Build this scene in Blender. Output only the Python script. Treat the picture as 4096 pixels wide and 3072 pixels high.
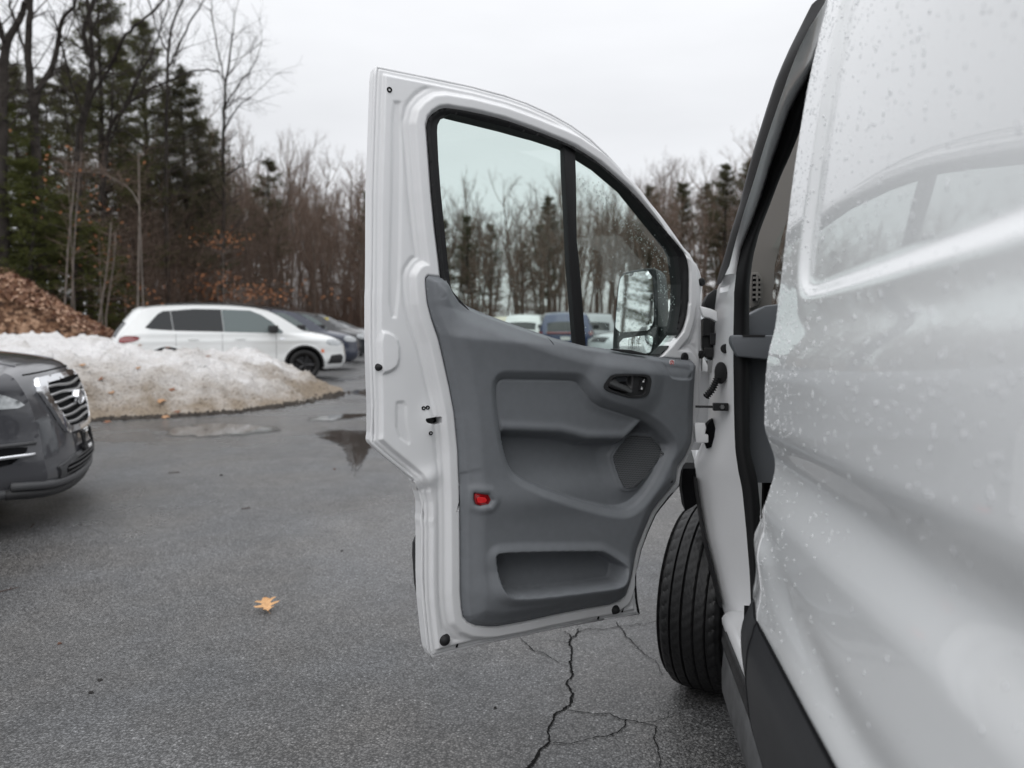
import bpy, bmesh, math, random
import numpy as np
from mathutils import Vector, Matrix
from mathutils.bvhtree import BVHTree

for _o in list(bpy.data.objects):
    bpy.data.objects.remove(_o)
SC = bpy.context.scene
COL = SC.collection
rng = np.random.default_rng(7)
random.seed(7)
RAD = math.radians

# ------------------------------------------------------------------ camera, world, sun, exposure
PITCH = math.atan((1536 - 1293) / 3078.0)
CAM = np.array([0.0, 0.0, 1.28])
cd = bpy.data.cameras.new('camera')
cam = bpy.data.objects.new('camera', cd)
COL.objects.link(cam)
cam.location = CAM
cam.rotation_euler = (math.pi / 2 - PITCH, 0, 0)
cd.sensor_width = 36
cd.lens = 36 * 3078 / 4096.0
cd.clip_start = 0.02
cd.clip_end = 3000
cd.dof.use_dof = True
cd.dof.focus_distance = 2.15
cd.dof.aperture_fstop = 2.9
cd.dof.aperture_blades = 0
SC.camera = cam

SUN_EL, SUN_AZ = RAD(52), RAD(200)      # azimuth clockwise from +Y: behind the camera
w_ = bpy.data.worlds.new('World')
SC.world = w_
w_.use_nodes = True
nt = w_.node_tree
nt.nodes.clear()
out = nt.nodes.new('ShaderNodeOutputWorld')
bg = nt.nodes.new('ShaderNodeBackground')
sky = nt.nodes.new('ShaderNodeTexSky')
sky.sky_type = 'NISHITA'
sky.sun_disc = False
sky.sun_elevation = SUN_EL
sky.sun_rotation = SUN_AZ
# overcast: the blue of the clear sky is hidden by an even cloud layer, slightly brighter towards the zenith
geo = nt.nodes.new('ShaderNodeTexCoord')
sep = nt.nodes.new('ShaderNodeSeparateXYZ')
nt.links.new(geo.outputs['Generated'], sep.inputs[0])
ramp = nt.nodes.new('ShaderNodeMapRange')
ramp.inputs[1].default_value = 0.25; ramp.inputs[2].default_value = 1.0
ramp.inputs[3].default_value = 7.9; ramp.inputs[4].default_value = 16.0
nt.links.new(sep.outputs['Z'], ramp.inputs[0])
noi = nt.nodes.new('ShaderNodeTexNoise')
noi.inputs['Scale'].default_value = 2.2; noi.inputs['Detail'].default_value = 4
mp = nt.nodes.new('ShaderNodeMapping'); mp.inputs['Scale'].default_value = (1, 1, 4)
nt.links.new(geo.outputs['Generated'], mp.inputs[0]); nt.links.new(mp.outputs[0], noi.inputs[0])
nr = nt.nodes.new('ShaderNodeMapRange')
nr.inputs[1].default_value = .3; nr.inputs[2].default_value = .7; nr.inputs[3].default_value = .93; nr.inputs[4].default_value = 1.05
nt.links.new(noi.outputs[0], nr.inputs[0])
mul = nt.nodes.new('ShaderNodeMath'); mul.operation = 'MULTIPLY'
nt.links.new(ramp.outputs[0], mul.inputs[0]); nt.links.new(nr.outputs[0], mul.inputs[1])
cc = nt.nodes.new('ShaderNodeMixRGB'); cc.blend_type = 'MULTIPLY'; cc.inputs[0].default_value = 1
cc.inputs[2].default_value = (0.965, 0.975, 1.0, 1)
nt.links.new(mul.outputs[0], cc.inputs[1])
mx = nt.nodes.new('ShaderNodeMixRGB'); mx.inputs[0].default_value = 0.94
nt.links.new(sky.outputs[0], mx.inputs[1]); nt.links.new(cc.outputs[0], mx.inputs[2])
nt.links.new(mx.outputs[0], bg.inputs[0])
bg.inputs[1].default_value = 0.1
nt.links.new(bg.outputs[0], out.inputs[0])

sd = bpy.data.lights.new('sun', 'SUN')
sd.energy = 0.65; sd.angle = RAD(60); sd.color = (1.0, .98, .95)
sun = bpy.data.objects.new('sun', sd)
COL.objects.link(sun)
sdir = Vector((math.sin(SUN_AZ) * math.cos(SUN_EL), math.cos(SUN_AZ) * math.cos(SUN_EL), math.sin(SUN_EL)))
sun.rotation_euler = sdir.to_track_quat('Z', 'Y').to_euler()

SC.view_settings.view_transform = 'Standard'
SC.view_settings.look = 'None'
SC.view_settings.exposure = 0.22
SC.view_settings.gamma = 1.0
SC.view_settings.use_curve_mapping = False
SC.render.engine = 'CYCLES'
SC.cycles.max_bounces = 10
SC.cycles.transparent_max_bounces = 16
SC.cycles.use_denoising = True

# ------------------------------------------------------------------ helpers
FW = np.array([0, math.cos(PITCH), -math.sin(PITCH)]); UP = np.array([0, math.sin(PITCH), math.cos(PITCH)]); RT = np.array([1.0, 0, 0])

def gp(px, py, z=0.0):
    """ground point under a full-size photo pixel"""
    d = (px - 2048) / 3078. * RT + (1536 - py) / 3078. * UP + FW
    for _ in range(25):
        p = CAM + d * ((z - CAM[2]) / d[2])
        z = .5 * z + .5 * float(ground_z(p[0], p[1]))
    return np.array([p[0], p[1], float(ground_z(p[0], p[1]))])

def ground_z(x, y):
    # the lot dips towards the van's nose and comes up again to the level of the far side
    y = np.asarray(y, float)
    near = .03 - .0443 * y
    t = np.clip((y - 2.6) / 4.2, 0, 1); t = t * t * (3 - 2 * t)
    return np.where(y < -40, near * 0 + 1.75, near * (1 - t))

def at(px, py, Y):
    """point at distance Y along +Y"""
    d = (px - 2048) / 3078. * RT + (1536 - py) / 3078. * UP + FW
    return CAM + d * (Y / d[1])

def tag(o, label=None, cat=None, group=None, kind=None):
    if label: o['label'] = label
    if cat: o['category'] = cat
    if group: o['group'] = group
    if kind: o['kind'] = kind
    return o

def empty(name, loc, rz=0.0):
    o = bpy.data.objects.new(name, None)
    COL.objects.link(o)
    o.location = loc
    o.rotation_euler = (0, 0, rz)
    o.empty_display_size = .1
    return o

def adopt(o, parent, world=True):
    """parent o, keeping its coordinates as world coordinates"""
    o.parent = parent
    if world:
        m = Matrix.Identity(4)
        chain = []
        p = parent
        while p is not None:
            chain.append(p); p = p.parent
        for p in reversed(chain):
            m = m @ p.matrix_parent_inverse @ (Matrix.Translation(p.location) @ p.rotation_euler.to_matrix().to_4x4() @ Matrix.Diagonal((*p.scale, 1)))
        o.matrix_parent_inverse = m.inverted()
    return o

def mesh_np(name, V, F, mat=None, parent=None, smooth=True, world=True, mats=None, fmat=None, sharp=None):
    """F: list of arrays (n,3) / (n,4) or one array"""
    V = np.asarray(V, dtype=np.float32)
    if isinstance(F, np.ndarray): F = [F]
    F = [np.asarray(f, dtype=np.int32) for f in F if len(f)]
    me = bpy.data.meshes.new(name)
    me.vertices.add(len(V)); me.vertices.foreach_set('co', V.ravel())
    nl = sum(f.size for f in F); nf = sum(len(f) for f in F)
    me.loops.add(nl); me.loops.foreach_set('vertex_index', np.concatenate([f.ravel() for f in F]))
    me.polygons.add(nf)
    tot = np.concatenate([np.full(len(f), f.shape[1], dtype=np.int32) for f in F])
    st = np.concatenate([[0], np.cumsum(tot)[:-1]]).astype(np.int32)
    me.polygons.foreach_set('loop_start', st); me.polygons.foreach_set('loop_total', tot)
    me.polygons.foreach_set('use_smooth', np.full(nf, bool(smooth)))
    if fmat is not None: me.polygons.foreach_set('material_index', np.asarray(fmat, dtype=np.int32))
    for m in (mats or ([mat] if mat else [])): me.materials.append(m)
    me.update(calc_edges=True); me.validate()
    if sharp is not None:
        me.set_sharp_from_angle(angle=RAD(sharp))
    o = bpy.data.objects.new(name, me)
    COL.objects.link(o)
    if parent is not None: adopt(o, parent, world)
    return o

class MB:
    """collects simple shapes into one mesh"""
    def __init__(s): s.V = []; s.F = []; s.n = 0
    def add(s, V, F):
        V = [tuple(v) for v in V]
        s.V += V
        s.F += [tuple(i + s.n for i in f) for f in F]
        s.n += len(V)
        return s
    def box(s, c, h, R=None):
        c = np.asarray(c, float); R = np.eye(3) if R is None else np.asarray(R)
        vs = [c + R @ (np.array([x, y, z]) * np.asarray(h)) for x in (-1, 1) for y in (-1, 1) for z in (-1, 1)]
        return s.add(vs, [(0, 1, 3, 2), (4, 6, 7, 5), (0, 4, 5, 1), (2, 3, 7, 6), (0, 2, 6, 4), (1, 5, 7, 3)])
    def tube(s, pts, rad, k=8, cap=True):
        pts = np.asarray(pts, float); n = len(pts)
        rad = np.broadcast_to(np.asarray(rad, float), (n,))
        t = np.gradient(pts, axis=0); t /= np.linalg.norm(t, axis=1)[:, None] + 1e-9
        ref = np.array([0, 0, 1.0]) if abs(t[0][2]) < .9 else np.array([1.0, 0, 0])
        vs = []
        for i in range(n):
            u = np.cross(ref, t[i]); u /= np.linalg.norm(u) + 1e-9; v = np.cross(t[i], u)
            for j in range(k):
                an = 2 * math.pi * j / k
                vs.append(pts[i] + rad[i] * (math.cos(an) * u + math.sin(an) * v))
        fs = [(i * k + j, i * k + (j + 1) % k, (i + 1) * k + (j + 1) % k, (i + 1) * k + j) for i in range(n - 1) for j in range(k)]
        if cap: fs += [tuple(range(k - 1, -1, -1)), tuple((n - 1) * k + j for j in range(k))]
        return s.add(vs, fs)
    def prism(s, poly, f, d0, d1):
        """poly in 2-D, f(u, v, d) -> 3-D; closed prism between d0 and d1"""
        n = len(poly)
        vs = [f(u, v, d0) for u, v in poly] + [f(u, v, d1) for u, v in poly]
        fs = [tuple(range(n)), tuple(range(2 * n - 1, n - 1, -1))] + [(i, i + n, (i + 1) % n + n, (i + 1) % n) for i in range(n)]
        return s.add(vs, fs)
    def lathe(s, prof, c, ax, k=24):
        """prof: (radius, offset along ax)"""
        c = np.asarray(c, float); ax = np.asarray(ax, float) / np.linalg.norm(ax)
        ref = np.array([0, 0, 1.0]) if abs(ax[2]) < .9 else np.array([1.0, 0, 0])
        u = np.cross(ref, ax); u /= np.linalg.norm(u); v = np.cross(ax, u)
        vs = [c + ax * o + r * (math.cos(2 * math.pi * j / k) * u + math.sin(2 * math.pi * j / k) * v) for r, o in prof for j in range(k)]
        fs = [(i * k + j, i * k + (j + 1) % k, (i + 1) * k + (j + 1) % k, (i + 1) * k + j) for i in range(len(prof) - 1) for j in range(k)]
        return s.add(vs, fs)
    def build(s, name, mat, parent=None, smooth=False, bevel=0, world=True, sharp=None, seg=2):
        me = bpy.data.meshes.new(name)
        me.from_pydata(s.V, [], s.F)
        bm = bmesh.new(); bm.from_mesh(me); bmesh.ops.recalc_face_normals(bm, faces=bm.faces)
        if bevel:
            bmesh.ops.bevel(bm, geom=list(bm.edges), offset=bevel, segments=seg, affect='EDGES', profile=.6, clamp_overlap=True)
        bm.to_mesh(me); bm.free()
        for p in me.polygons: p.use_smooth = bool(smooth)
        if sharp: me.set_sharp_from_angle(angle=RAD(sharp))
        if mat: me.materials.append(mat)
        o = bpy.data.objects.new(name, me); COL.objects.link(o)
        if parent is not None: adopt(o, parent, world)
        return o

def S(x, a, b):
    t = np.clip((x - a) / (b - a), 0, 1)
    return t * t * (3 - 2 * t)

def sdf(poly, P):
    """signed distance (negative inside) and nearest boundary point"""
    poly = np.asarray(poly, float); P = np.asarray(P, float)
    A = poly; Bq = np.roll(poly, -1, 0)
    best = np.full(len(P), 1e9); near = np.zeros_like(P); ins = np.zeros(len(P), bool)
    for a_, b_ in zip(A, Bq):
        e = b_ - a_; L2 = e @ e + 1e-14
        t = np.clip(((P - a_) @ e) / L2, 0, 1)
        q = a_ + t[:, None] * e
        d = ((P - q) ** 2).sum(1)
        m = d < best
        best[m] = d[m]; near[m] = q[m]
        c = ((a_[1] > P[:, 1]) != (b_[1] > P[:, 1]))
        xi = (b_[0] - a_[0]) * (P[:, 1] - a_[1]) / (b_[1] - a_[1] + 1e-14) + a_[0]
        ins ^= c & (P[:, 0] < xi)
    d = np.sqrt(best)
    return np.where(ins, -d, d), near

def pldist(pl, P):
    pl = np.asarray(pl, float); best = np.full(len(P), 1e9)
    for a_, b_ in zip(pl[:-1], pl[1:]):
        e = b_ - a_; t = np.clip(((P - a_) @ e) / (e @ e + 1e-14), 0, 1)
        best = np.minimum(best, ((P - a_ - t[:, None] * e) ** 2).sum(1))
    return np.sqrt(best)

def smooth_poly(poly, it=2, closed=True):
    """Chaikin corner cutting"""
    p = np.asarray(poly, float)
    for _ in range(it):
        q = np.roll(p, -1, 0)
        if closed:
            p = np.stack([.75 * p + .25 * q, .25 * p + .75 * q], 1).reshape(-1, p.shape[1])
        else:
            a_, b_ = p[:-1], p[1:]
            m = np.stack([.75 * a_ + .25 * b_, .25 * a_ + .75 * b_], 1).reshape(-1, p.shape[1])
            p = np.concatenate([p[:1], m, p[-1:]])
    return p

def relief(name, outline, f, res, mat, parent=None, holes=(), skirt=0.0, world=True, sharp=None):
    """grid over the outline (u, v), holes cut out, mapped by f(U, V, d) -> (n,3); d = depth offset (0 front, skirt for the rim)"""
    outline = np.asarray(outline, float)
    lo = outline.min(0) - 2 * res; hi = outline.max(0) + 2 * res
    nu = int((hi[0] - lo[0]) / res) + 2; nv = int((hi[1] - lo[1]) / res) + 2
    U, Vv = np.meshgrid(lo[0] + np.arange(nu) * res, lo[1] + np.arange(nv) * res, indexing='ij')
    P = np.stack([U.ravel(), Vv.ravel()], 1)
    d, near = sdf(outline, P)
    for h in holes:
        dh, nh = sdf(h, P)
        m = -dh > d
        d = np.where(m, -dh, d); near[m] = nh[m]
    keep = d < .55 * res
    snap = keep & (d > -.55 * res)
    P[snap] = near[snap]
    idx = np.arange(nu * nv).reshape(nu, nv)
    q = np.stack([idx[:-1, :-1], idx[1:, :-1], idx[1:, 1:], idx[:-1, 1:]], -1).reshape(-1, 4)
    k = keep[q]; c = k.sum(1)
    quads = q[c == 4]
    q3 = q[c == 3]; k3 = k[c == 3]
    tris = q3[k3].reshape(-1, 3) if len(q3) else np.zeros((0, 3), int)
    used = np.unique(np.concatenate([quads.ravel(), tris.ravel()]))
    mp_ = np.full(nu * nv, -1); mp_[used] = np.arange(len(used))
    quads = mp_[quads]; tris = mp_[tris]; Pu = P[used]
    V3 = f(Pu[:, 0], Pu[:, 1], 0.0)
    F = [quads, tris]
    if skirt:
        ed = np.concatenate([quads[:, [0, 1]], quads[:, [1, 2]], quads[:, [2, 3]], quads[:, [3, 0]], tris[:, [0, 1]], tris[:, [1, 2]], tris[:, [2, 0]]])
        key = np.sort(ed, 1); code = key[:, 0].astype(np.int64) * len(used) + key[:, 1]
        _, inv, cnt = np.unique(code, return_inverse=True, return_counts=True)
        be = ed[cnt[inv] == 1]
        bv = np.unique(be); bm_ = np.full(len(used), -1); bm_[bv] = np.arange(len(bv))
        # rim has its own copy of the edge vertices so that the front keeps a crisp edge
        Vf = V3[bv]; Vb = f(Pu[bv, 0], Pu[bv, 1], skirt)
        n0 = len(V3)
        V3 = np.concatenate([V3, Vf, Vb])
        e0 = bm_[be[:, 0]] + n0; e1 = bm_[be[:, 1]] + n0
        F.append(np.stack([e1, e0, e0 + len(bv), e1 + len(bv)], 1))
    return mesh_np(name, V3, F, mat, parent, True, world, sharp=sharp)

# ------------------------------------------------------------------ materials
def mat(name, col, rough=.5, metal=0., spec=.5, coat=0., coat_rough=.05, var=0., vscale=5., bump=0., bscale=50., trans=0., ior=1.45, col2=None, detail=4, bdist=.002):
    m = bpy.data.materials.new(name); m.use_nodes = True
    t = m.node_tree; b = t.nodes['Principled BSDF']
    b.inputs['Base Color'].default_value = (*col, 1); b.inputs['Roughness'].default_value = rough
    b.inputs['Metallic'].default_value = metal; b.inputs['Specular IOR Level'].default_value = spec
    b.inputs['Coat Weight'].default_value = coat; b.inputs['Coat Roughness'].default_value = coat_rough
    b.inputs['Transmission Weight'].default_value = trans; b.inputs['IOR'].default_value = ior
    if var or col2 or bump:
        tc = t.nodes.new('ShaderNodeTexCoord')
    if var or col2:
        n = t.nodes.new('ShaderNodeTexNoise'); n.inputs['Scale'].default_value = vscale; n.inputs['Detail'].default_value = detail
        t.links.new(tc.outputs['Object'], n.inputs[0])
        r = t.nodes.new('ShaderNodeMapRange'); r.inputs[1].default_value = .3; r.inputs[2].default_value = .7
        t.links.new(n.outputs[0], r.inputs[0])
        x = t.nodes.new('ShaderNodeMixRGB'); x.inputs[1].default_value = (*[c * (1 - var) for c in col], 1)
        x.inputs[2].default_value = (*(col2 or [min(1, c * (1 + var)) for c in col]), 1)
        t.links.new(r.outputs[0], x.inputs[0]); t.links.new(x.outputs[0], b.inputs['Base Color'])
    if bump:
        n2 = t.nodes.new('ShaderNodeTexNoise'); n2.inputs['Scale'].default_value = bscale; n2.inputs['Detail'].default_value = 3
        t.links.new(tc.outputs['Object'], n2.inputs[0])
        bp = t.nodes.new('ShaderNodeBump'); bp.inputs['Strength'].default_value = bump; bp.inputs['Distance'].default_value = bdist
        t.links.new(n2.outputs[0], bp.inputs['Height']); t.links.new(bp.outputs[0], b.inputs['Normal'])
    return m

def glass_mat(name, tint, base_spec=1.5, dirt=0.):
    m = bpy.data.materials.new(name); m.use_nodes = True
    t = m.node_tree; t.nodes.clear()
    o = t.nodes.new('ShaderNodeOutputMaterial'); tr = t.nodes.new('ShaderNodeBsdfTransparent'); gl = t.nodes.new('ShaderNodeBsdfGlossy')
    tr.inputs[0].default_value = (*tint, 1); gl.inputs['Roughness'].default_value = .01
    fr = t.nodes.new('ShaderNodeFresnel')
    gb_ = t.nodes.new('ShaderNodeNewGeometry'); ri = t.nodes.new('ShaderNodeMapRange'); ri.inputs[3].default_value = base_spec; ri.inputs[4].default_value = 1 / base_spec
    t.links.new(gb_.outputs['Backfacing'], ri.inputs[0]); t.links.new(ri.outputs[0], fr.inputs[0])
    mx_ = t.nodes.new('ShaderNodeMixShader')
    t.links.new(fr.outputs[0], mx_.inputs[0]); t.links.new(tr.outputs[0], mx_.inputs[1]); t.links.new(gl.outputs[0], mx_.inputs[2])
    t.links.new(mx_.outputs[0], o.inputs[0])
    return m

M = {}
M['paint'] = mat('white_paint', (.77, .785, .79), rough=.32, coat=1., coat_rough=.02, spec=.5)
M['shell'] = mat('white_shell_paint', (.72, .725, .735), rough=.35, coat=.6, coat_rough=.12, var=.02, vscale=6)
M['trim'] = mat('grey_grained_plastic', (.163, .173, .186), rough=.52, spec=.4, var=.04, vscale=40, bump=.35, bscale=420, bdist=.0006)
M['trim2'] = mat('grey_smooth_plastic', (.140, .149, .161), rough=.4, spec=.4, bump=.15, bscale=400, bdist=.0005)
M['black'] = mat('black_plastic', (.016, .016, .017), rough=.45, spec=.4, bump=.15, bscale=500, bdist=.0005)
M['rubber'] = mat('black_rubber', (.014, .014, .015), rough=.6, spec=.35)
M['satin'] = mat('satin_black_moulding', (.022, .023, .025), rough=.42, spec=.45, bump=.3, bscale=380, bdist=.0007, var=.1, vscale=8)
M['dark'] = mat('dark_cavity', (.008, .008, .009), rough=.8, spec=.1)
M['glass'] = glass_mat('door_glass', (.90, .955, .935))
M['mirror'] = mat('mirror_silver', (.86, .88, .88), rough=.01, metal=1.)
M['beige'] = mat('beige_interior_plastic', (.185, .175, .162), rough=.6, spec=.3, bump=.2, bscale=300)
M['red'] = mat('red_lens', (.28, .005, .008), rough=.12, spec=.6, coat=1)
M['redcore'] = mat('red_lens_core', (.8, .02, .025), rough=.25, bump=.8, bscale=350, bdist=.003)
M['chrome'] = mat('chrome', (.82, .83, .85), rough=.08, metal=1.)
M['steel'] = mat('zinc_steel', (.42, .42, .42), rough=.35, metal=1.)
M['tyre'] = mat('wet_tyre_rubber', (.0085, .0085, .009), rough=.45, spec=.5, var=.3, vscale=25, bump=.3, bscale=120, bdist=.002)
M['white'] = mat('white_print', (.8, .8, .8), rough=.5)
M['redprint'] = mat('red_print', (.55, .05, .05), rough=.5)
DOOR_OUT = [(0.0071, 0.7467), (0.0305, 0.7467), (0.0959, 0.7458), (0.1865, 0.7457), (0.2811, 0.7439), (0.3801, 0.7381), (0.4575, 0.7276), (0.5376, 0.7104), (0.6096, 0.6872), (0.6782, 0.6577), (0.7372, 0.621), (0.7794, 0.5906), (0.86, 0.5299), (0.9241, 0.4676), (0.9901, 0.4035), (1.0375, 0.3565), (1.0786, 0.3287), (1.1064, 0.3073), (1.1207, 0.2849), (1.128, 0.2645), (1.1342, 0.2336), (1.1327, 0.2022), (1.1302, 0.1505), (1.1327, 0.2372), (1.1358, 0.2217), (1.1318, 0.1432), (1.1321, 0.0543), (1.1351, -0.0243), (1.1359, -0.1401), (1.1225, -0.1713), (1.1107, -0.2077), (1.1034, -0.2599), (1.0903, -0.3013), (1.0503, -0.3565), (1.0345, -0.4205), (0.9914, -0.4507), (0.9589, -0.4814), (0.9377, -0.504), (0.9062, -0.557), (0.8813, -0.6102), (0.8693, -0.6545), (0.8665, -0.6846), (0.8684, -0.7255), (0.8743, -0.7772), (0.8845, -0.8223), (0.7475, -0.8176), (0.5724, -0.8153), (0.4094, -0.8177), (0.3068, -0.8177), (0.1637, -0.8256), (0.1566, -0.808), (0.1519, -0.7765), (0.1447, -0.7099), (0.14, -0.6656), (0.1376, -0.6002), (0.1373, -0.4662), (0.135, -0.4487), (0.1372, -0.4317), (0.1362, -0.3972), (0.1279, -0.3664), (0.1096, -0.3351), (0.1293, -0.361), (0.111, -0.3296), (0.0794, -0.3019), (0.0351, -0.2655), (-0.0039, -0.2301), (-0.0074, -0.2217), (-0.0048, -0.2011), (-0.0047, -0.1269), (-0.0081, -0.0446), (-0.0102, 0.0374), (-0.0101, 0.1598), (-0.0089, 0.1774), (-0.008, 0.2588), (-0.007, 0.4208), (-0.0027, 0.5423), (0.0007, 0.6433), (0.0041, 0.7241)]
WIN = [(0.1362, 0.6063), (0.1415, 0.6278), (0.1528, 0.6419), (0.1732, 0.6576), (0.1962, 0.6634), (0.2716, 0.6641), (0.3696, 0.6588), (0.4725, 0.6426), (0.5638, 0.6252), (0.6081, 0.6139), (0.6938, 0.5802), (0.8136, 0.5113), (0.908, 0.4357), (0.993, 0.3684), (1.0334, 0.3336), (1.0439, 0.3089), (1.0491, 0.2788), (1.0496, 0.177), (1.0491, 0.206), (1.0436, 0.1395), (1.0244, 0.0881), (0.9789, 0.0442), (0.9341, 0.006), (0.8959, -0.0041), (0.6429, 0.0114), (0.5313, 0.0244), (0.2741, 0.1063), (0.2072, 0.1682), (0.1792, 0.205), (0.1744, 0.2481), (0.1627, 0.3312), (0.151, 0.4344), (0.1394, 0.5738)]
GLASS = [(0.2077, 0.6518), (0.2816, 0.6483), (0.3807, 0.6416), (0.4846, 0.6301), (0.5769, 0.6157), (0.6161, 0.6025), (0.6966, 0.5707), (0.7986, 0.5133), (0.8928, 0.4349), (0.991, 0.3531), (1.008, 0.329), (1.0188, 0.2789), (1.0262, 0.2385), (1.0241, 0.1669), (1.0181, 0.1294), (1.0026, 0.0626), (0.9315, 0.0085), (0.8996, -0.0067), (0.6567, 0.0092), (0.5439, 0.0223), (0.2841, 0.1053), (0.2117, 0.1784), (0.202, 0.2519), (0.1924, 0.3364), (0.1804, 0.4412), (0.1733, 0.5247), (0.1694, 0.5997), (0.1707, 0.6167), (0.1799, 0.6348), (0.1938, 0.6454)]
BAR = [(0.5725, 0.6208), (0.6127, 0.6055), (0.6163, 0.5342), (0.6211, 0.3484), (0.6303, 0.2821), (0.6461, 0.1417), (0.6571, 0.0329), (0.6198, 0.0396), (0.606, 0.1684), (0.5937, 0.2798), (0.5837, 0.438), (0.5754, 0.5477)]
TRIM = [(0.133, 0.2049), (0.1384, 0.2127), (0.1702, 0.2111), (0.1955, 0.2063), (0.2072, 0.1964), (0.2213, 0.1759), (0.2402, 0.1556), (0.264, 0.1395), (0.3126, 0.1218), (0.413, 0.0897), (0.5291, 0.0562), (0.6288, 0.0346), (0.7329, 0.024), (0.8605, 0.0081), (0.9237, 0.001), (1.0517, -0.0085), (1.064, -0.0187), (1.0674, -0.1262), (1.0694, -0.2341), (1.0635, -0.2801), (1.0406, -0.3199), (1.0079, -0.3537), (1.0009, -0.4093), (0.9982, -0.4055), (0.9613, -0.4356), (0.9293, -0.4632), (0.9042, -0.491), (0.8734, -0.5479), (0.849, -0.5975), (0.8389, -0.6311), (0.8254, -0.679), (0.8106, -0.7265), (0.8017, -0.745), (0.7774, -0.7561), (0.7473, -0.7613), (0.659, -0.7596), (0.5461, -0.7606), (0.4386, -0.7639), (0.356, -0.7636), (0.3259, -0.7594), (0.2862, -0.7496), (0.2618, -0.7366), (0.2472, -0.7188), (0.2423, -0.6918), (0.2383, -0.6474), (0.2365, -0.4513), (0.236, -0.3214), (0.2364, -0.4326), (0.2353, -0.3892), (0.23, -0.2594), (0.2178, -0.1516), (0.2035, -0.0831), (0.1847, -0.0067), (0.1707, 0.0479), (0.15, 0.1018), (0.1386, 0.143), (0.134, 0.1843)]
LEDGE = [(0.1216, 0.0948), (0.1438, 0.0669), (0.1663, 0.0572), (0.2396, 0.0481), (0.3597, 0.0403), (0.4922, 0.0355), (0.6388, 0.0274), (0.8259, 0.0055), (1.0192, -0.0182)]
R1 = [(0.3548, -0.0613), (0.3424, -0.0634), (0.3335, -0.072), (0.3302, -0.0885), (0.3329, -0.132), (0.3457, -0.2023), (0.3534, -0.2421), (0.3688, -0.2913), (0.3841, -0.3189), (0.4097, -0.3384), (0.4566, -0.3644), (0.5643, -0.4096), (0.6774, -0.4454), (0.7361, -0.4613), (0.772, -0.4661), (0.7961, -0.4634), (0.8265, -0.4516), (0.8878, -0.3926), (0.9469, -0.3021), (0.9529, -0.2775), (0.943, -0.262), (0.8977, -0.2203), (0.8473, -0.1938), (0.792, -0.1774), (0.7028, -0.1532), (0.6622, -0.138), (0.6392, -0.1165), (0.6164, -0.0882), (0.5995, -0.0718), (0.5773, -0.067), (0.4541, -0.0636)]
PADEDGE = [(0.3091, -0.1994), (0.3437, -0.203), (0.5416, -0.2182), (0.5857, -0.2279), (0.6363, -0.2415), (0.7706, -0.2478), (0.8006, -0.2269), (0.8429, -0.1895), (0.9237, -0.1277)]
SPK = [(0.8381, -0.2401), (0.8165, -0.2441), (0.7565, -0.2996), (0.7598, -0.3192), (0.7788, -0.3888), (0.7882, -0.4042), (0.8127, -0.4086), (0.8404, -0.4034), (0.9437, -0.3104), (0.9466, -0.2903), (0.9367, -0.2797), (0.9105, -0.2484), (0.8977, -0.2438)]
POCK = [(0.3364, -0.5413), (0.325, -0.5465), (0.323, -0.5551), (0.3251, -0.5708), (0.3344, -0.625), (0.3445, -0.6486), (0.3596, -0.662), (0.385, -0.6711), (0.4787, -0.6795), (0.5876, -0.6839), (0.7019, -0.6884), (0.7432, -0.687), (0.758, -0.6769), (0.7678, -0.6466), (0.7695, -0.6347), (0.7543, -0.6206), (0.6948, -0.582), (0.6657, -0.5752), (0.4777, -0.5546)]
CUP = [(0.698, -0.0531), (0.689, -0.0604), (0.6823, -0.0695), (0.6746, -0.0786), (0.6724, -0.0858), (0.6759, -0.0923), (0.6895, -0.0989), (0.7307, -0.1098), (0.761, -0.1179), (0.7774, -0.1195), (0.801, -0.1196), (0.82, -0.1181), (0.832, -0.1127), (0.839, -0.1033), (0.8435, -0.0825), (0.8458, -0.0692), (0.8432, -0.0597), (0.8359, -0.054), (0.8191, -0.0516), (0.7764, -0.0499), (0.7253, -0.0499)]
CUPIN = [(0.7097, -0.0607), (0.6883, -0.0734), (0.6844, -0.0862), (0.7159, -0.0959), (0.7671, -0.1107), (0.8049, -0.1114), (0.8239, -0.1061), (0.8357, -0.0902), (0.8425, -0.0618), (0.8232, -0.0578), (0.7804, -0.0566), (0.7338, -0.0575)]
LEVER = [(0.7097, -0.0607), (0.6883, -0.0724), (0.6844, -0.0862), (0.7021, -0.0911), (0.7344, -0.0999), (0.7647, -0.1056), (0.7721, -0.1024), (0.772, -0.0921), (0.748, -0.0824), (0.7248, -0.0756), (0.7156, -0.0681)]
LOCKSW = [(0.8134, -0.0656), (0.8266, -0.0676), (0.8243, -0.079), (0.8174, -0.0998), (0.8026, -0.0977), (0.8088, -0.0826)]
REFL = [(0.2651, -0.372), (0.2637, -0.3884), (0.2672, -0.4016), (0.2783, -0.4061), (0.305, -0.405), (0.3123, -0.3925), (0.3024, -0.3764)]
SCREWCOVER = [(0.1566, 0.1942), (0.168, 0.1939), (0.1772, 0.1777), (0.1782, 0.1589), (0.1636, 0.1529), (0.159, 0.1685)]
CLIP = [(0.7195, 0.0262), (0.7849, 0.0235), (0.8523, 0.0115), (0.8523, 0.0066), (0.7851, 0.0124), (0.7225, 0.0224)]
SMALL = [(0.9202, -0.023), (0.9695, -0.0269), (1.0081, -0.0308), (1.0238, -0.0358), (1.0278, -0.0418), (1.029, -0.0616), (1.0217, -0.0655), (0.9855, -0.0652), (0.9498, -0.0629), (0.9371, -0.057), (0.9306, -0.0453)]
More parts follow.
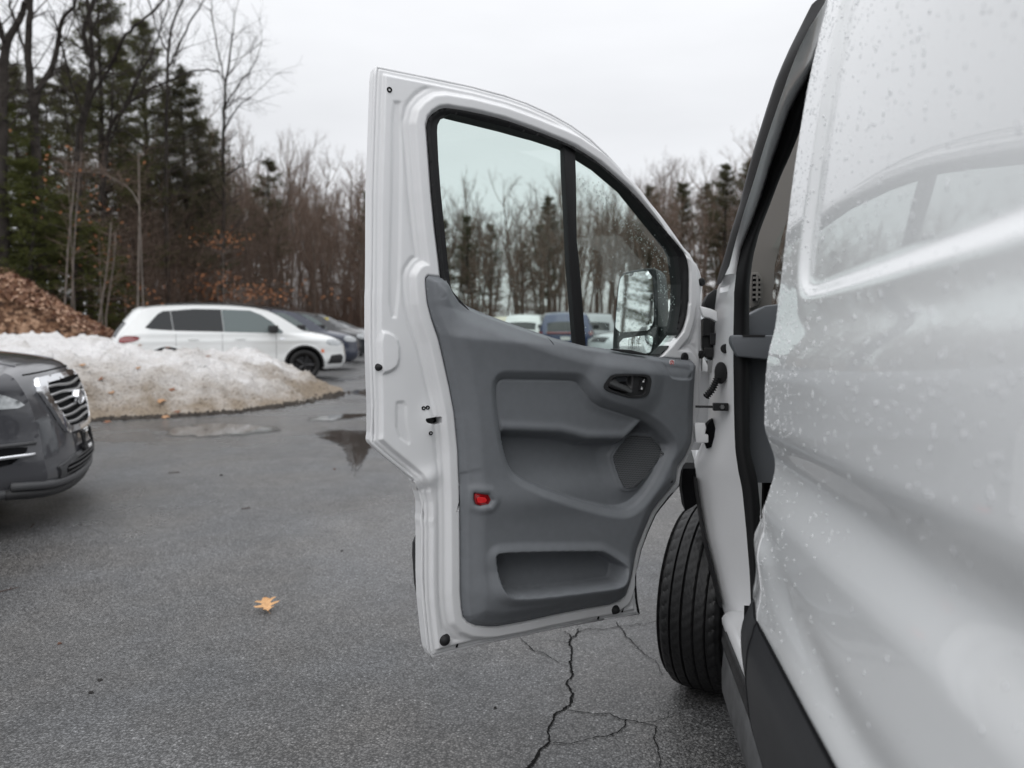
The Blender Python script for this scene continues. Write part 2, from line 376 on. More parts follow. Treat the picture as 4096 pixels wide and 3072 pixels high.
NOTCH = [(0.9124, -0.0007), (0.9337, -0.0045), (0.9845, -0.0083), (1.0233, -0.0111), (1.0326, -0.016), (1.0347, -0.0616), (1.027, -0.0695), (0.9856, -0.0691), (0.9499, -0.0658), (0.9347, -0.0608), (0.9269, -0.0453), (0.919, -0.022)]
STICK = [(0.9441, -0.006), (0.9643, -0.0067), (0.9642, -0.0263), (0.9436, -0.0253)]
LATCH = [(0.1351, -0.1673), (0.1433, -0.1655), (0.1663, -0.1633), (0.183, -0.1613), (0.184, -0.181), (0.1617, -0.1832), (0.1411, -0.1781)]
CLAD = [(0.1753, -0.4819), (0.1667, -0.4832), (0.1562, -0.5022), (0.1453, -0.5255), (0.1445, -0.561), (0.1503, -0.6422), (0.1623, -0.7023), (0.1758, -0.7202)]
EMB1 = [(0.0398, 0.661), (0.0658, 0.6654), (0.0723, 0.6604), (0.0725, 0.4686), (0.0662, 0.0985), (0.0335, 0.0975), (0.0335, 0.2429), (0.039, 0.4647)]
EMB2 = [(0.051, -0.1215), (0.0598, -0.1163), (0.0864, -0.1169), (0.0865, -0.1706), (0.0977, -0.2258), (0.0933, -0.2361), (0.0865, -0.2358), (0.0533, -0.2111)]
EMB3 = [(0.0055, 0.0701), (0.0444, 0.0628), (0.0663, 0.0383), (0.0663, -0.0198), (0.0488, -0.0405), (0.0055, -0.0526)]
HOLES = [(0.1319, -0.1385), (0.1433, -0.1371), (0.1517, -0.2062), (0.0363, 0.6867)]
PLUGS = [(1.1186, 0.25), (1.119, 0.0113), (1.0317, 0.0025)]
BUMP = [(0.197, -0.7796), (0.7662, -0.7789), (0.0106, -0.0289)]
SLOTS = [(0.2378, -0.7983), (0.71, -0.7937), (0.8082, -0.7894)]
FOLD = [(0.5047, 0.0555), (0.5032, 0.0475), (0.5081, 0.0355)]
PIN = (0.9625, -0.392)
MHOUS = [(-0.1413, -0.1514), (-0.1397, -0.0686), (-0.131, 0.0052), (-0.1217, 0.1047), (-0.1151, 0.126), (-0.1012, 0.1404), (-0.0544, 0.1485), (0.0074, 0.1524), (0.0199, 0.1441), (0.027, 0.0429), (0.0282, -0.0706), (0.0267, -0.1506)]
MG1 = [(-0.1084, 0.1253), (-0.0968, 0.1355), (-0.0523, 0.1394), (0.0063, 0.1429), (0.0166, 0.043), (0.0134, -0.06), (-0.047, -0.0634), (-0.1295, -0.068), (-0.1242, 0.0048), (-0.1162, 0.0998)]
MG2 = [(-0.1146, -0.0898), (-0.0465, -0.0809), (0.0129, -0.0756), (0.0129, -0.1085), (0.0011, -0.1444), (-0.1109, -0.1383)]
B = [-0.35579, 1.99778, 1.19502]
DU = [0.872147, 0.488528, -0.026446]
DN = [0.489207, -0.871461, 0.035095]
VA = [0.134173, 0.989983, -0.043944]
VR = [0.99094, -0.134303, 0.0]
VW = [0.005902, 0.043546, 0.999034]
MC = [0.46986, 2.63103, 1.31649]
MN = [-0.557146, -0.827505, 0.069458]
ME = [0.830105, -0.55727, 0.019386]
PROF = [(0.6665, 0.3772), (0.6431, 0.3733), (0.6051, 0.364), (0.5671, 0.3547), (0.5021, 0.3429), (0.4279, 0.3312), (0.3651, 0.3222), (0.3141, 0.3143), (0.2628, 0.31), (0.2083, 0.3059), (0.2455, 0.307), (0.1959, 0.3035), (0.1586, 0.3023), (0.1112, 0.3002), (0.0737, 0.2948), (0.0487, 0.2892), (0.0286, 0.2823), (0.0009, 0.2786), (-0.0268, 0.2766), (-0.0546, 0.2752), (-0.0798, 0.2744), (-0.1152, 0.2767), (-0.1405, 0.2795), (-0.1705, 0.2864), (-0.1955, 0.2913), (-0.2135, 0.2885), (-0.2496, 0.2822), (-0.2829, 0.2776), (-0.321, 0.2792), (-0.357, 0.2684), (-0.3729, 0.266), (-0.3966, 0.269), (-0.4322, 0.2723), (-0.4602, 0.2701), (-0.4731, 0.2665), (-0.5089, 0.2678), (-0.5446, 0.2562), (-0.5688, 0.2535), (-0.6048, 0.2541), (-0.6327, 0.2576), (-0.6845, 0.2642), (-0.7202, 0.2724), (-0.7596, 0.2846)]
P0 = [(1.83, 0.4381, 0.8184), (1.83, 0.4312, 0.8041), (1.8882, 0.4219, 0.7818), (1.9553, 0.4092, 0.752), (2.0269, 0.3974, 0.7153), (2.107, 0.3893, 0.6676), (2.1733, 0.3812, 0.6186), (2.2561, 0.3702, 0.5508), (2.3549, 0.3599, 0.4595), (2.4133, 0.3457, 0.3916), (2.4789, 0.3315, 0.3102), (2.5094, 0.3217, 0.2706), (2.5333, 0.3176, 0.2387)]
P1 = [(1.78, 0.4503, 0.7946), (1.78, 0.4454, 0.7807), (1.8561, 0.4277, 0.753), (1.9277, 0.4151, 0.7214), (2.0038, 0.4091, 0.6821), (2.0901, 0.3992, 0.6278), (2.1647, 0.389, 0.5717), (2.2476, 0.3785, 0.5024), (2.3341, 0.362, 0.4168), (2.3998, 0.3494, 0.3397), (2.4581, 0.3393, 0.2667), (2.4684, 0.3268, 0.2535), (2.4923, 0.3202, 0.2221)]
P2 = [(1.94, 0.5021, 0.8654), (1.9526, 0.4983, 0.8442), (2.0242, 0.4963, 0.8075), (2.1211, 0.4971, 0.7493), (2.1842, 0.4767, 0.707), (2.2315, 0.4616, 0.6691), (2.2936, 0.4531, 0.6138), (2.3479, 0.4416, 0.562), (2.4056, 0.4254, 0.478), (2.4149, 0.3946, 0.3911), (2.4208, 0.3722, 0.3324), (2.4278, 0.3597, 0.2632), (2.4442, 0.3569, 0.2009), (2.4694, 0.3606, 0.1441), (2.4868, 0.3626, 0.0773), (2.5085, 0.3671, -0.0077), (2.52, 0.3725, -0.1372), (2.52, 0.3755, -0.2238), (2.52, 0.3791, -0.2927), (2.52, 0.3896, -0.36), (2.52, 0.4023, -0.415), (2.52, 0.4162, -0.5378), (2.52, 0.4306, -0.6917), (2.52, 0.4365, -0.8031), (2.52, 0.4218, -0.8847)]
P3 = [(1.92, 0.5006, 0.8563), (1.9832, 0.507, 0.8099), (2.1011, 0.5026, 0.7418), (2.2115, 0.5054, 0.6614), (2.262, 0.4957, 0.6176), (2.3008, 0.4869, 0.582), (2.3512, 0.4708, 0.5332), (2.3913, 0.4517, 0.4648), (2.4093, 0.4229, 0.3798), (2.4252, 0.4075, 0.3025), (2.4416, 0.4025, 0.2211), (2.4816, 0.4093, 0.1363), (2.5163, 0.4185, 0.0012), (2.53, 0.4231, -0.1371), (2.53, 0.4256, -0.2929), (2.53, 0.451, -0.3845), (2.53, 0.4614, -0.4766), (2.53, 0.4597, -0.5508), (2.53, 0.4526, -0.6625), (2.53, 0.4572, -0.7617)]
HL = [(2.64, 0.3391, 0.2352), (2.64, 0.3327, 0.2263), (2.64, 0.3332, 0.1902), (2.64, 0.3284, 0.1271), (2.64, 0.326, 0.082), (2.64, 0.3232, 0.0368), (2.64, 0.3207, -0.0085), (2.64, 0.3157, -0.0539), (2.64, 0.3158, -0.122), (2.64, 0.3127, -0.2131), (2.64, 0.3045, -0.2635), (2.64, 0.2699, -0.3548), (2.64, 0.2774, -0.439), (2.64, 0.305, -0.6006), (2.64, 0.3384, -0.7296), (2.64, 0.3653, -0.8459), (2.64, 0.3849, -0.8907)]
LB = [(2.6, 0.2658, -0.3494), (2.6, 0.2732, -0.4323), (2.6, 0.3004, -0.5915), (2.6, 0.3333, -0.7186), (2.6, 0.3598, -0.8331), (2.6, 0.379, -0.8772)]
LA = [(2.62, 0.2604, -0.3523), (2.62, 0.2665, -0.4359), (2.62, 0.2933, -0.5964), (2.62, 0.3246, -0.7246), (2.62, 0.3513, -0.8401), (2.62, 0.3664, -0.8848)]
BEIGE = [(2.78, 0.6034, 0.7818), (2.78, 0.6225, 0.7812), (2.78, 0.6083, 0.6631), (2.78, 0.5938, 0.5502), (2.78, 0.5802, 0.4823), (2.78, 0.5631, 0.4199), (2.78, 0.5495, 0.3459), (2.78, 0.5601, 0.4241), (2.78, 0.552, 0.3682), (2.78, 0.5415, 0.3215), (2.78, 0.5391, 0.2513), (2.78, 0.5361, 0.2372), (2.78, 0.5326, 0.1808), (2.78, 0.5267, 0.1244), (2.78, 0.4397, 0.1244), (2.78, 0.4381, 0.2283), (2.78, 0.4415, 0.299), (2.78, 0.4554, 0.3814), (2.78, 0.4849, 0.4497), (2.78, 0.5168, 0.5348), (2.78, 0.5486, 0.6194), (2.78, 0.5829, 0.7034)]
VENT = [(2.76, 0.4556, 0.2967), (2.76, 0.4838, 0.2965), (2.76, 0.4968, 0.273), (2.76, 0.4979, 0.2077), (2.76, 0.482, 0.1834), (2.76, 0.4577, 0.1727)]
VENTIN = [(2.755, 0.4627, 0.2877), (2.755, 0.4762, 0.2876), (2.755, 0.4868, 0.2782), (2.755, 0.488, 0.205), (2.755, 0.4709, 0.1981), (2.755, 0.4641, 0.1981)]
DASHTOP = [(2.46, 0.3533, 0.0555), (2.46, 0.3554, 0.0744), (2.46, 0.369, 0.0966), (2.46, 0.393, 0.1218), (2.46, 0.4251, 0.1426), (2.46, 0.4751, 0.1704), (2.46, 0.4974, 0.1599), (2.46, 0.5005, -0.0192), (2.46, 0.4622, -0.0194), (2.46, 0.4478, -0.0028), (2.46, 0.3745, 0.0043), (2.46, 0.364, 0.0219), (2.46, 0.3555, 0.0429)]
DASHRIM = [(2.44, 0.3548, 0.085), (2.44, 0.3903, 0.0884), (2.44, 0.4427, 0.0851), (2.44, 0.4766, 0.0885)]
DASHLOW = [(2.62, 0.4358, -0.001), (2.62, 0.4985, -0.0073), (2.62, 0.5329, -0.0071), (2.62, 0.5399, -0.4093), (2.62, 0.4425, -0.412)]
JP = {'plug1': (2.56, 0.348, 0.0305), 'plug2': (2.56, 0.3248, 0.0708), 'boot': (2.56, 0.3343, -0.0476), 'bel': [(2.56, 0.3225, -0.0609), (2.56, 0.3143, -0.083), (2.56, 0.3051, -0.1029), (2.56, 0.2954, -0.1141), (2.56, 0.2848, -0.1266)], 'check': [(2.56, 0.2551, -0.1566), (2.56, 0.3153, -0.157)], 'chk': (2.56, 0.3333, -0.1563), 'hinge1': [(2.56, 0.2634, 0.1672), (2.56, 0.2979, 0.1583), (2.56, 0.3194, 0.1495), (2.56, 0.3199, 0.1145), (2.56, 0.2983, 0.1277), (2.56, 0.2747, 0.1321)], 'hinge2': [(2.56, 0.2515, -0.2098), (2.56, 0.286, -0.2092), (2.56, 0.2897, -0.2246), (2.56, 0.2865, -0.2468), (2.56, 0.2973, -0.2466), (2.56, 0.2977, -0.2732), (2.56, 0.2567, -0.274)], 'cowl': [(2.72, 0.2957, 0.1892), (2.72, 0.3067, 0.2147), (2.72, 0.3291, 0.2355), (2.72, 0.3428, 0.2331), (2.72, 0.3483, 0.1682), (2.72, 0.3028, 0.1706)], 'conn': [(2.66, 0.2855, 0.1327), (2.66, 0.3144, 0.1327), (2.66, 0.3324, 0.119), (2.66, 0.334, 0.0097), (2.66, 0.3209, -0.0086), (2.66, 0.3075, -0.0041), (2.66, 0.2939, 0.0095), (2.66, 0.2868, 0.0369)], 'fend': [(2.72, 0.2877, -0.0465), (2.72, 0.3287, -0.0462), (2.72, 0.3499, -0.2426), (2.72, 0.3373, -0.3175), (2.72, 0.2593, -0.3193), (2.72, 0.276, -0.1969)], 'rust': (2.56, 0.4197, -0.9182)}
liner = [(2.7, 0.2277, -0.3774), (2.7, 0.2253, -0.4373), (2.7, 0.2394, -0.5248), (2.7, 0.2619, -0.5094), (2.7, 0.2843, -0.4921), (2.7, 0.2795, -0.3761)]
# ------------------------------------------------------------------ ground
def m_asphalt():
    m = bpy.data.materials.new('damp_asphalt'); m.use_nodes = True
    t = m.node_tree; b = t.nodes['Principled BSDF']; L = t.links.new
    g = t.nodes.new('ShaderNodeNewGeometry')
    def noise(sc, det=4, rough=.55):
        n = t.nodes.new('ShaderNodeTexNoise'); n.inputs['Scale'].default_value = sc; n.inputs['Detail'].default_value = det; n.inputs['Roughness'].default_value = rough
        L(g.outputs['Position'], n.inputs[0]); return n
    def rng_(src, a, b_, c, d):
        r = t.nodes.new('ShaderNodeMapRange'); r.inputs[1].default_value = a; r.inputs[2].default_value = b_; r.inputs[3].default_value = c; r.inputs[4].default_value = d
        L(src, r.inputs[0]); return r.outputs[0]
    def math_(op, x, y):
        n = t.nodes.new('ShaderNodeMath'); n.operation = op
        for i, v in enumerate((x, y)):
            if isinstance(v, float): n.inputs[i].default_value = v
            else: L(v, n.inputs[i])
        return n.outputs[0]
    vor = t.nodes.new('ShaderNodeTexVoronoi'); vor.inputs['Scale'].default_value = 125
    L(g.outputs['Position'], vor.inputs[0])
    vor2 = t.nodes.new('ShaderNodeTexVoronoi'); vor2.inputs['Scale'].default_value = 330
    L(g.outputs['Position'], vor2.inputs[0])
    sp = t.nodes.new('ShaderNodeSeparateColor'); L(vor.outputs['Color'], sp.inputs[0])
    stone = rng_(sp.outputs[0], 0., 1., .07, .205)
    bright = rng_(sp.outputs[1], .93, 1., 0., .17)
    stone = math_('ADD', stone, bright)
    gap = rng_(vor.outputs['Distance'], .25, .7, 1., .35)
    stone = math_('MULTIPLY', stone, gap)
    big = rng_(noise(.55, 5).outputs[0], .35, .65, .82, 1.15)
    med = rng_(noise(7, 4).outputs[0], .3, .7, .88, 1.12)
    fine = rng_(noise(60, 2).outputs[0], .3, .7, .85, 1.15)
    val = math_('MULTIPLY', math_('MULTIPLY', stone, big), math_('MULTIPLY', med, fine))
    cmb = t.nodes.new('ShaderNodeMixRGB'); cmb.blend_type = 'MULTIPLY'; cmb.inputs[0].default_value = 1
    cv = t.nodes.new('ShaderNodeCombineColor')
    for i in range(3): L(val, cv.inputs[i])
    tint = t.nodes.new('ShaderNodeMixRGB'); tint.inputs[1].default_value = (1.0, .97, .94, 1); tint.inputs[2].default_value = (.96, .985, 1.02, 1)
    L(rng_(noise(1.3, 3).outputs[0], .35, .65, 0., 1.), tint.inputs[0])
    L(cv.outputs[0], cmb.inputs[1]); L(tint.outputs[0], cmb.inputs[2]); L(cmb.outputs[0], b.inputs['Base Color'])
    wet = rng_(noise(.22, 6, .62).outputs[0], .40, .60, 0., 1.)
    # meltwater spreads from the snow bank and lies in the shallow dip before the door
    for cx_, cy_, rx_, ry_ in ((-3.2, 9.6, 3.6, 2.2), (-.85, 4.7, .75, 1.5)):
        mpn = t.nodes.new('ShaderNodeMapping'); mpn.vector_type = 'TEXTURE'; mpn.inputs['Location'].default_value = (cx_, cy_, 0); mpn.inputs['Scale'].default_value = (rx_, ry_, 50)
        L(g.outputs['Position'], mpn.inputs[0])
        ln_ = t.nodes.new('ShaderNodeVectorMath'); ln_.operation = 'LENGTH'; L(mpn.outputs[0], ln_.inputs[0])
        dd_ = math_('ADD', ln_.outputs['Value'], rng_(noise(1.6, 5).outputs[0], .3, .7, -.35, .35))
        wet = math_('MAXIMUM', wet, rng_(dd_, .45, 1.1, 1., 0.))
    L(rng_(wet, 0., 1., .52, .18), b.inputs['Roughness'])
    b.inputs['Specular IOR Level'].default_value = .5
    hs = math_('ADD', math_('MULTIPLY', vor.outputs['Distance'], -1.0), math_('MULTIPLY', vor2.outputs['Distance'], -.4))
    bp = t.nodes.new('ShaderNodeBump'); bp.inputs['Distance'].default_value = .004
    L(rng_(wet, 0., 1., .75, .30), bp.inputs['Strength']); L(hs, bp.inputs['Height']); L(bp.outputs[0], b.inputs['Normal'])
    return m
M['asphalt'] = m_asphalt()


def build_ground():
    ys = np.concatenate([np.linspace(-60, 0, 13), np.linspace(.3, 8, 60), np.linspace(9, 70, 23), [120, 300, 900]])
    xs = np.concatenate([[-900, -300, -100], np.linspace(-40, 40, 33), [100, 300, 900]])
    X, Y = np.meshgrid(xs, ys, indexing='ij')
    V = np.stack([X.ravel(), Y.ravel(), ground_z(X, Y).ravel()], 1)
    idx = np.arange(len(xs) * len(ys)).reshape(len(xs), len(ys))
    Q = np.stack([idx[:-1, :-1], idx[1:, :-1], idx[1:, 1:], idx[:-1, 1:]], -1).reshape(-1, 4)
    o = mesh_np('ground', V, Q, M['asphalt'])
    tag(o, 'damp grey asphalt of the parking lot', 'ground', kind='structure')
build_ground()

def ribbon_ground(pts, widths, z=.004, jit=.006, seed=1):
    """irregular crack strip from photo pixels"""
    r = np.random.default_rng(seed)
    P = np.array([gp(*p)[:2] for p in pts]); W = np.interp(np.linspace(0, 1, len(P)), np.linspace(0, 1, len(widths)), widths)
    t = np.concatenate([[0], np.cumsum(np.linalg.norm(np.diff(P, axis=0), axis=1))])
    n = max(8, int(t[-1] / .009))
    tt = np.linspace(0, t[-1], n)
    X = np.interp(tt, t, P[:, 0]); Y = np.interp(tt, t, P[:, 1]); w = np.interp(tt, t, W)
    for k_, a_ in ((3, 1.0), (1, .6)):
        off = np.convolve(r.normal(0, 1, n + 2 * k_), np.ones(2 * k_ + 1) / (2 * k_ + 1), 'valid')
        X = X + off * jit * a_ ; off = np.convolve(r.normal(0, 1, n + 2 * k_), np.ones(2 * k_ + 1) / (2 * k_ + 1), 'valid'); Y = Y + off * jit * a_
    C = np.stack([X, Y], 1); T_ = np.gradient(C, axis=0); N = np.stack([-T_[:, 1], T_[:, 0]], 1); N /= np.linalg.norm(N, axis=1)[:, None] + 1e-9
    wl = w * r.uniform(.3, 1.2, n); wr = w * r.uniform(.3, 1.2, n)
    L_ = C + N * wl[:, None]; R_ = C - N * wr[:, None]
    V = np.concatenate([np.c_[L_, z + ground_z(L_[:, 0], L_[:, 1])], np.c_[R_, z + ground_z(R_[:, 0], R_[:, 1])]])
    F = np.array([(i, i + 1, n + i + 1, n + i) for i in range(n - 1)])
    return V, F

def build_cracks():
    zc = lambda x, y: (1900 + .5425 * x, 2450 + .5424 * y)
    M['crack'] = mat('crack_shadow', (.009, .009, .009), rough=.9, spec=.1, bump=.6, bscale=300)
    main = [zc(*p) for p in [(755, 120), (752, 150), (715, 195), (690, 228), (715, 265), (710, 330), (700, 400), (705, 450), (720, 480), (675, 525), (700, 555), (718, 605), (715, 660), (650, 720), (590, 765), (555, 820), (545, 880), (550, 955), (500, 1020), (430, 1085), (390, 1147), (330, 1230)]]
    o1 = ribbon_ground(main, [.003, .006, .005, .006, .005, .0065, .0055, .0035, .0065, .0085], seed=2)
    o = mesh_np('crack', *o1, M['crack'], smooth=False); tag(o, 'wide ragged crack running down the asphalt below the open door', 'crack', kind='structure')
    br = [([(750, 150), (830, 125), (960, 128), (1050, 112), (1150, 100), (1260, 85), (1345, 68), (1500, 50)], [.0022, .0016, .0012], 'long thin crack reaching from the ragged crack to the tyre'),
          ([(1040, 75), (1075, 115), (1110, 180), (1165, 225), (1215, 280), (1250, 312), (1330, 360), (1360, 400), (1380, 470)], [.0016, .0018, .001, .0006], 'thin slanting crack beside the tyre'),
          ([(330, 195), (385, 245), (430, 285), (490, 300), (530, 318), (580, 350), (640, 390), (695, 400)], [.0012, .002, .0014, .0008], 'thin crack under the door corner left of the ragged crack'),
          ([(690, 730), (790, 740), (870, 755), (990, 745), (1060, 790), (1140, 800), (1220, 822), (1300, 818), (1360, 790), (1480, 750)], [.0015, .002, .002, .0012, .0006], 'thin crack running right towards the step'),
          ([(1110, 800), (1115, 835), (1050, 885), (980, 915), (870, 930), (800, 945), (700, 970), (570, 962)], [.0012, .002, .0018, .001], 'looping thin crack that closes on the ragged crack'),
          ([(1220, 822), (1330, 850), (1318, 930), (1350, 985), (1370, 1080), (1360, 1200)], [.0012, .0012, .0008], 'thin crack dropping towards the lower edge'),
          ([(490, 212), (600, 215), (690, 228)], [.0008, .0012], 'short faint crack joining the ragged crack'),
          ([(650, 140), (700, 168), (715, 190)], [.0018, .0022], 'short crack at the top of the ragged crack')]
    for i, (p, w, lab) in enumerate(br):
        o = mesh_np('crack', *ribbon_ground([zc(*q) for q in p], [x * 1.75 for x in w], seed=20 + i, jit=.005), M['crack'], smooth=False)
        tag(o, lab, 'crack', kind='structure')
build_cracks()

def m_puddle():
    m = mat('puddle_water', (.035, .034, .033), rough=.03, spec=.55)
    t = m.node_tree; b = t.nodes['Principled BSDF']; L = t.links.new
    a = t.nodes.new('ShaderNodeAttribute'); a.attribute_name = 'edge'
    g = t.nodes.new('ShaderNodeNewGeometry'); n = t.nodes.new('ShaderNodeTexNoise'); n.inputs['Scale'].default_value = 5; n.inputs['Detail'].default_value = 6; n.inputs['Roughness'].default_value = .65
    L(g.outputs['Position'], n.inputs[0])
    ad = t.nodes.new('ShaderNodeMath'); ad.operation = 'ADD'; L(a.outputs['Fac'], ad.inputs[0]); L(n.outputs[0], ad.inputs[1])
    r = t.nodes.new('ShaderNodeMapRange'); r.inputs[1].default_value = .72; r.inputs[2].default_value = .86; L(ad.outputs[0], r.inputs[0])
    L(r.outputs[0], b.inputs['Alpha'])
    r2 = t.nodes.new('ShaderNodeMapRange'); r2.inputs[1].default_value = .75; r2.inputs[2].default_value = 1.05; r2.inputs[3].default_value = .22; r2.inputs[4].default_value = .03; L(ad.outputs[0], r2.inputs[0]); L(r2.outputs[0], b.inputs['Roughness'])
    return m
M['puddle'] = m_puddle()
def puddle(pts, label, seed):
    r = np.random.default_rng(seed)
    P = smooth_poly(np.array([gp(x * 1.8517, y * 1.8517)[:2] for x, y in pts]), 3)
    c = P.mean(0)
    n = len(P)
    w = np.convolve(np.r_[r.normal(0, 1, n)], np.ones(3) / 3, 'same')
    d = P - c
    P = c + d * (1 + .10 * w)[:, None]
    mid = [P.mean(0) + (P - P.mean(0)) * k for k in (1.12, .75, .4)] + [P.mean(0)[None]]
    V = np.concatenate([np.c_[q, .0035 + ground_z(q[:, 0], q[:, 1])] for q in mid])
    F4 = np.array([(k * n + i, k * n + (i + 1) % n, (k + 1) * n + (i + 1) % n, (k + 1) * n + i) for k in range(2) for i in range(n)])
    F3 = np.array([(2 * n + i, 2 * n + (i + 1) % n, 3 * n) for i in range(n)])
    o = mesh_np('puddle', V, [F4, F3], M['puddle'], smooth=False)
    ea = o.data.attributes.new('edge', 'FLOAT', 'POINT'); ea.data.foreach_set('value', np.concatenate([np.full(n, 0.), np.full(n, .45), np.full(n, .62), [.7]]).astype(np.float32))
    tag(o, label, 'puddle', kind='structure')
M['damp'] = mat('wet_film', (.04, .04, .04), rough=.14, spec=.5, bump=.25, bscale=25, bdist=.004)
puddle([(672, 935), (700, 925), (770, 928), (850, 930), (900, 935), (880, 948), (830, 955), (800, 965), (790, 1000), (775, 1025), (762, 1032), (752, 1010), (745, 975), (700, 950)], 'puddle with ragged edge on the asphalt left of the open door', 1)
puddle([(320, 928), (420, 915), (520, 912), (600, 920), (640, 926), (560, 938), (470, 946), (380, 945)], 'long shallow puddle in front of the snow bank', 2)
puddle([(730, 846), (800, 838), (880, 842), (860, 856), (790, 858)], 'small puddle beyond the tip of the snow bank', 3)
puddle([(640, 905), (700, 898), (760, 892), (820, 895), (760, 906), (690, 912)], 'thin puddle between snow bank and open door', 4)

# oak leaf on the asphalt
def oak_leaf():
    half = [(0, 0), (.10, .10), (.34, .16), (.20, .20), (.16, .30), (.30, .36), (.52, .34), (.62, .42), (.38, .48), (.24, .52), (.20, .60), (.36, .70), (.52, .74), (.40, .80), (.22, .80), (.15, .86), (.10, .95), (0, 1.0)]
    pts = half + [(-x, y) for x, y in half[-2:0:-1]]
    P = np.array(pts)
    c = gp(1066, 2440)
    ang = RAD(25); sc = .125
    V = []
    rg = np.random.default_rng(3)
    for x, y in P:
        x2, y2 = x * sc * .8, (y - .5) * sc
        X = math.cos(ang) * x2 - math.sin(ang) * y2; Y = math.sin(ang) * x2 + math.cos(ang) * y2
        V.append((c[0] + X, c[1] + Y, c[2] + .010 + .22 * abs(x2) + 1.6 * y2 * y2 + .22 * (Y + .06) + rg.uniform(0, .004)))
    mid = []
    for k in range(len(half)):
        y2 = (half[k][1] - .5) * sc
        X = -math.sin(ang) * y2; Y = math.cos(ang) * y2
        mid.append((c[0] + X, c[1] + Y, c[2] + .008 + 1.6 * y2 * y2 + .22 * (Y + .06)))
    n = len(half)
    F = []
    Vm = V + mid
    b = len(V)
    for k in range(n - 1):
        F.append((k, k + 1, b + k + 1, b + k))
        l0 = (len(V) - k) % len(V); l1 = (len(V) - k - 1) % len(V)
        F.append((l1, l0, b + k, b + k + 1))
    o = mesh_np('oak_leaf', Vm, np.array(F), mat('dry_oak_leaf', (.55, .32, .15), rough=.6, var=.15, vscale=60, bump=.4, bscale=90), smooth=False)
    st = MB().tube([(c[0] + math.sin(ang) * .052, c[1] - math.cos(ang) * .052, c[2] + .012), (c[0] + math.sin(ang) * .07 + .01, c[1] - math.cos(ang) * .07, c[2] + .006)], [.0012, .001], 5)
    s_ = st.build('leaf_stem', M.setdefault('stem', mat('leaf_stem', (.3, .17, .08))), o)
    tag(o, 'dry tan oak leaf lying alone on the asphalt', 'leaf')
oak_leaf()

def twig(px, py, ln, ang, label, r=.0035):
    c = gp(px, py)
    pts = [c + np.array([math.cos(ang) * t * ln, math.sin(ang) * t * ln + .08 * ln * math.sin(5 * t), .006]) for t in np.linspace(-.5, .5, 6)]
    m = MB().tube(pts, [r, r, r * .9, r * .8, r * .7, r * .4], 5)
    j = pts[3]
    m.tube([j, j + np.array([math.cos(ang + .7) * ln * .22, math.sin(ang + .7) * ln * .22, .01])], [r * .6, r * .3], 4)
    o = m.build('twig', M.setdefault('twig', mat('twig_bark', (.045, .025, .02), rough=.7)))
    tag(o, label, 'twig', 'bits of litter on the asphalt')
twig(25, 2365, .11, .75, 'reddish brown twig on the asphalt at the left edge below the dark car')
twig(700, 1893, .10, .1, 'short twig on the asphalt in front of the snow bank')
twig(985, 2036, .06, .12, 'small twig lying midway between the dark car and the door')
twig(130, 2105, .12, 2.0, 'thin bent twig in the shade under the dark car bumper', .003)
def crumb(px, py, s_, label, col=(.02, .018, .017)):
    c = gp(px, py)
    rg = np.random.default_rng(int(px))
    k = 9
    pts = [(c[0] + s_ * rg.uniform(.5, 1) * math.cos(2 * math.pi * i / k), c[1] + s_ * rg.uniform(.4, .9) * math.sin(2 * math.pi * i / k)) for i in range(k)]
    V = [(x, y, c[2] + .002) for x, y in pts] + [(c[0] + .6 * (x - c[0]), c[1] + .6 * (y - c[1]), c[2] + .002 + s_ * .5 * rg.uniform(.6, 1.2)) for x, y in pts]
    F = [tuple(range(k, 2 * k))] + [(i, (i + 1) % k, k + (i + 1) % k, k + i) for i in range(k)]
    o = MB().add(V, F).build('bark_crumb', mat('crumb', col, rough=.8))
    tag(o, label, 'debris', 'bits of litter on the asphalt')
crumb(402, 2722, .013, 'dark bark crumb on the near asphalt at lower left')
crumb(238, 2576, .012, 'reddish leaf crumb on the asphalt below the dark car', (.12, .06, .04))
crumb(365, 2772, .012, 'small black crumb beside the bark crumb at lower left')
crumb(1366, 2204, .01, 'black crumb on the asphalt left of the door moulding')
crumb(885, 1902, .018, 'round dark crumb on the asphalt before the snow bank tip')
crumb(1338, 1878, .016, 'reddish crumb beside the puddle', (.1, .04, .03))
crumb(1981, 2834, .008, 'small black crumb left of the ragged crack')
# ------------------------------------------------------------------ the van
VA, VR, VW, BD, DU, DN, MC, MN, ME = [np.array(x) for x in (VA, VR, VW, B, DU, DN, MC, MN, ME)]
def Vn(s, l, z):
    """van frame: s forward along the van, l to its right, z up; origin at the eye point"""
    s, l, z = np.broadcast_arrays(np.asarray(s, float), np.asarray(l, float), np.asarray(z, float))
    return CAM + s[..., None] * VA + l[..., None] * VR + z[..., None] * VW
def Dr(u, v, n):
    u, v, n = np.broadcast_arrays(np.asarray(u, float), np.asarray(v, float), np.asarray(n, float))
    return BD + u[..., None] * DU + v[..., None] * VW + n[..., None] * DN
def Mr(u, v, n):
    u, v, n = np.broadcast_arrays(np.asarray(u, float), np.asarray(v, float), np.asarray(n, float))
    return MC + u[..., None] * ME + v[..., None] * VW + n[..., None] * MN
dr1 = lambda u, v, d: Dr(u, v, d)
vbase = Vn(1.3, 1.2, -1.0); vbase[2] = 0.0
van = empty('delivery_van', vbase)
tag(van, 'white cargo van beaded with rain, its driver door standing wide open', 'van')

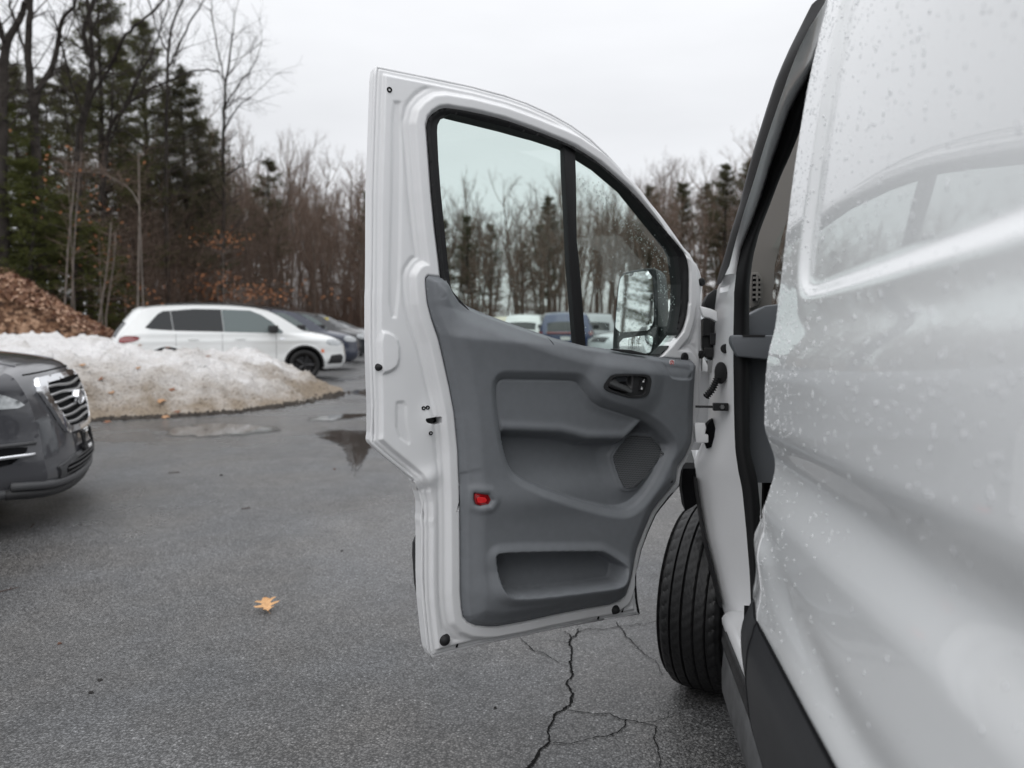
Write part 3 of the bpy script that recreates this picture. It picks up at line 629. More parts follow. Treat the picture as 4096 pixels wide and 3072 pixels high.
# --- side panel -----------------------------------------------------
PZ = np.array([p[0] for p in PROF] + [.95, 1.3, 1.36, -.83, -.92])
PL = np.array([p[1] for p in PROF] + [.455, .62, .72, .305, .33])
o_ = np.argsort(PZ); PZ, PL = PZ[o_], PL[o_]
zz = np.linspace(-.92, 1.36, 700)
ll = np.interp(zz, PZ, PL)
k_ = np.exp(-np.linspace(-2.2, 2.2, 9) ** 2); k_ /= k_.sum()
ll = np.convolve(np.pad(ll, 4, 'edge'), k_, 'valid')
_m = (zz > .02) & (zz < .68)
_q = np.polyfit(zz[_m], ll[_m], 3)
_b = S(zz, .0, .10) * (1 - S(zz, .66, .72))
ll = ll * (1 - _b) + np.polyval(_q, zz) * _b
_k = np.exp(-np.linspace(-2.2, 2.2, 21) ** 2); _k /= _k.sum()
_s = np.convolve(np.pad(ll, 10, 'edge'), _k, 'valid'); _w = S(zz, -.14, -.1) * (1 - S(zz, .12, .18))
ll = ll * (1 - _w) + _s * _w
_w = S(zz, -.33, -.285) * (1 - S(zz, -.09, .0))
ll = ll * (1 - _w) + (.2748 + .0205 * S(-zz, .118, .198) - .0180 * S(-zz, .200, .29)) * _w
prof = lambda z: np.interp(z, zz, ll)
wrap = lambda s, z: .0165 * S(s, 1.47, 1.62) * S(-z, .27, .31)
def side_l(s, z):
    # behind the pillar foot the pressing runs out into a plain sheet
    fb = S(1.50 - s, 0, .16) * S(-z, .285, .31)
    l = prof(z) * (1 - fb) + (.2770 - .009 * S(-z, .29, .49)) * fb + wrap(s, z)
    # stamped window-shaped field: corner near the door pillar
    st = np.array([(1.352, 1.20), (1.352, .60), (1.340, .45), (1.345, .3), (1.352, .2), (1.346, .145), (1.325, .112), (1.285, .097), (1.235, .092), (1.0, .091), (-1.3, .091), (-1.3, 1.20)])
    st = smooth_poly(st, 1)
    P = np.stack([s.ravel(), z.ravel()], 1)
    d, _ = sdf(st, P)
    d = d.reshape(s.shape)
    l = l + .014 * S(-d, -.001, .024)
    # soft lower swage that fades in behind the pillar
    l = l + .009 * np.exp(-((z + .375 + .06 * S(1.5 - s, 0, .6)) / .040) ** 2) * S(1.5 - s, .0, .45)
    # faint dents of thin sheet metal
    return l
front_edge = [(1.48, 1.36), (1.48, -.270), (1.50, -.285), (1.56, -.312), (1.60, -.325), (1.62, -.36), (1.62, -.492), (1.30, -.492), (-1.6, -.492), (-1.6, 1.36)]
fside = lambda u, v, d: Vn(u, side_l(u, v) + d, v)
ps = relief('side_panel', np.array(front_edge), fside, .008, M['paint'], van, skirt=.03)
cl_out = np.array([(1.62, -.495), (1.625, -.52), (1.64, -.57), (1.64, -.64), (1.615, -.72), (1.57, -.80), (1.50, -.86), (-1.6, -.86), (-1.6, -.495)])
def cl_l(u, v, d):
    t = S(-.495 - v, 0, .012)
    return Vn(u, prof(v) + wrap(u, v) - .006 * t + d, v)
clad = relief('lower_moulding', cl_out, cl_l, .008, M['satin'], van, skirt=.04)
# seam between the pillar foot and the rear panel
def side_strip(pts, w, mat_, name, lift, parent, n=60, prof_fn=None):
    pts = np.array(pts, float); t = np.concatenate([[0], np.cumsum(np.linalg.norm(np.diff(pts, axis=0), axis=1))])
    tt = np.linspace(0, t[-1], n); C = np.stack([np.interp(tt, t, pts[:, i]) for i in (0, 1)], 1)
    T_ = np.gradient(C, axis=0); N = np.stack([-T_[:, 1], T_[:, 0]], 1); N /= np.linalg.norm(N, axis=1)[:, None]
    A = C + N * w / 2; Bq = C - N * w / 2
    pf = prof_fn or (lambda u, v: side_l(u, v))
    V = np.concatenate([Vn(A[:, 0], pf(A[:, 0], A[:, 1]) - lift, A[:, 1]), Vn(Bq[:, 0], pf(Bq[:, 0], Bq[:, 1]) - lift, Bq[:, 1]),
                        Vn(A[:, 0], pf(A[:, 0], A[:, 1]) + .004, A[:, 1]), Vn(Bq[:, 0], pf(Bq[:, 0], Bq[:, 1]) + .004, Bq[:, 1])])
    F = []
    for i in range(n - 1):
        F += [(i, i + 1, n + i + 1, n + i), (i, 2 * n + i, 2 * n + i + 1, i + 1), (n + i, n + i + 1, 3 * n + i + 1, 3 * n + i)]
    return mesh_np(name, V, np.array(F), mat_, parent)
sp_ = [(1.482, -.275), (1.49, -.33), (1.482, -.38), (1.470, -.43), (1.474, -.46), (1.478, -.492)]
side_strip(sp_, .004, M['shell'], 'panel_seam', .0012, van)
side_strip([(p[0] + .004, p[1]) for p in sp_], .0025, M['rubber'], 'seam_gap', .0010, van)
clp = lambda u, v: prof(v) + wrap(u, v) - .006 * S(-.495 - v, 0, .012)
side_strip([(1.479, -.497), (1.472, -.53), (1.468, -.57), (1.48, -.62), (1.487, -.67), (1.50, -.73), (1.50, -.80)], .004, M['dark'], 'moulding_gap', .0012, van, prof_fn=clp)
side_strip([(1.59, -.4945), (1.4, -.4945), (1.0, -.4945), (0, -.4945), (-1.5, -.4945)], .004, M['dark'], 'moulding_joint', .0008, van, n=40, prof_fn=lambda u, v: prof(v) + wrap(u, v) - .003)

# rest of the body that closes the van up: roof, far side, rear, floor
m = MB()
sec = [(.72, 1.36), (.95, 1.40), (1.6, 1.41), (1.9, 1.36), (2.25, 1.2), (2.36, .4), (2.38, -.5), (2.32, -.9)]
for (l0, z0), (l1, z1_) in zip(sec[:-1], sec[1:]):
    s1a = 1.45 if z0 > .9 else (1.48 if z0 > -.45 else 1.48)
    vs = [Vn(-1.6, l0, z0), Vn(s1a, l0, z0), Vn(s1a, l1, z1_), Vn(-1.6, l1, z1_)]
    m.add(vs, [(0, 1, 2, 3)])
m.add([Vn(-1.6, .33, -.9), Vn(-1.6, 2.3, -.9), Vn(-1.6, 2.3, 1.3), Vn(-1.6, .6, 1.36)], [(0, 1, 2, 3)])
m.build('body_shell', M['paint'], van)
m = MB()
R3 = np.stack([VA, VR, VW], 1)
m.box(Vn(.0, 1.32, -.80), (1.6, .96, .06), R3)
m.box(Vn(1.95, 1.34, -.80), (.42, .95, .055), R3)
m.build('underbody', M['dark'], van)
# cab: bulkhead, floor, dashboard mass, far door with window, roof lining, windscreen
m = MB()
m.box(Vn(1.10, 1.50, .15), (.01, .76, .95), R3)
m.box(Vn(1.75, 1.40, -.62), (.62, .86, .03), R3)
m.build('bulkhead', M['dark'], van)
m = MB(); m.box(Vn(1.62, 1.3, .90), (.35, .80, .02), R3); m.build('roof_lining', M['beige'], van)
m = MB(); m.box(Vn(2.9, 1.36, -.17), (.22, .85, .18), R3); m.build('dashboard', M['trim2'], van, bevel=.03)
m = MB()
m.box(Vn(2.0, 2.30, -.30), (.55, .03, .35), R3)
m.build('passenger_door', M['paint'], van)
MB().box(Vn(2.0, 2.20, .80), (.55, .03, .06), R3).build('door_header', M['paint'], van)
m = MB(); m.add([Vn(1.4, 2.29, .05), Vn(2.9, 2.29, .05), Vn(2.3, 2.2, .74), Vn(1.4, 2.2, .74)], [(0, 1, 2, 3)]); m.build('passenger_window', M['glass'], van)
m = MB(); m.box(Vn(1.75, 1.85, .08), (.09, .22, .36), R3); m.box(Vn(1.72, 1.85, .52), (.05, .13, .09), R3); m.box(Vn(1.95, 1.85, -.30), (.25, .23, .09), R3)
m.build('passenger_seat', M['black'], van, bevel=.04, smooth=True)
m = MB(); m.box(Vn(1.66, .74, .02), (.08, .26, .40), R3); m.box(Vn(1.62, .74, .50), (.05, .14, .09), R3); m.box(Vn(1.90, .76, -.30), (.24, .24, .08), R3)
m.build('driver_seat', M['black'], van, bevel=.04, smooth=True)
_t = np.linspace(0, 2 * math.pi, 33)[:-1]
MB().tube(Vn(2.28 + .09 * np.sin(_t), .76 + .19 * np.cos(_t), -.02 + .17 * np.sin(_t)), .016, 8, cap=False).build('steering_wheel', M['black'], van, smooth=True)
m = MB(); m.add([Vn(3.25, .42, .06), Vn(3.25, 2.25, .06), Vn(1.98, 2.0, .93), Vn(1.98, .72, .93)], [(0, 1, 2, 3)]); m.build('windscreen', M['glass'], van)
m = MB()   # bonnet, wings and nose ahead of the pillar
m.add([Vn(3.25, .40, .05), Vn(3.25, 2.26, .05), Vn(3.75, 2.15, -.16), Vn(3.75, .5, -.16), Vn(3.8, .5, -.75), Vn(3.8, 2.15, -.75)], [(0, 1, 2, 3), (3, 2, 5, 4)])
m.add([Vn(2.74, .30, .12), Vn(3.25, .33, .05), Vn(3.75, .5, -.16), Vn(3.8, .5, -.75), Vn(3.5, .36, -.75), Vn(3.42, .30, -.5), Vn(3.2, .28, -.36), Vn(2.98, .28, -.33), Vn(2.80, .285, -.38), Vn(2.74, .29, -.42)], [tuple(range(10))])
m.build('front_wing', M['paint'], van)

# --- rain drops on the side ------------------------------------------
def drops(name, P3, N3, Rr, DOWN, matd, parent, stretch=1.25, seed=0):
    r = np.random.default_rng(seed)
    k, rings = 7, 2
    base = []
    for j, (el, rad) in enumerate(((0, 1.0), (.55, .86))):
        for i in range(k):
            an = 2 * math.pi * i / k
            base.append((rad * math.cos(an), rad * math.sin(an), math.sin(el) * .75))
    base.append((0, 0, .62))
    base = np.array(base)
    F = []
    for i in range(k):
        F.append((i, (i + 1) % k, k + (i + 1) % k)); F.append((i, k + (i + 1) % k, k + i)); F.append((k + i, k + (i + 1) % k, 2 * k))
    F = np.array(F)
    n = len(P3)
    Dn = DOWN - (N3 @ DOWN)[:, None] * N3; Dn /= np.linalg.norm(Dn, axis=1)[:, None]
    X = np.cross(Dn, N3)
    st = np.where(r.random(n) < .18, r.uniform(1.5, 2.6, n), r.uniform(.9, stretch, n))
    V = P3[:, None] + Rr[:, None, None] * (base[None, :, 0, None] * X[:, None] + (base[None, :, 1] * st[:, None] + 0 * base[None, :, 0])[..., None] * Dn[:, None] + base[None, :, 2, None] * N3[:, None])
    Fa = (F[None] + (np.arange(n) * len(base))[:, None, None]).reshape(-1, 3)
    o = mesh_np(name, V.reshape(-1, 3), Fa, matd, parent)
    o['kind'] = 'stuff'
    return o
def m_glint_bead():
    m = glass_mat('bead_painted_glint', (.97, .975, .98), 1.4)
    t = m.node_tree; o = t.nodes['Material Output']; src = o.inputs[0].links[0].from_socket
    df = t.nodes.new('ShaderNodeBsdfDiffuse'); df.inputs[0].default_value = (.93, .94, .95, 1)  # white mixed into the clear water paints in the drops' bright glints
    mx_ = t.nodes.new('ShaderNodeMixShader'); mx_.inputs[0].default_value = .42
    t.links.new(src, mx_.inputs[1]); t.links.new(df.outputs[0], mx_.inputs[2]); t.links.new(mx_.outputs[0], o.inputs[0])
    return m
M['glint_bead'] = m_glint_bead()
M['water'] = mat('rain_water', (1, 1, 1), rough=.0, trans=1., ior=1.33, spec=.5)
n_ = 12000
s_s = 1.478 - .95 * rng.random(n_) ** 1.7
z_s = rng.uniform(-.47, .72, n_)
dens = np.clip(.5 + .22 * np.sin(7 * s_s + 3 * z_s) * np.sin(11 * z_s - 2 * s_s) + .3 * S(s_s, 1.1, 1.45), .08, 1) * np.where(z_s < -.13, .38, 1) * np.where((z_s > -.13) & (z_s < .1), 1.0, .75)
kp = rng.random(n_) < dens
s_s, z_s = s_s[kp], z_s[kp]
l0 = side_l(s_s, z_s); e_ = 1e-3
ds = (side_l(s_s + e_, z_s) - l0) / e_; dz = (side_l(s_s, z_s + e_) - l0) / e_
N_ = -VR[None] + ds[:, None] * VA[None] + dz[:, None] * VW[None]; N_ /= np.linalg.norm(N_, axis=1)[:, None]
drops('rain_drops', Vn(s_s, l0 + .0004, z_s), N_, .0009 + .0020 * rng.random(len(s_s)) ** 2.2, -VW, M['glint_bead'], van, seed=4)

# --- the open door ----------------------------------------------------
DOUT, WIN_, TR = np.array(DOOR_OUT), np.array(WIN), np.array(TRIM)
def shell_n(u, v):
    P = np.stack([u, v], 1)
    d = -sdf(DOUT, P)[0]
    e = np.minimum(sdf(WIN_, P)[0], sdf(TR, P)[0] + .004)
    h = -.010 + .006 * S(d, .004, .0095) + .012 * S(d, .016, .026)
    h = h + .016 * (1 - S(e, .030, .048)) - .012 * (1 - S(e, .0, .010))
    h = h - .004 * np.exp(-((e - .062) / .006) ** 2) * S(d, .03, .04)
    for poly, dp in ((EMB1, -.0045), (EMB2, -.0035), (EMB3, .008)):
        sd_ = sdf(smooth_poly(np.array(poly), 1), P)[0]
        h = h + dp * (1 - S(sd_, -.009, .001))
    # lower rear: pressing steps in beside the latch
    lat = np.array(LATCH).mean(0)
    g = np.exp(-((u - lat[0] - .0) / .03) ** 2 - ((v - lat[1]) / .05) ** 2)
    h = h + .008 * g
    h = h + .010 * np.exp(-((v + .335 - .25 * (u - .12)) / .028) ** 2) * S(.20 - u, 0, .05) * S(u, .06, .10)
    h = h + .0006 * np.sin(40 * u + 13 * v)
    return h
fsh = lambda u, v, d: Dr(u, v, shell_n(u, v) - d)
lat_poly = np.array(LATCH)
TRH = TR + 0
tn_ = sdf(TR, TR)[1]
_c = np.roll(TR, -1, 0) - np.roll(TR, 1, 0); _nn = np.stack([-_c[:, 1], _c[:, 0]], 1); _nn /= np.linalg.norm(_nn, axis=1)[:, None]
_ar = .5 * np.sum(TR[:, 0] * np.roll(TR[:, 1], -1) - np.roll(TR[:, 0], -1) * TR[:, 1])
TRH = TR + _nn * (.016 if _ar > 0 else -.016)
door = relief('door', DOUT, fsh, .0028, M['shell'], van, holes=[WIN_, lat_poly, TRH], skirt=.045)
door['label'] = 'open driver door swung out, inner side facing the viewer'
hn = np.full(len(DOUT), -.0125)
_ix = np.array([k for k in range(len(DOUT)) if not 24 <= k <= 44])
_h = np.concatenate([DOUT[45:], DOUT[:24]])
_h = _h + (DOUT.mean(0) - _h) * .003
MB().tube(Dr(_h[:, 0], _h[:, 1], np.full(len(_h), -.0125)), .0052, 8).build('hem', M['shell'], door, smooth=True)
_h = DOUT[44:46]
MB().tube(Dr(_h[:, 0], _h[:, 1] + .002, np.full(len(_h), -.0125)), .0045, 8).build('hem', M['shell'], door, smooth=True)
def dadd(o): return o
# outer skin and bottom closure
fsk = lambda u, v, d: Dr(u, v, -.065 + .038 * (1 - S(sdf(WIN_, np.stack([u, v], 1))[0], .0, .05)) - d)
relief('outer_skin', DOUT + (DOUT.mean(0) - DOUT) * .006, fsk, .008, M['paint'], door, holes=[WIN_], skirt=-.035)
# window seal: ring between opening and glass
WG = np.array(GLASS)
fse = lambda u, v, d: Dr(u, v, .010 + .010 * np.exp(-(np.minimum(sdf(WIN_, np.stack([u, v], 1))[0] + .006, 0) / .006) ** 2) - d)
relief('window_seal', smooth_poly(WIN_, 1), fse, .005, M['rubber'], door, holes=[WG], skirt=.05)
MB().prism(np.array(BAR), dr1, -.014, .010).build('divider_bar', M['rubber'], door, bevel=.003, smooth=True, sharp=40)
bx_ = np.array(BAR)[:, 0]
split = .5 * (bx_.min() + bx_.max())
def clip_half(poly, left):
    c = np.array(BAR); cx = lambda v: np.interp(v, [c[:, 1].min(), c[:, 1].max()], [c[c[:, 1].argmin(), 0], c[c[:, 1].argmax(), 0]])
    out_ = []
    n = len(poly)
    for i in range(n):
        a_, b_ = poly[i], poly[(i + 1) % n]
        fa = (a_[0] - cx(a_[1])) * (-1 if left else 1); fb = (b_[0] - cx(b_[1])) * (-1 if left else 1)
        if fa >= 0: out_.append(a_)
        if fa * fb < 0: out_.append(a_ + (b_ - a_) * fa / (fa - fb))
    return np.array(out_)
from_gl = sdf(WG, WG)[0]
GW = WG + (WG - WG.mean(0)) * .02
MB().prism(clip_half(GW, True), dr1, -.012, -.009).build('window_glass', M['glass'], door)
MB().prism(clip_half(GW, False), dr1, -.012, -.009).build('quarter_glass', M['glass'], door)
# drops on the outside of the quarter glass (curtain under the frame, sparse elsewhere)
qg = clip_half(WG, False)
cand = rng.uniform(qg.min(0), qg.max(0), (9000, 2))
di, _ = sdf(qg, cand)
top = np.array([p for p in GLASS[5:13]])
td = pldist(top, cand)
dn_ = np.exp(-((td - .055) / .020) ** 2) * S(cand[:, 0], .62, .76) * .5 + .03
kp = (di < -.006) & (rng.random(len(cand)) < dn_)
cq = cand[kp]
drops('window_drops', Dr(cq[:, 0], cq[:, 1], np.full(len(cq), -.0125)), np.tile(-DN, (len(cq), 1)), .0011 + .0013 * rng.random(len(cq)) ** 1.5, -VW, M['glint_bead'], door, seed=9)
gb = np.array([(rng.uniform(.70, .95), rng.uniform(-.02, .03)) for _ in range(26)])
gb = gb[sdf(WG, gb)[0] < -.004]
# --- inner trim
LED = np.array(LEDGE); R1s = smooth_poly(np.array(R1), 2); PK = smooth_poly(np.array(POCK), 2); SPs = smooth_poly(np.array(SPK), 1)
PADP = np.array(PADEDGE); CUs = smooth_poly(np.array(CUP), 1); REs = np.array(REFL); NOs = smooth_poly(np.array(NOTCH), 1); SMs = np.array(SMALL); SCs = smooth_poly(np.array(SCREWCOVER), 1)
def trim_n(u, v):
    P = np.stack([u, v], 1)
    d = -sdf(TR, P)[0]
    h = .018 + .020 * S(d, .0, .016) + .022 * S(d, .004, .060)
    vl = np.interp(u, LED[:, 0], LED[:, 1])
    dl = v - vl
    left = S(u, LED[0, 0] - .01, LED[0, 0] + .06)
    h = h + .020 * np.exp(-np.maximum(-dl, 0) / .10) * left * (dl < 0) + .020 * left * (dl >= 0)
    sp2 = .004 * np.log1p(np.exp(np.clip(dl / .004, -30, 30)))
    h = h - .50 * np.minimum(sp2, .075) * S(u, LED[1, 0] - .02, LED[3, 0])
    # main recess
    s1, _ = sdf(R1s, P)
    h = h - .015 * (1 - S(s1, -.001, .026)) - .006 * np.exp(-(s1 / .0026) ** 2)
    inside = 1 - S(s1, -.007, -.001)
    vp = np.interp(u, PADP[:, 0], PADP[:, 1])
    below = S(vp - v, -.004, .026)
    depth = .060 - .030 * S(vp - v, .05, .28)
    ss, _ = sdf(SPs, P)
    depth = depth - .010 * (1 - S(ss, .0, .012)) - .012 * (1 - S(ss, .0, .05))
    h = h - inside * below * depth
    h = h + .004 * np.exp(-((vp - v + .012) / .012) ** 2) * inside
    rimg = np.exp(-(ss / .0024) ** 2)
    h = h - .005 * rimg * inside
    # handle boss and cup
    sc_, _ = sdf(CUs, P)
    h = h + .016 * (1 - S(sc_, .0, .075)) - .030 * (1 - S(sc_, -.010, .001))
    # lower pocket
    pk, _ = sdf(PK, P)
    pc = PK.mean(0)
    low = S(pc[1] - v, -.04, .05)
    h = h + .010 * (1 - S(pk, .0, .030)) + low * .020 * np.exp(-(np.maximum(pk, 0) / .045) ** 2)
    h = h - .085 * (1 - S(pk, -.010, .0))
    # reflector pocket, small notch panel with its grooves, screw cover
    re, _ = sdf(REs, P)
    h = h - .012 * (1 - S(re, -.004, .004)) + .004 * np.exp(-((re - .012) / .010) ** 2)
    no, _ = sdf(NOs, P)
    h = h - .0055 * (1 - S(no, -.004, .0015))
    sm, _ = sdf(SMs, P)
    h = h - .0022 * (1 - S(sm, -.003, .001))
    sv, _ = sdf(SCs, P)
    h = h - .0016 * np.exp(-(sv / .0016) ** 2)
    h = h + .012 * np.exp(-((u - PK[:, 0].mean()) / .3) ** 2 - ((v + .40) / .05) ** 2)
    return h
ftr = lambda u, v, d: Dr(u, v, trim_n(u, v) - d)
trim = relief('door_trim', TR, ftr, .0034, M['trim'], door, skirt=.035)
def on_trim(u, v): return float(trim_n(np.array([u]), np.array([v]))[0])
# speaker grille: perforated sheet
def m_perf():
    m_ = bpy.data.materials.new('perforated_plastic'); m_.use_nodes = True
    t = m_.node_tree; b = t.nodes['Principled BSDF']; L = t.links.new
    uvn = t.nodes.new('ShaderNodeAttribute'); uvn.attribute_name = 'door_uv'
    vm = t.nodes.new('ShaderNodeVectorMath'); vm.operation = 'SCALE'; vm.inputs[3].default_value = 1 / .0056
    L(uvn.outputs['Vector'], vm.inputs[0])
    v = t.nodes.new('ShaderNodeTexVoronoi'); v.voronoi_dimensions = '2D'; v.inputs['Scale'].default_value = 1; v.inputs['Randomness'].default_value = 0
    L(vm.outputs[0], v.inputs[0])
    r = t.nodes.new('ShaderNodeMapRange'); r.inputs[1].default_value = .31; r.inputs[2].default_value = .37; r.inputs[3].default_value = 0; r.inputs[4].default_value = 1
    L(v.outputs['Distance'], r.inputs[0])
    x = t.nodes.new('ShaderNodeMixRGB'); x.inputs[1].default_value = (.014, .015, .016, 1); x.inputs[2].default_value = (.11, .115, .122, 1)
    L(r.outputs[0], x.inputs[0]); L(x.outputs[0], b.inputs['Base Color']); b.inputs['Roughness'].default_value = .5
    bp = t.nodes.new('ShaderNodeBump'); bp.inputs['Distance'].default_value = .0015; bp.inputs['Strength'].default_value = .8
    L(r.outputs[0], bp.inputs['Height']); L(bp.outputs[0], b.inputs['Normal'])
    return m_
def grille_panel(name, poly, lift, thick, mat_, parent, res=.004):
    f = lambda u, v, d: Dr(u, v, trim_n(u, v) + lift - d)
    return relief(name, poly, f, res, mat_, parent, skirt=thick)
spk_in = SPs + (SPs.mean(0) - SPs) * .05
sg = grille_panel('speaker_grille', spk_in, .0025, .003, m_perf(), door)
me = sg.data
co = np.zeros(len(me.vertices) * 3, np.float32); me.vertices.foreach_get('co', co); co = co.reshape(-1, 3)
rel = co - BD
at_ = me.attributes.new('door_uv', 'FLOAT_VECTOR', 'POINT')
uvv = np.stack([rel @ DU, rel @ VW + .5 * 0, np.zeros(len(rel))], 1)
uvv[:, 0] += uvv[:, 1] * .5      # offset rows
at_.data.foreach_set('vector', uvv.astype(np.float32).ravel())
# pocket floors stay part of the trim; handle bezel, lever, switch
def ring(name, poly, inner, n0, n1, mat_, parent, bev=.0):
    p, q = np.asarray(poly), np.asarray(inner); n = len(p)
    V = np.concatenate([Dr(p[:, 0], p[:, 1], n0), Dr(p[:, 0], p[:, 1], n1), Dr(q[:, 0], q[:, 1], n1), Dr(q[:, 0], q[:, 1], n0 - .0)])
    F = []
    for i in range(n):
        j = (i + 1) % n
        F += [(i, j, n + j, n + i), (n + i, n + j, 2 * n + j, 2 * n + i), (2 * n + i, 2 * n + j, 3 * n + j, 3 * n + i)]
    return mesh_np(name, V, np.array(F), mat_, parent, sharp=50)
cu = np.array(CUP); cn = on_trim(*cu[0]) ; cc_ = cu.mean(0)
NB = on_trim(cc_[0] + .13, cc_[1] - .0) + .004
NB = on_trim(cu[12][0] + .012, cu[12][1])
M['bezel'] = mat('charcoal_handle_plastic', (.028, .028, .029), rough=.38, spec=.45)
bz = ring('handle_bezel', smooth_poly(cu + (cu - cc_) * .03, 1), smooth_poly(cc_ + (cu - cc_) * .86, 1), NB - .012, NB + .004, M['bezel'], door)
relief('handle_cup', smooth_poly(cc_ + (cu - cc_) * .9, 1), lambda u, v, d: Dr(u, v, NB - .006 - .022 * S((v - (cc_[1] - .004)), -.02, .02) * (1 - S(u, cc_[0] + .01, cc_[0] + .022)) - d), .003, M['bezel'], door, skirt=.01)
lv = np.array(LEVER); lcx = lv.mean(0)
relief('door_handle', smooth_poly(lv, 1), lambda u, v, d: Dr(u, v, NB + .003 + .006 * np.exp(-((v - lcx[1] + .008 + .35 * (u - lcx[0])) / .010) ** 2) - d), .0025, M['bezel'], door, skirt=.012)
ls = np.array(LOCKSW)
lsw = MB().prism(ls, dr1, NB - .008, NB - .001)
lo_ = lsw.build('lock_switch', M['rubber'], door, bevel=.0012)
def lockmark(cx, cy, open_):
    m_ = MB(); w = .0032
    m_.prism([(cx - w, cy - .0035), (cx + w, cy - .0035), (cx + w, cy + .0008), (cx - w, cy + .0008)], dr1, NB - .0012, NB - .0004)
    dx = .003 if open_ else 0
    arc = [(cx + dx + .0021 * math.cos(t), cy + .0012 + .0034 * math.sin(t)) for t in np.linspace(math.pi, 0 if not open_ else .5, 7)]
    m_.tube(Dr([p[0] for p in arc], [p[1] for p in arc], NB - .0004), .0006, 4)
    return m_.build('lock_symbol', M['white'], door)
c_ = ls.mean(0)
lockmark(c_[0] + .004, c_[1] + .011, True); lockmark(c_[0] - .002, c_[1] - .011, False)
# reflector
rp = np.array(REFL); rc = rp.mean(0); rn = on_trim(rc[0] - .03, rc[1]) + .007
MB().prism(rp, dr1, rn - .012, rn + .002).build('reflector', M['red'], door, bevel=.003, smooth=True, sharp=40)
MB().prism(rc + (rp - rc) * np.array([.62, .5]) + np.array([-.003, .0]), dr1, rn, rn + .0035).build('reflector_core', M['redcore'], door, bevel=.001)
# sticker with a red no-go symbol
sk = np.array(STICK); sn = on_trim(*sk.mean(0)) + .0006; sc0 = sk.mean(0)
MB().prism(sk, dr1, sn - .0004, sn + .0004).build('warning_sticker', M['white'], door)
mm = MB(); rr_ = .0072
th = np.linspace(0, 2 * math.pi, 25)
mm.tube(Dr(sc0[0] + rr_ * np.cos(th), sc0[1] + rr_ * np.sin(th), sn + .0006), .0011, 4, cap=False)
mm.tube(Dr(sc0[0] + np.array([-.0052, .0052]), sc0[1] + np.array([-.0046, .0052]), sn + .0006), .0009, 4)
mm.build('prohibition_mark', M['redprint'], door)
mm = MB(); mm.prism([(sc0[0] - .002, sc0[1] - .003), (sc0[0] + .002, sc0[1] - .003), (sc0[0] + .0015, sc0[1] + .001), (sc0[0] - .0015, sc0[1] + .001)], dr1, sn + .0004, sn + .0008)
mm.tube(Dr(sc0[0] + .0016 * np.cos(th), sc0[1] + .0028 + .0016 * np.sin(th), sn + .0006), .0005, 4, cap=False)
mm.build('sticker_figure', M['redprint'], door)
# joint line of the fold in the upper trim, black sill clip
MB().prism(np.array(CLIP), dr1, .045, .060).build('sill_clip', M['bezel'], door, bevel=.0015)
fo = np.array(FOLD); fn_ = np.array([on_trim(*q) for q in fo])
MB().tube(Dr(fo[:, 0], fo[:, 1], fn_ + .0002), .0011, 4).build('joint_line', M['dark'], door)
MB().lathe([(.0001, .003), (.004, .002), (.006, -.002)], Dr(PIN[0], PIN[1], on_trim(*PIN)), DN, 8).build('trim_clip', M['bezel'], door)
# plugs, bumpers, screw holes, slots
for i, (u, v) in enumerate(PLUGS):
    n0 = float(shell_n(np.array([u]), np.array([v]))[0])
    rr = (.0135, .0135, .015)[i]
    MB().lathe([(0.0001, .002), (rr * .25, .002), (rr * .3, .0032), (rr * .8, .0035), (rr, .001), (rr, -.004)], Dr(u, v, n0 + (.012 if i < 2 else .003)), DN, 20).build('plug', M['rubber'], door, smooth=True, sharp=50)
for i, (u, v) in enumerate(BUMP):
    n0 = float(shell_n(np.array([u]), np.array([v]))[0])
    rr = (.0155, .014, .009)[i]
    MB().lathe([(0.0001, .014), (rr * .55, .013), (rr * .85, .006), (rr, .001), (rr * 1.15, -.003)], Dr(u, v, n0), DN, 18).build('rubber_bumper', M['rubber'], door, smooth=True, sharp=60)
for i, (u, v) in enumerate(HOLES):
    n0 = float(shell_n(np.array([u]), np.array([v]))[0])
    rr = .0058 if i < 3 else .0075
    mm = MB().lathe([(0.0001, -.002), (rr * .45, -.002), (rr * .5, .0015), (rr * .9, .002), (rr, -.002)], Dr(u, v, n0 + .0008), DN, 14)
    mm.build('bolt_hole', M['dark'], door, smooth=True, sharp=40)
for u, v in SLOTS:
    n0 = float(shell_n(np.array([u]), np.array([v]))[0])
    MB().prism([(u - .006, v - .009), (u - .001, v - .009), (u + .001, v), (u + .006, v + .009), (u + .0, v + .009), (u - .002, v)], dr1, n0 - .003, n0 + .0012).build('drain_slot', M['dark'], door)
# latch mechanism inside its opening
lc = lat_poly.mean(0)
MB().box(Dr(lc[0], lc[1], -.028), (.045, .022, .004), np.stack([DU, VW, DN], 1)).build('latch_box', M['dark'], door)
mm = MB(); mm.prism([(lc[0] - .012, lc[1] - .012), (lc[0] + .004, lc[1] - .013), (lc[0] + .012, lc[1] - .002), (lc[0] - .002, lc[1] + .010), (lc[0] - .016, lc[1] + .004)], dr1, -.02, -.008)
mm.build('latch_claw', M['black'], door, bevel=.002)
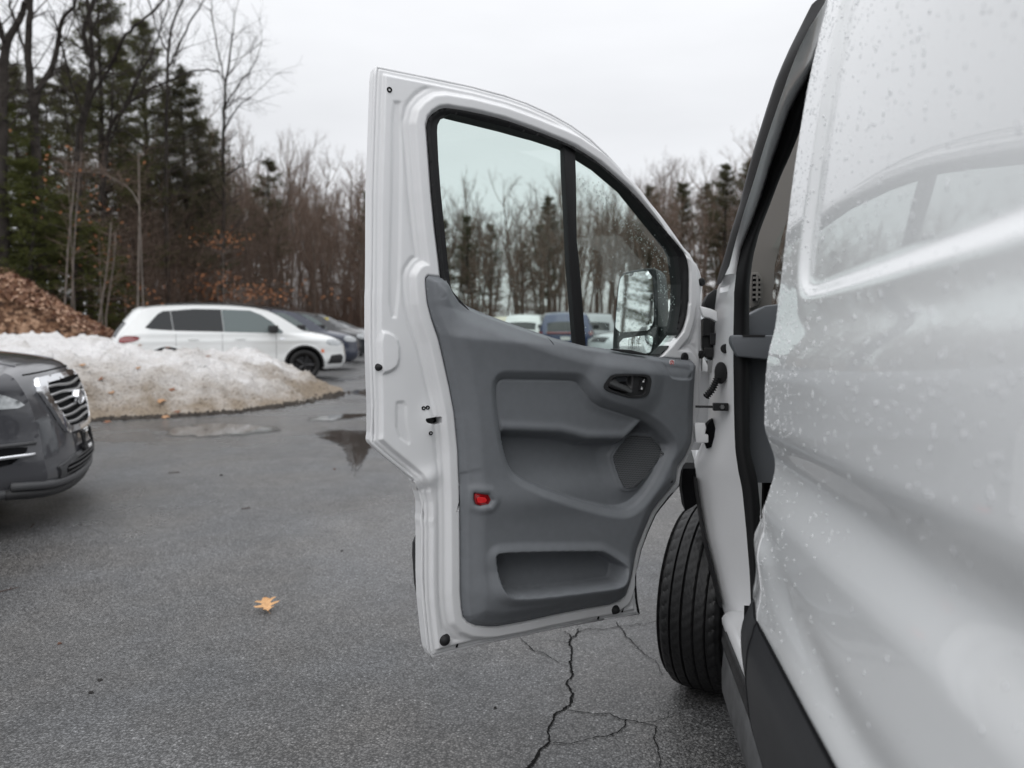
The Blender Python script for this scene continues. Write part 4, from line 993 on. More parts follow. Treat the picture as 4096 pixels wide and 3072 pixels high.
# door moulding outside, seen past the rear edge; black seals on the wheel-arch edge
cq_ = np.array(CLAD); cext = np.concatenate([cq_, np.array([(cq_[:, 0].max() + .5, cq_[-1, 1]), (cq_[:, 0].max() + .5, cq_[0, 1])])])
MB().prism(cext, dr1, -.105, -.072).build('door_moulding', M['satin'], door, bevel=.006, smooth=True, sharp=50)
edge = DOUT
i0 = int(np.argmin(((edge - np.array(TRIM[21])) ** 2).sum(1)))
arch = edge[33:45]
dn0 = shell_n(arch[:, 0], arch[:, 1])
MB().tube(Dr(arch[:, 0] + .001, arch[:, 1], dn0 - .004), .0062, 7).build('edge_seal', M['rubber'], door, smooth=True)
# --- mirror on the door
MH = smooth_poly(np.array(MHOUS), 1); mc_ = MH.mean(0)
def mh_f(u, v, d):
    dd = -sdf(MH, np.stack([u, v], 1))[0]
    return Mr(u, v, -.004 + .006 * S(dd, 0, .006) - .006 * S(dd, .008, .012) - d)
M['mirrorblk'] = mat('mirror_housing', (.020, .0215, .0225), rough=.4, spec=.5, bump=.2, bscale=400, bdist=.0005)
mh = relief('mirror_housing', MH, mh_f, .004, M['mirrorblk'], door, skirt=.02)
mm = MB()
ringsN = []
for dpt, sc in ((.02, 1.0), (.06, .985), (.10, .93), (.135, .80), (.15, .55), (.152, .05)):
    P = mc_ + (MH - mc_) * sc
    ringsN.append(Mr(P[:, 0], P[:, 1], -dpt))
nn = len(MH)
mm.add([v for r_ in ringsN for v in r_], [(i * nn + j, i * nn + (j + 1) % nn, (i + 1) * nn + (j + 1) % nn, (i + 1) * nn + j) for i in range(5) for j in range(nn)])
mm.build('mirror_shell', M['mirrorblk'], door, smooth=True)
fm = lambda u, v, d: Mr(u, v, .0036 + .0 * u - d)
relief('mirror_glass', smooth_poly(np.array(MG1), 1), fm, .01, M['mirror'], door, skirt=.004)
g2 = smooth_poly(np.array(MG2), 1); g2c = g2.mean(0)
relief('blind_spot_glass', g2, lambda u, v, d: Mr(u, v, .006 - 1.1 * ((u - g2c[0]) ** 2 + (v - g2c[1]) ** 2) - d), .005, M['mirror'], door, skirt=.004)
mm = MB()
mm.box(Mr(.055, -.10, -.07), (.045, .055, .05), np.stack([ME, VW, MN], 1))
mm.build('mirror_arm', M['mirrorblk'], door, bevel=.012, smooth=True, sharp=50)
mm = MB(); mm.box(Mr(.075, -.165, -.03), (.06, .025, .06), np.stack([ME, VW, MN], 1)); mm.build('mirror_foot', M['mirrorblk'], door, bevel=.01, smooth=True, sharp=50)
mp_ = rng.uniform(np.array(MHOUS).min(0), np.array(MHOUS).max(0), (420, 2))
kk = (sdf(MH, mp_)[0] < -.008) & ((mp_[:, 0] < -.085 + .1 * rng.random(420)) | (mp_[:, 1] < -.09) | (rng.random(420) < .08))
mp_ = mp_[kk]
drops('mirror_drops', Mr(mp_[:, 0], mp_[:, 1], np.full(len(mp_), .0045)), np.tile(MN, (len(mp_), 1)), .0008 + .0012 * rng.random(len(mp_)), -VW, M['water'], door, seed=12)
# --- windscreen pillar, hinge post, seals, dash corner, step -------------------------
def resamp(P, n, key=2):
    P = np.array(P, float); t = np.concatenate([[0], np.cumsum(np.linalg.norm(np.diff(P, axis=0), axis=1))])
    tt = np.linspace(0, t[-1], n)
    return np.stack([np.interp(tt, t, P[:, i]) for i in range(3)], 1)
def at_z(P, zs):
    P = np.array(P, float); o = np.argsort(P[:, 2]); P = P[o]
    return np.stack([np.interp(zs, P[:, 2], P[:, 0]), np.interp(zs, P[:, 2], P[:, 1]), zs], 1)
def band(name, L, Rr, mat_, parent, zs, bulge=0., back=.03, cross=6, s_front=0.):
    A, C = at_z(L, zs), at_z(Rr, zs)
    n = len(zs); rows = []
    for j in range(cross + 1):
        t = j / cross
        P = A * (1 - t) + C * t
        P[:, 0] -= bulge * math.sin(math.pi * t) + s_front
        rows.append(P)
    # folded edges that run forward, so that the band is a solid moulding
    first = rows[0].copy(); first[:, 0] += back; last = rows[-1].copy(); last[:, 0] += back
    rows = [first] + rows + [last]
    V = np.concatenate([Vn(r[:, 0], r[:, 1], r[:, 2]) for r in rows]); k = len(rows)
    F = np.array([(j * n + i, (j + 1) * n + i, (j + 1) * n + i + 1, j * n + i + 1) for j in range(k) for i in range(n - 1) if True for _ in (0,) if j < k - 1] + [((k - 1) * n + i, i, i + 1, (k - 1) * n + i + 1) for i in range(n - 1)])
    return mesh_np(name, V, F, mat_, parent, sharp=45)
ztop, zmid = .80, .235
zA = np.linspace(zmid, ztop, 26)
band('windscreen_seal', P0, P1, M['black'], van, zA, bulge=.006)
P1f = P1 + [tuple(p) for p in HL]
zB = np.linspace(-.90, ztop, 70)
Pw = np.array(P1f)
wl = at_z(P1f, zB); wr = at_z(P2, zB)
pil = band('door_pillar', P1f, P2, M['shell'], van, zB, bulge=.012, cross=8, back=.06)
P3f = np.array(P3)
band('door_seal', P2, P3, M['rubber'], van, np.linspace(-.88, ztop, 60), bulge=.022, cross=8, back=.04)
zL = np.linspace(-.83, -.40, 24)
band('pillar_edge_seal', LA, LB, M['rubber'], van, zL, bulge=.004, cross=3, back=.05)

def vprism(name, pts, d0, d1, mat_, parent, bevel=0., smooth=True):
    P = np.array(pts); l, z, s = P[:, 1], P[:, 2], P[:, 0].mean()
    f = lambda a_, b_, d: Vn(s + d, a_, b_)
    return MB().prism(np.stack([l, z], 1), f, d0, d1).build(name, mat_, parent, bevel=bevel, smooth=smooth, sharp=40)
vprism('pillar_trim', BEIGE, 0, .03, M['beige'], van)
vprism('air_vent', VENT, -.004, .02, M['beige'], van, bevel=.003)
vi = np.array(VENTIN)
vent = vprism('vent_opening', VENTIN, -.012, .004, M['dark'], van)
zmn, zmx = vi[:, 2].min(), vi[:, 2].max(); lmn, lmx = vi[:, 1].min(), vi[:, 1].max()
for k in range(5):
    z = zmn + (zmx - zmn) * (k + .7) / 5.4
    MB().box(Vn(2.738, (lmn + lmx) / 2, z), (.006, (lmx - lmn) / 2, .0035), R3).build('vent_slat', M['beige'], van)
MB().box(Vn(2.734, (lmn + lmx) / 2, (zmn + zmx) / 2), (.004, .003, (zmx - zmn) / 2), R3).build('vent_bar', M['beige'], van)
# dash corner with its open cup
dt = np.array(DASHTOP)
zr = .074
lowp = [(p[1], p[2]) for p in DASHTOP if p[2] < zr - .01]
ls_ = np.linspace(.352, .52, 12)
mm = MB()
# lower bowl: front faces back towards the seat
bowl = np.array([(.3533, .0555), (.3555, .0429), (.364, .0219), (.3745, .0043), (.4478, -.0028), (.52, -.010), (.52, .072), (.3548, .0722)])
mm.prism(bowl, lambda a_, b_, d: Vn(2.46 + d, a_, b_), 0, .26)
mm.build('dash_end', M['trim2'], van, bevel=.006, smooth=True, sharp=60)
mm = MB()
hood = np.array([(.3560, .0735), (.369, .0966), (.393, .1218), (.4251, .1426), (.4751, .1704), (.52, .175), (.52, .0735)])
mm.prism(hood, lambda a_, b_, d: Vn(2.56 + d + .10 * (b_ - .0735), a_, b_), 0, .16)
mm.build('dash_hood', M['trim2'], van, bevel=.006, smooth=True, sharp=60)
mm = MB(); mm.prism([(.385, .0722), (.455, .0722), (.452, .066), (.388, .066)], lambda a_, b_, d: Vn(2.4585 + d, a_, b_), -.0005, .02)
mm.build('cup_recess', M['bezel'], van)
vprism('dash_side', DASHLOW, 0, .2, M['trim2'], van)
MB().box(Vn(2.30, .62, -.40), (.20, .10, .14), R3).build('seat_base', M['dark'], van)

# hinge post hardware
J = JP
def jp(p, ds=0.): return Vn(p[0] + ds, p[1], p[2])
def back_disc(name, p, r, mat_, ds=-.02):
    MB().lathe([(.0001, .004), (r * .6, .004), (r * .68, .006), (r * .95, .005), (r, 0), (r, -.008)], jp(p, ds), -VA, 20).build(name, mat_, van, smooth=True, sharp=50)
back_disc('plug', (2.545, J['plug1'][1], J['plug1'][2]), .0155, M['rubber'], -.0)
b_ = J['boot']
mm = MB()
bt = [(b_[1] + .019 * math.cos(t) * (1), b_[2] + .036 * math.sin(t)) for t in np.linspace(0, 2 * math.pi, 18)[:-1]]
mm.prism(bt, lambda a_, c, d: Vn(2.535 + d, a_, c), 0, .03); mm.build('wiring_boot', M['rubber'], van, bevel=.006, smooth=True, sharp=50)
bp_ = smooth_poly(np.array([(2.53, p[1], p[2]) for p in J['bel']]), 3, closed=False)
bp_ = resamp(bp_, 40)
rad = .0105 + .0022 * np.sign(np.sin(np.arange(40) * 1.6))
MB().tube(Vn(bp_[:, 0], bp_[:, 1], bp_[:, 2]), rad, 10).build('wiring_bellows', M['rubber'], van, smooth=True)
c0, c1 = J['check']
MB().tube([jp(c0, -.02), jp(c1, -.02)], .0042, 6).build('check_strap', M['black'], van)
ck = J['chk']
mm = MB(); mm.box(Vn(2.535, ck[1], ck[2]), (.012, .024, .0125), R3); mm.build('check_bracket', M['black'], van, bevel=.003)
MB().lathe([(.0001, .006), (.0065, .006), (.0075, 0), (.009, -.002)], Vn(2.522, ck[1] + .004, ck[2]), -VA, 6).build('bolt', M['steel'], van)
for nm in ('hinge1', 'hinge2'):
    vprism('hinge', [(2.545, p[1], p[2]) for p in J[nm]], -.012, .03, M['shell'], van, bevel=.006)
vprism('cowl_end', J['cowl'], -.02, .08, M['rubber'], van, bevel=.008)
vprism('hinge_cavity', J['conn'], 0, .05, M['black'], van, bevel=.004)
cn_ = J['conn']; lc0 = np.mean([p[1] for p in cn_]); zc0 = np.mean([p[2] for p in cn_])
for k, (dl, dz, hl, hz) in enumerate(((-.012, .05, .012, .03), (.008, .01, .01, .02), (-.004, -.035, .014, .016))):
    MB().box(Vn(2.64, lc0 + dl, zc0 + dz), (.012, hl, hz), R3).build('connector', M['black'], van, bevel=.003)
MB().box(Vn(2.645, .312, -.03), (.004, .008, .02), R3).build('hinge_plate', M['steel'], van)
vprism('inner_wing', J['fend'], 0, .03, M['shell'], van)
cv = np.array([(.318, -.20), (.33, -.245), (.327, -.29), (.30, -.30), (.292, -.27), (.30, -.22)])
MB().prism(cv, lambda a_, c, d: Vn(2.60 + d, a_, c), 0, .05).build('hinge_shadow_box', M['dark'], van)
rst = J['rust']
rp_ = MB().lathe([(.0001, .0008), (.004, .0007), (.006, 0)], Vn(2.495, rst[1] - .008, rst[2]), -VA, 10)
rp_.build('rust_spot', mat('rust', (.25, .09, .02), rough=.9, var=.5, vscale=300), van)
# wheel-arch liner
ln = [tuple(p) for p in liner]
vprism('arch_liner', ln, -.03, .12, M['dark'], van)
MB().box(Vn(3.05, .62, -.33), (.38, .24, .02), R3).build('arch_roof', M['dark'], van)
MB().box(Vn(2.70, .70, -.62), (.02, .2, .27), R3).build('arch_wall', M['dark'], van)
# sill step
stp = np.array([(.325, -1.00), (.318, -.975), (.3165, -.945), (.320, -.90), (.3255, -.862), (.334, -.852), (.36, -.845), (.60, -.845), (.60, -1.0)])
def sweep(name, sec, s0, s1, mat_, parent, n=24):
    ss = np.linspace(s0, s1, n); k = len(sec)
    V = np.concatenate([Vn(np.full(k, s), sec[:, 0] + .02 * S(s, s1 - .10, s1) , sec[:, 1] - .03 * S(s, s1 - .06, s1)) for s in ss])
    F = np.array([(i * k + j, i * k + (j + 1) % k, (i + 1) * k + (j + 1) % k, (i + 1) * k + j) for i in range(n - 1) for j in range(k)])
    o = mesh_np(name, V, [F, np.array([list(range(k)), [(n - 1) * k + j for j in range(k)][::-1]])], mat_, parent, sharp=40)
    return o
M['stepm'] = mat('scuffed_grey_sill', (.085, .087, .09), rough=.42, var=.4, vscale=14, spec=.5, bump=.2, bscale=60, bdist=.001)
M['stepd'] = mat('scuffed_black_sill', (.016, .016, .017), rough=.5, var=.4, vscale=30, bump=.3, bscale=90, bdist=.001)
sweep('sill', stp, -1.0, 2.44, M['stepm'], van)
cap = np.array([(.3245, -.864), (.3215, -.852), (.3225, -.845), (.3285, -.838), (.3275, -.832), (.331, -.826), (.3355, -.8235), (.345, -.826), (.345, -.86)])
sweep('sill_cap', cap, .6, 2.44, M['stepd'], van)
fl = np.array([(.338, -.8225), (.3435, -.813), (.352, -.804), (.365, -.799), (.42, -.795), (.42, -.84), (.34, -.84)])
sweep('sill_flange', fl, .6, 2.56, M['shell'], van)
MB().box(Vn(2.16, .545, -.835), (.28, .10, .03), R3).build('step_well', M['shell'], van)
MB().box(Vn(2.18, .47, -.796), (.22, .045, .004), R3).build('step_tread', M['trim2'], van)

# front wheel, steered
def wheel():
    ctr_g = Vn(3.0, .385, -1.31); hd = RAD(31)
    R_, Wd = .350, .112
    h = np.array([math.sin(hd), math.cos(hd), 0]); ax = np.array([math.cos(hd), -math.sin(hd), 0])
    ctr_g[2] = float(ground_z(ctr_g[0], ctr_g[1])); c = ctr_g + np.array([0, 0, R_ - .006])
    k = 220
    # tread profile across the width with three grooves
    xs = np.linspace(-1, 1, 61)
    prof_r = []
    for x in xs:
        r = R_ - .012 * abs(x) ** 3 - .022 * max(0, abs(x) - .82) ** 2 / .0324
        for g in (-.56, -.19, .19, .56):
            r -= .008 * math.exp(-((x - g) / .024) ** 4)
        prof_r.append(r)
    prof_r = np.array(prof_r)
    xs_all = np.concatenate([[-.86, -1.02, -1.06, -1.05], xs * .98, [1.05, 1.06, 1.02, .86]])
    pr_all = np.concatenate([[.215, .25, .29, .322], prof_r, [.322, .29, .25, .215]])
    th = np.linspace(0, 2 * math.pi, k, endpoint=False)
    X, T = np.meshgrid(xs_all, th, indexing='ij'); Rr = np.repeat(pr_all[:, None], k, 1)
    # sipes: shoulder cuts and fine slits in the ribs
    ph = (np.arange(k)[None, :] + np.round(6 * X)) % 5
    sh = (np.abs(X) > .60) & (np.abs(X) < 1.0)
    Rr = Rr - np.where(sh & (ph == 0), .004 * S(np.abs(X), .60, .68), 0)
    mid = (np.abs(X) < .52) & (np.abs(np.abs(X) - .19) > .05)
    ph2 = (np.arange(k)[None, :] * 1 + np.round(10 * X)) % 4
    Rr = Rr - np.where(mid & (ph2 == 0), .0025, 0)
    V = c + X[..., None] * Wd * ax + Rr[..., None] * (np.cos(T)[..., None] * h + np.sin(T)[..., None] * np.array([0, 0, 1.]))
    n = len(xs_all); idx = np.arange(n * k).reshape(n, k)
    Q = np.stack([idx[:-1], idx[1:], np.roll(idx, -1, 1)[1:], np.roll(idx, -1, 1)[:-1]], -1).reshape(-1, 4)
    wh = mesh_np('front_wheel', V.reshape(-1, 3), Q, M['tyre'], van, sharp=35)
    rim = MB()
    rim.lathe([(.218, -.11), (.205, -.09), (.2, .05), (.218, .10)], c, ax, 36)
    rim.lathe([(.2, -.06), (.12, -.085), (.05, -.09), (.0001, -.09)], c, ax, 36)
    rim.build('rim', M['steel'], wh, smooth=True)
wheel()
# ------------------------------------------------------------------ parked cars
def paint(name, col, rough=.3, metal=0.):
    return mat(name, col, rough=rough, coat=1., coat_rough=.03, metal=metal)
M['cglass'] = mat('car_glass', (.012, .014, .015), rough=.04, spec=.6)
M['cglass_lt'] = mat('clear_car_glass', (.10, .125, .125), rough=.04, spec=.7)
M['lamp'] = mat('headlamp_lens', (.42, .44, .45), rough=.08, spec=.6, coat=1, var=.35, vscale=22)
M['tail'] = mat('tail_lens', (.16, .01, .012), rough=.1, coat=1)
M['cladm'] = mat('car_cladding', (.02, .02, .021), rough=.55)
M['rimblk'] = mat('dark_alloy', (.03, .03, .032), rough=.35, metal=.5)
M['plate'] = mat('number_plate', (.6, .6, .58), rough=.5)

SUV = dict(L=4.70, W=1.86, top=[(.10, .42), (.03, .58), (.02, .80), (.06, .98), (.22, 1.20), (.48, 1.50), (.50, 1.57), (.80, 1.625), (1.5, 1.66), (2.3, 1.65), (2.9, 1.58), (3.15, 1.48), (3.55, 1.22), (3.72, 1.10), (4.0, 1.06), (4.35, .99), (4.56, .90), (4.64, .80), (4.68, .62), (4.69, .45), (4.64, .30), (4.50, .22)],
           wheels=(.95, 3.72), R=.355, arch=.41, bot=.26, belt=1.06,
           win=[[(.55, 1.19), (.66, 1.16), (1.075, 1.13), (1.035, 1.54), (.90, 1.53), (.80, 1.47)], [(1.085, 1.128), (2.05, 1.10), (2.03, 1.575), (1.50, 1.58), (1.045, 1.54)], [(2.06, 1.098), (3.24, 1.06), (3.28, 1.09), (3.05, 1.32), (2.85, 1.46), (2.62, 1.555), (2.04, 1.575)]],
           ws=(11.15, 12.85), rw=(3.3, 4.85), grille=(16.6, 17.9), lampf=[(4.22, .80), (4.60, .76), (4.66, .86), (4.52, .92), (4.25, .93)], lampr=[(.04, .86), (.42, .92), (.46, 1.02), (.10, 1.03)])

def car_fns(P):
    L, W = P['L'], P['W']
    top = np.array(P['top'], float)
    tops = smooth_poly(top, 2, closed=False)
    hw = W / 2
    zmax = top[:, 1].max(); belt = P['belt']
    zs = np.linspace(.1, zmax, 120)
    def ends(z):
        # rear and front x of the profile at height z
        r = np.full_like(z, 0.); f_ = np.full_like(z, L)
        im = int(np.argmax(tops[:, 1]))
        rr = tops[:im + 1]; ff = tops[im:]
        o = np.argsort(rr[:, 1]); r = np.interp(z, rr[o, 1], rr[o, 0])
        o = np.argsort(ff[:, 1]); f_ = np.interp(z, ff[o, 1], ff[o, 0])
        return r, f_
    nose = P.get('nose', (.85, .30)); tail = P.get('tail', (.55, .16))
    def half(x, z):
        x = np.asarray(x, float); z = np.asarray(z, float)
        y = hw - .012 - .32 * np.clip(z - belt, 0, None) / (zmax - belt) * .78 - .06 * np.clip((.45 - z) / .3, 0, 1)
        y = y + .016 * np.exp(-((z - (belt - .16)) / .05) ** 2) - .012 * np.exp(-((z - .62) / .12) ** 2)
        lowz = np.clip(z, .1, belt)
        r, f_ = ends(lowz)
        dx = np.clip(1 - (f_ - x) / nose[0], 0, 1); y = y - nose[1] * dx ** 2.2
        dx = np.clip(1 - (x - r) / tail[0], 0, 1); y = y - tail[1] * dx ** 2.5
        return y
    return tops, half, ends

def frame(o, yaw):
    """car frame: x forward; yaw measured from +X"""
    c, s_ = math.cos(yaw), math.sin(yaw)
    X = np.array([c, s_, 0]); Y = np.array([-s_, c, 0])
    o = np.asarray(o, float)
    def f(x, y, z):
        x, y, z = np.broadcast_arrays(np.asarray(x, float), np.asarray(y, float), np.asarray(z, float))
        return o + x[..., None] * X + y[..., None] * Y + z[..., None] * np.array([0, 0, 1.])
    return f

def car(name, label, group, P, nose_at, yaw, pm, res=.03, detail=True, clear=False, rails=False, extra=None, cat='car'):
    L, W = P['L'], P['W']
    c, s_ = math.cos(yaw), math.sin(yaw)
    o = np.array([nose_at[0] - c * L, nose_at[1] - s_ * L, nose_at[2] if len(nose_at) > 2 else 0.])
    C = frame(o, yaw)
    root = empty(name, C(L / 2, 0, 0), yaw); tag(root, label, cat, group)
    tops, half, ends = car_fns(P)
    R_, ar, bot = P['R'], P['arch'], P['bot']
    # outline of the side with wheel arches
    pts = [tuple(p) for p in tops]
    low = [(L - .18, bot - .02)]
    for wx in sorted(P['wheels'], reverse=True):
        low += [(wx + ar * math.cos(t), max(bot, R_ + ar * math.sin(t))) for t in np.linspace(-.22, math.pi + .22, 18)]
    low += [(.22, bot + .03)]
    outl = np.array(pts + low)
    V = []; body = []
    tn = len(tops)
    parts = []
    for sg in (1, -1):
        f = lambda u, v, d, sg=sg: C(u, sg * (half(u, v) + .02 * sum(np.exp(-((np.hypot(u - wx, v - R_) - ar) / .05) ** 2) for wx in P['wheels']) - d), v)
        parts.append(relief('side', outl, f, res, pm, None, skirt=.05))
    # top strip: rear, roof, bonnet, nose
    cr = 11
    t = np.linspace(-1, 1, cr)
    T2 = np.gradient(tops, axis=0); N2 = np.stack([-T2[:, 1], T2[:, 0]], 1); N2 /= np.linalg.norm(N2, axis=1)[:, None]
    if N2[tn // 2, 1] < 0: N2 = -N2
    hy = half(tops[:, 0], tops[:, 1])
    ncr = np.where(np.abs(N2[:, 0]) > .75, P.get('crown_end', .14), P.get('crown', .045))
    ncr = np.convolve(np.pad(ncr, 2, 'edge'), np.ones(5) / 5, 'valid')
    def strip(i0, i1, frac=1.0, lift=0.0):
        idx = np.arange(i0, i1)
        tt = t * frac
        Xs = tops[idx, 0][:, None] + N2[idx, 0][:, None] * (ncr[idx][:, None] * (1 - np.abs(tt) ** 2.4)[None] + lift)
        Zs = tops[idx, 1][:, None] + N2[idx, 1][:, None] * (ncr[idx][:, None] * (1 - np.abs(tt) ** 2.4)[None] + lift)
        Ys = hy[idx][:, None] * tt[None]
        V_ = C(Xs.ravel(), Ys.ravel(), Zs.ravel()); n = len(idx)
        g = np.arange(n * cr).reshape(n, cr)
        Q = np.stack([g[:-1, :-1], g[1:, :-1], g[1:, 1:], g[:-1, 1:]], -1).reshape(-1, 4)
        return V_, Q
    V_, Q = strip(0, tn)
    parts.append(mesh_np('strip', V_, Q, pm, None, sharp=50))
    # join the three shells into one body
    bm = bmesh.new()
    for p in parts: bm.from_mesh(p.data)
    me_ = bpy.data.meshes.new('body'); bm.to_mesh(me_); bm.free(); me_.materials.append(pm)
    for p in me_.polygons: p.use_smooth = True
    for p in parts: bpy.data.objects.remove(p)
    body = bpy.data.objects.new('body', me_); COL.objects.link(body); adopt(body, root)
    m_ = MB(); R9 = np.stack([C(1, 0, 0) - C(0, 0, 0), C(0, 1, 0) - C(0, 0, 0), [0, 0, 1]], 1)
    m_.box(C(L / 2, 0, .46), (L / 2 - .35, W / 2 - .22, .24), R9); m_.build('underbody', M['dark'], root)
    k = tn / len(P['top'])
    gm = M['cglass']
    def wstrip(nm, a_, b_, fr, mt, lift=.006):
        i0, i1 = int(a_ * k), int(b_ * k)
        V_, Q = strip(i0, i1, fr, lift)
        return mesh_np(nm, V_, Q, mt, root)
    wstrip('windscreen', P['ws'][0], P['ws'][1], .88, M['cglass_lt'] if clear else gm)
    wstrip('rear_window', P['rw'][0], P['rw'][1], .80, gm)
    if 'grille' in P: wstrip('grille', P['grille'][0], P['grille'][1], .55, M['cladm'], .008)
    for sg in (1, -1):
        for i, wpoly in enumerate(P['win']):
            f = lambda u, v, d, sg=sg: C(u, sg * (half(u, v) + .005 - d), v)
            relief('side_window', np.array(wpoly), f, .02, M['cglass_lt'] if (clear and i == len(P['win']) - 1) else gm, root, skirt=.01)
        f = lambda u, v, d, sg=sg: C(u, sg * (half(u, v) + .008 - d), v)
        relief('headlight', smooth_poly(np.array(P['lampf']), 1), f, .02, M['lamp'], root, skirt=.012)
        relief('tail_light', smooth_poly(np.array(P['lampr']), 1), f, .02, M['tail'], root, skirt=.012)
        mz = P['belt'] + .07; mx_ = P.get('mirror_x', 3.05)
        mm_ = MB(); yy = float(half(mx_, mz)) + .13
        mm_.box(C(mx_, sg * yy, mz + .03), (.09, .11, .075), R9); mm_.box(C(mx_ + .03, sg * (yy - .12), mz - .03), (.05, .06, .02), R9)
        mm_.build('wing_mirror', M['cladm'] if P.get('blackmirror', True) else pm, root, bevel=.03, smooth=True)
        if detail:
            for wx in P['wheels']:
                a_ = np.linspace(-.15, math.pi + .15, 24)
                m2 = MB(); rr = ar + .012
                px = wx + rr * np.cos(a_); pz = R_ + rr * np.sin(a_)
                m2.tube(C(px, sg * (half(px, np.maximum(pz, .3)) + .012), pz), .028, 6); m2.build('arch_trim', M['cladm'], root, smooth=True)
            xs = np.linspace(P['wheels'][0] + ar, P['wheels'][1] - ar, 12)
            MB().tube(C(xs, sg * (half(xs, np.full(12, bot + .06)) + .004), np.full(12, bot + .05)), .055, 6).build('sill_trim', M['cladm'], root, smooth=True)
            for xd in P.get('seams', (2.02, 3.12, 1.12)):
                zz_ = np.linspace(bot + .12, P['belt'] + .0, 10)
                MB().tube(C(np.full(10, xd), sg * (half(np.full(10, xd), zz_) + .0), zz_), .004, 4).build('door_gap', M['dark'], root)
            for xd in P.get('handles', (1.45, 2.38)):
                mm_ = MB(); zz0 = P['belt'] - .11
                mm_.box(C(xd, sg * (float(half(xd, zz0)) + .02), zz0), (.10, .012, .016), R9); mm_.build('door_handle', pm, root, bevel=.008, smooth=True)
        for wx in P['wheels']:
            yc = W / 2 - .13
            wc = C(wx, sg * yc, R_ - .004); axv = C(0, sg, 0) - C(0, 0, 0)
            ty = MB().lathe([(R_ * .64, -.10), (R_ * .9, -.115), (R_ * .985, -.09), (R_, 0), (R_ * .985, .09), (R_ * .9, .115), (R_ * .66, .105), (R_ * .64, .08)], wc, axv, 32).build('wheel', M['tyre'], root, smooth=True)
            rm = MB().lathe([(R_ * .65, .09), (R_ * .6, .06), (R_ * .55, .03), (.0001, .03)], wc, axv, 32)
            for q in range(5):
                an = 2 * math.pi * q / 5
                d_ = (C(math.cos(an), 0, math.sin(an)) - C(0, 0, 0))
                rm.tube([wc + axv * .075, wc + axv * .085 + d_ * R_ * .62], [.045, .03], 6)
            rm.build('rim', P.get('rim', M['rimblk']), ty)
    if rails:
        for sg in (1, -1):
            xs = np.linspace(.95, 2.75, 12)
            zt = np.interp(xs, tops[:, 0], tops[:, 1])
            MB().tube(C(xs, sg * (W / 2 - .36), zt + .045), .018, 6).build('roof_rail', M['cladm'], root)
    if extra: extra(root, C, half, ends, P)
    return root

# the white one nearest, its bumper lip, fog surround and marker
def white_extra(root, C, half, ends, P):
    f = lambda u, v, d: C(u, -(half(u, v) + .010 - d), v)
    relief('fog_surround', np.array([(4.25, .37), (4.62, .37), (4.66, .52), (4.60, .58), (4.34, .56)]), f, .02, M['cladm'], root, skirt=.015)
    relief('bumper_lip', np.array([(4.18, .25), (4.60, .25), (4.64, .32), (4.22, .33)]), f, .02, paint('lip_white', (.72, .73, .73)), root, skirt=.02)
    relief('side_marker', np.array([(4.10, .63), (4.17, .62), (4.17, .70), (4.10, .70)]), f, .02, mat('amber', (.7, .22, .12), rough=.2), root, skirt=.012)
    relief('fender_badge', np.array([(3.20, .93), (3.30, .93), (3.30, .96), (3.20, .96)]), f, .015, M['chrome'], root, skirt=.012)
p_white = paint('car_paint_white', (.70, .715, .71))
ROW = 'cars parked in a row along the edge of the lot'
car('parked_suv', 'white suv with black wheels parked behind the snow bank, nearest of its row', ROW, SUV, (-4.14, 18.3), RAD(27), p_white, rails=True, extra=white_extra, res=.02, clear=True, cat='car')
SUV2 = dict(SUV); SUV2['rim'] = mat('silver_alloy', (.5, .5, .52), rough=.3, metal=1)
def tagpaper(root, C, half, ends, P):
    m_ = MB(); m_.box(C(3.3, -.45, 1.42), (.10, .05, .04), np.stack([C(1, 0, 0) - C(0, 0, 0), C(0, 1, 0) - C(0, 0, 0), [0, 0, 1]], 1)); m_.build('windscreen_sticker', mat('yellow_print', (.75, .62, .15)), root)
car('parked_suv', 'dark blue suv parked just beyond the white suv', ROW, SUV2, (-4.55, 22.0), RAD(27), paint('paint_navy', (.022, .028, .05)), res=.04, clear=True, rails=True)
car('parked_suv', 'black suv with a yellow windscreen sticker beyond the dark blue suv', ROW, SUV2, (-5.05, 26.2), RAD(27), paint('paint_black', (.018, .019, .021)), res=.05, clear=True, extra=tagpaper)
car('parked_suv', 'grey suv fourth along the row behind the white suv', ROW, SUV2, (-5.75, 30.5), RAD(27), paint('paint_grey', (.16, .165, .17)), res=.05, clear=True, detail=False)
SED = dict(SUV); SED['top'] = [(x, z if z < 1.0 else .95 + (z - .95) * .72) for x, z in SUV['top']]; SED['belt'] = .96
SED['win'] = [[(x, .95 + (z - .95) * .70) for x, z in w] for w in SUV['win']]
SED['lampr'] = [(x, z - .06) for x, z in SUV['lampr']]
car('parked_car', 'silver sedan fifth along the row behind the white suv', ROW, SED, (-6.5, 35.), RAD(27), paint('paint_silver', (.38, .39, .40)), res=.06, detail=False, clear=True)
car('parked_car', 'dark grey sedan at the far end of the row', ROW, SED, (-7.3, 40.), RAD(27), paint('paint_charcoal', (.05, .052, .056)), res=.06, detail=False)
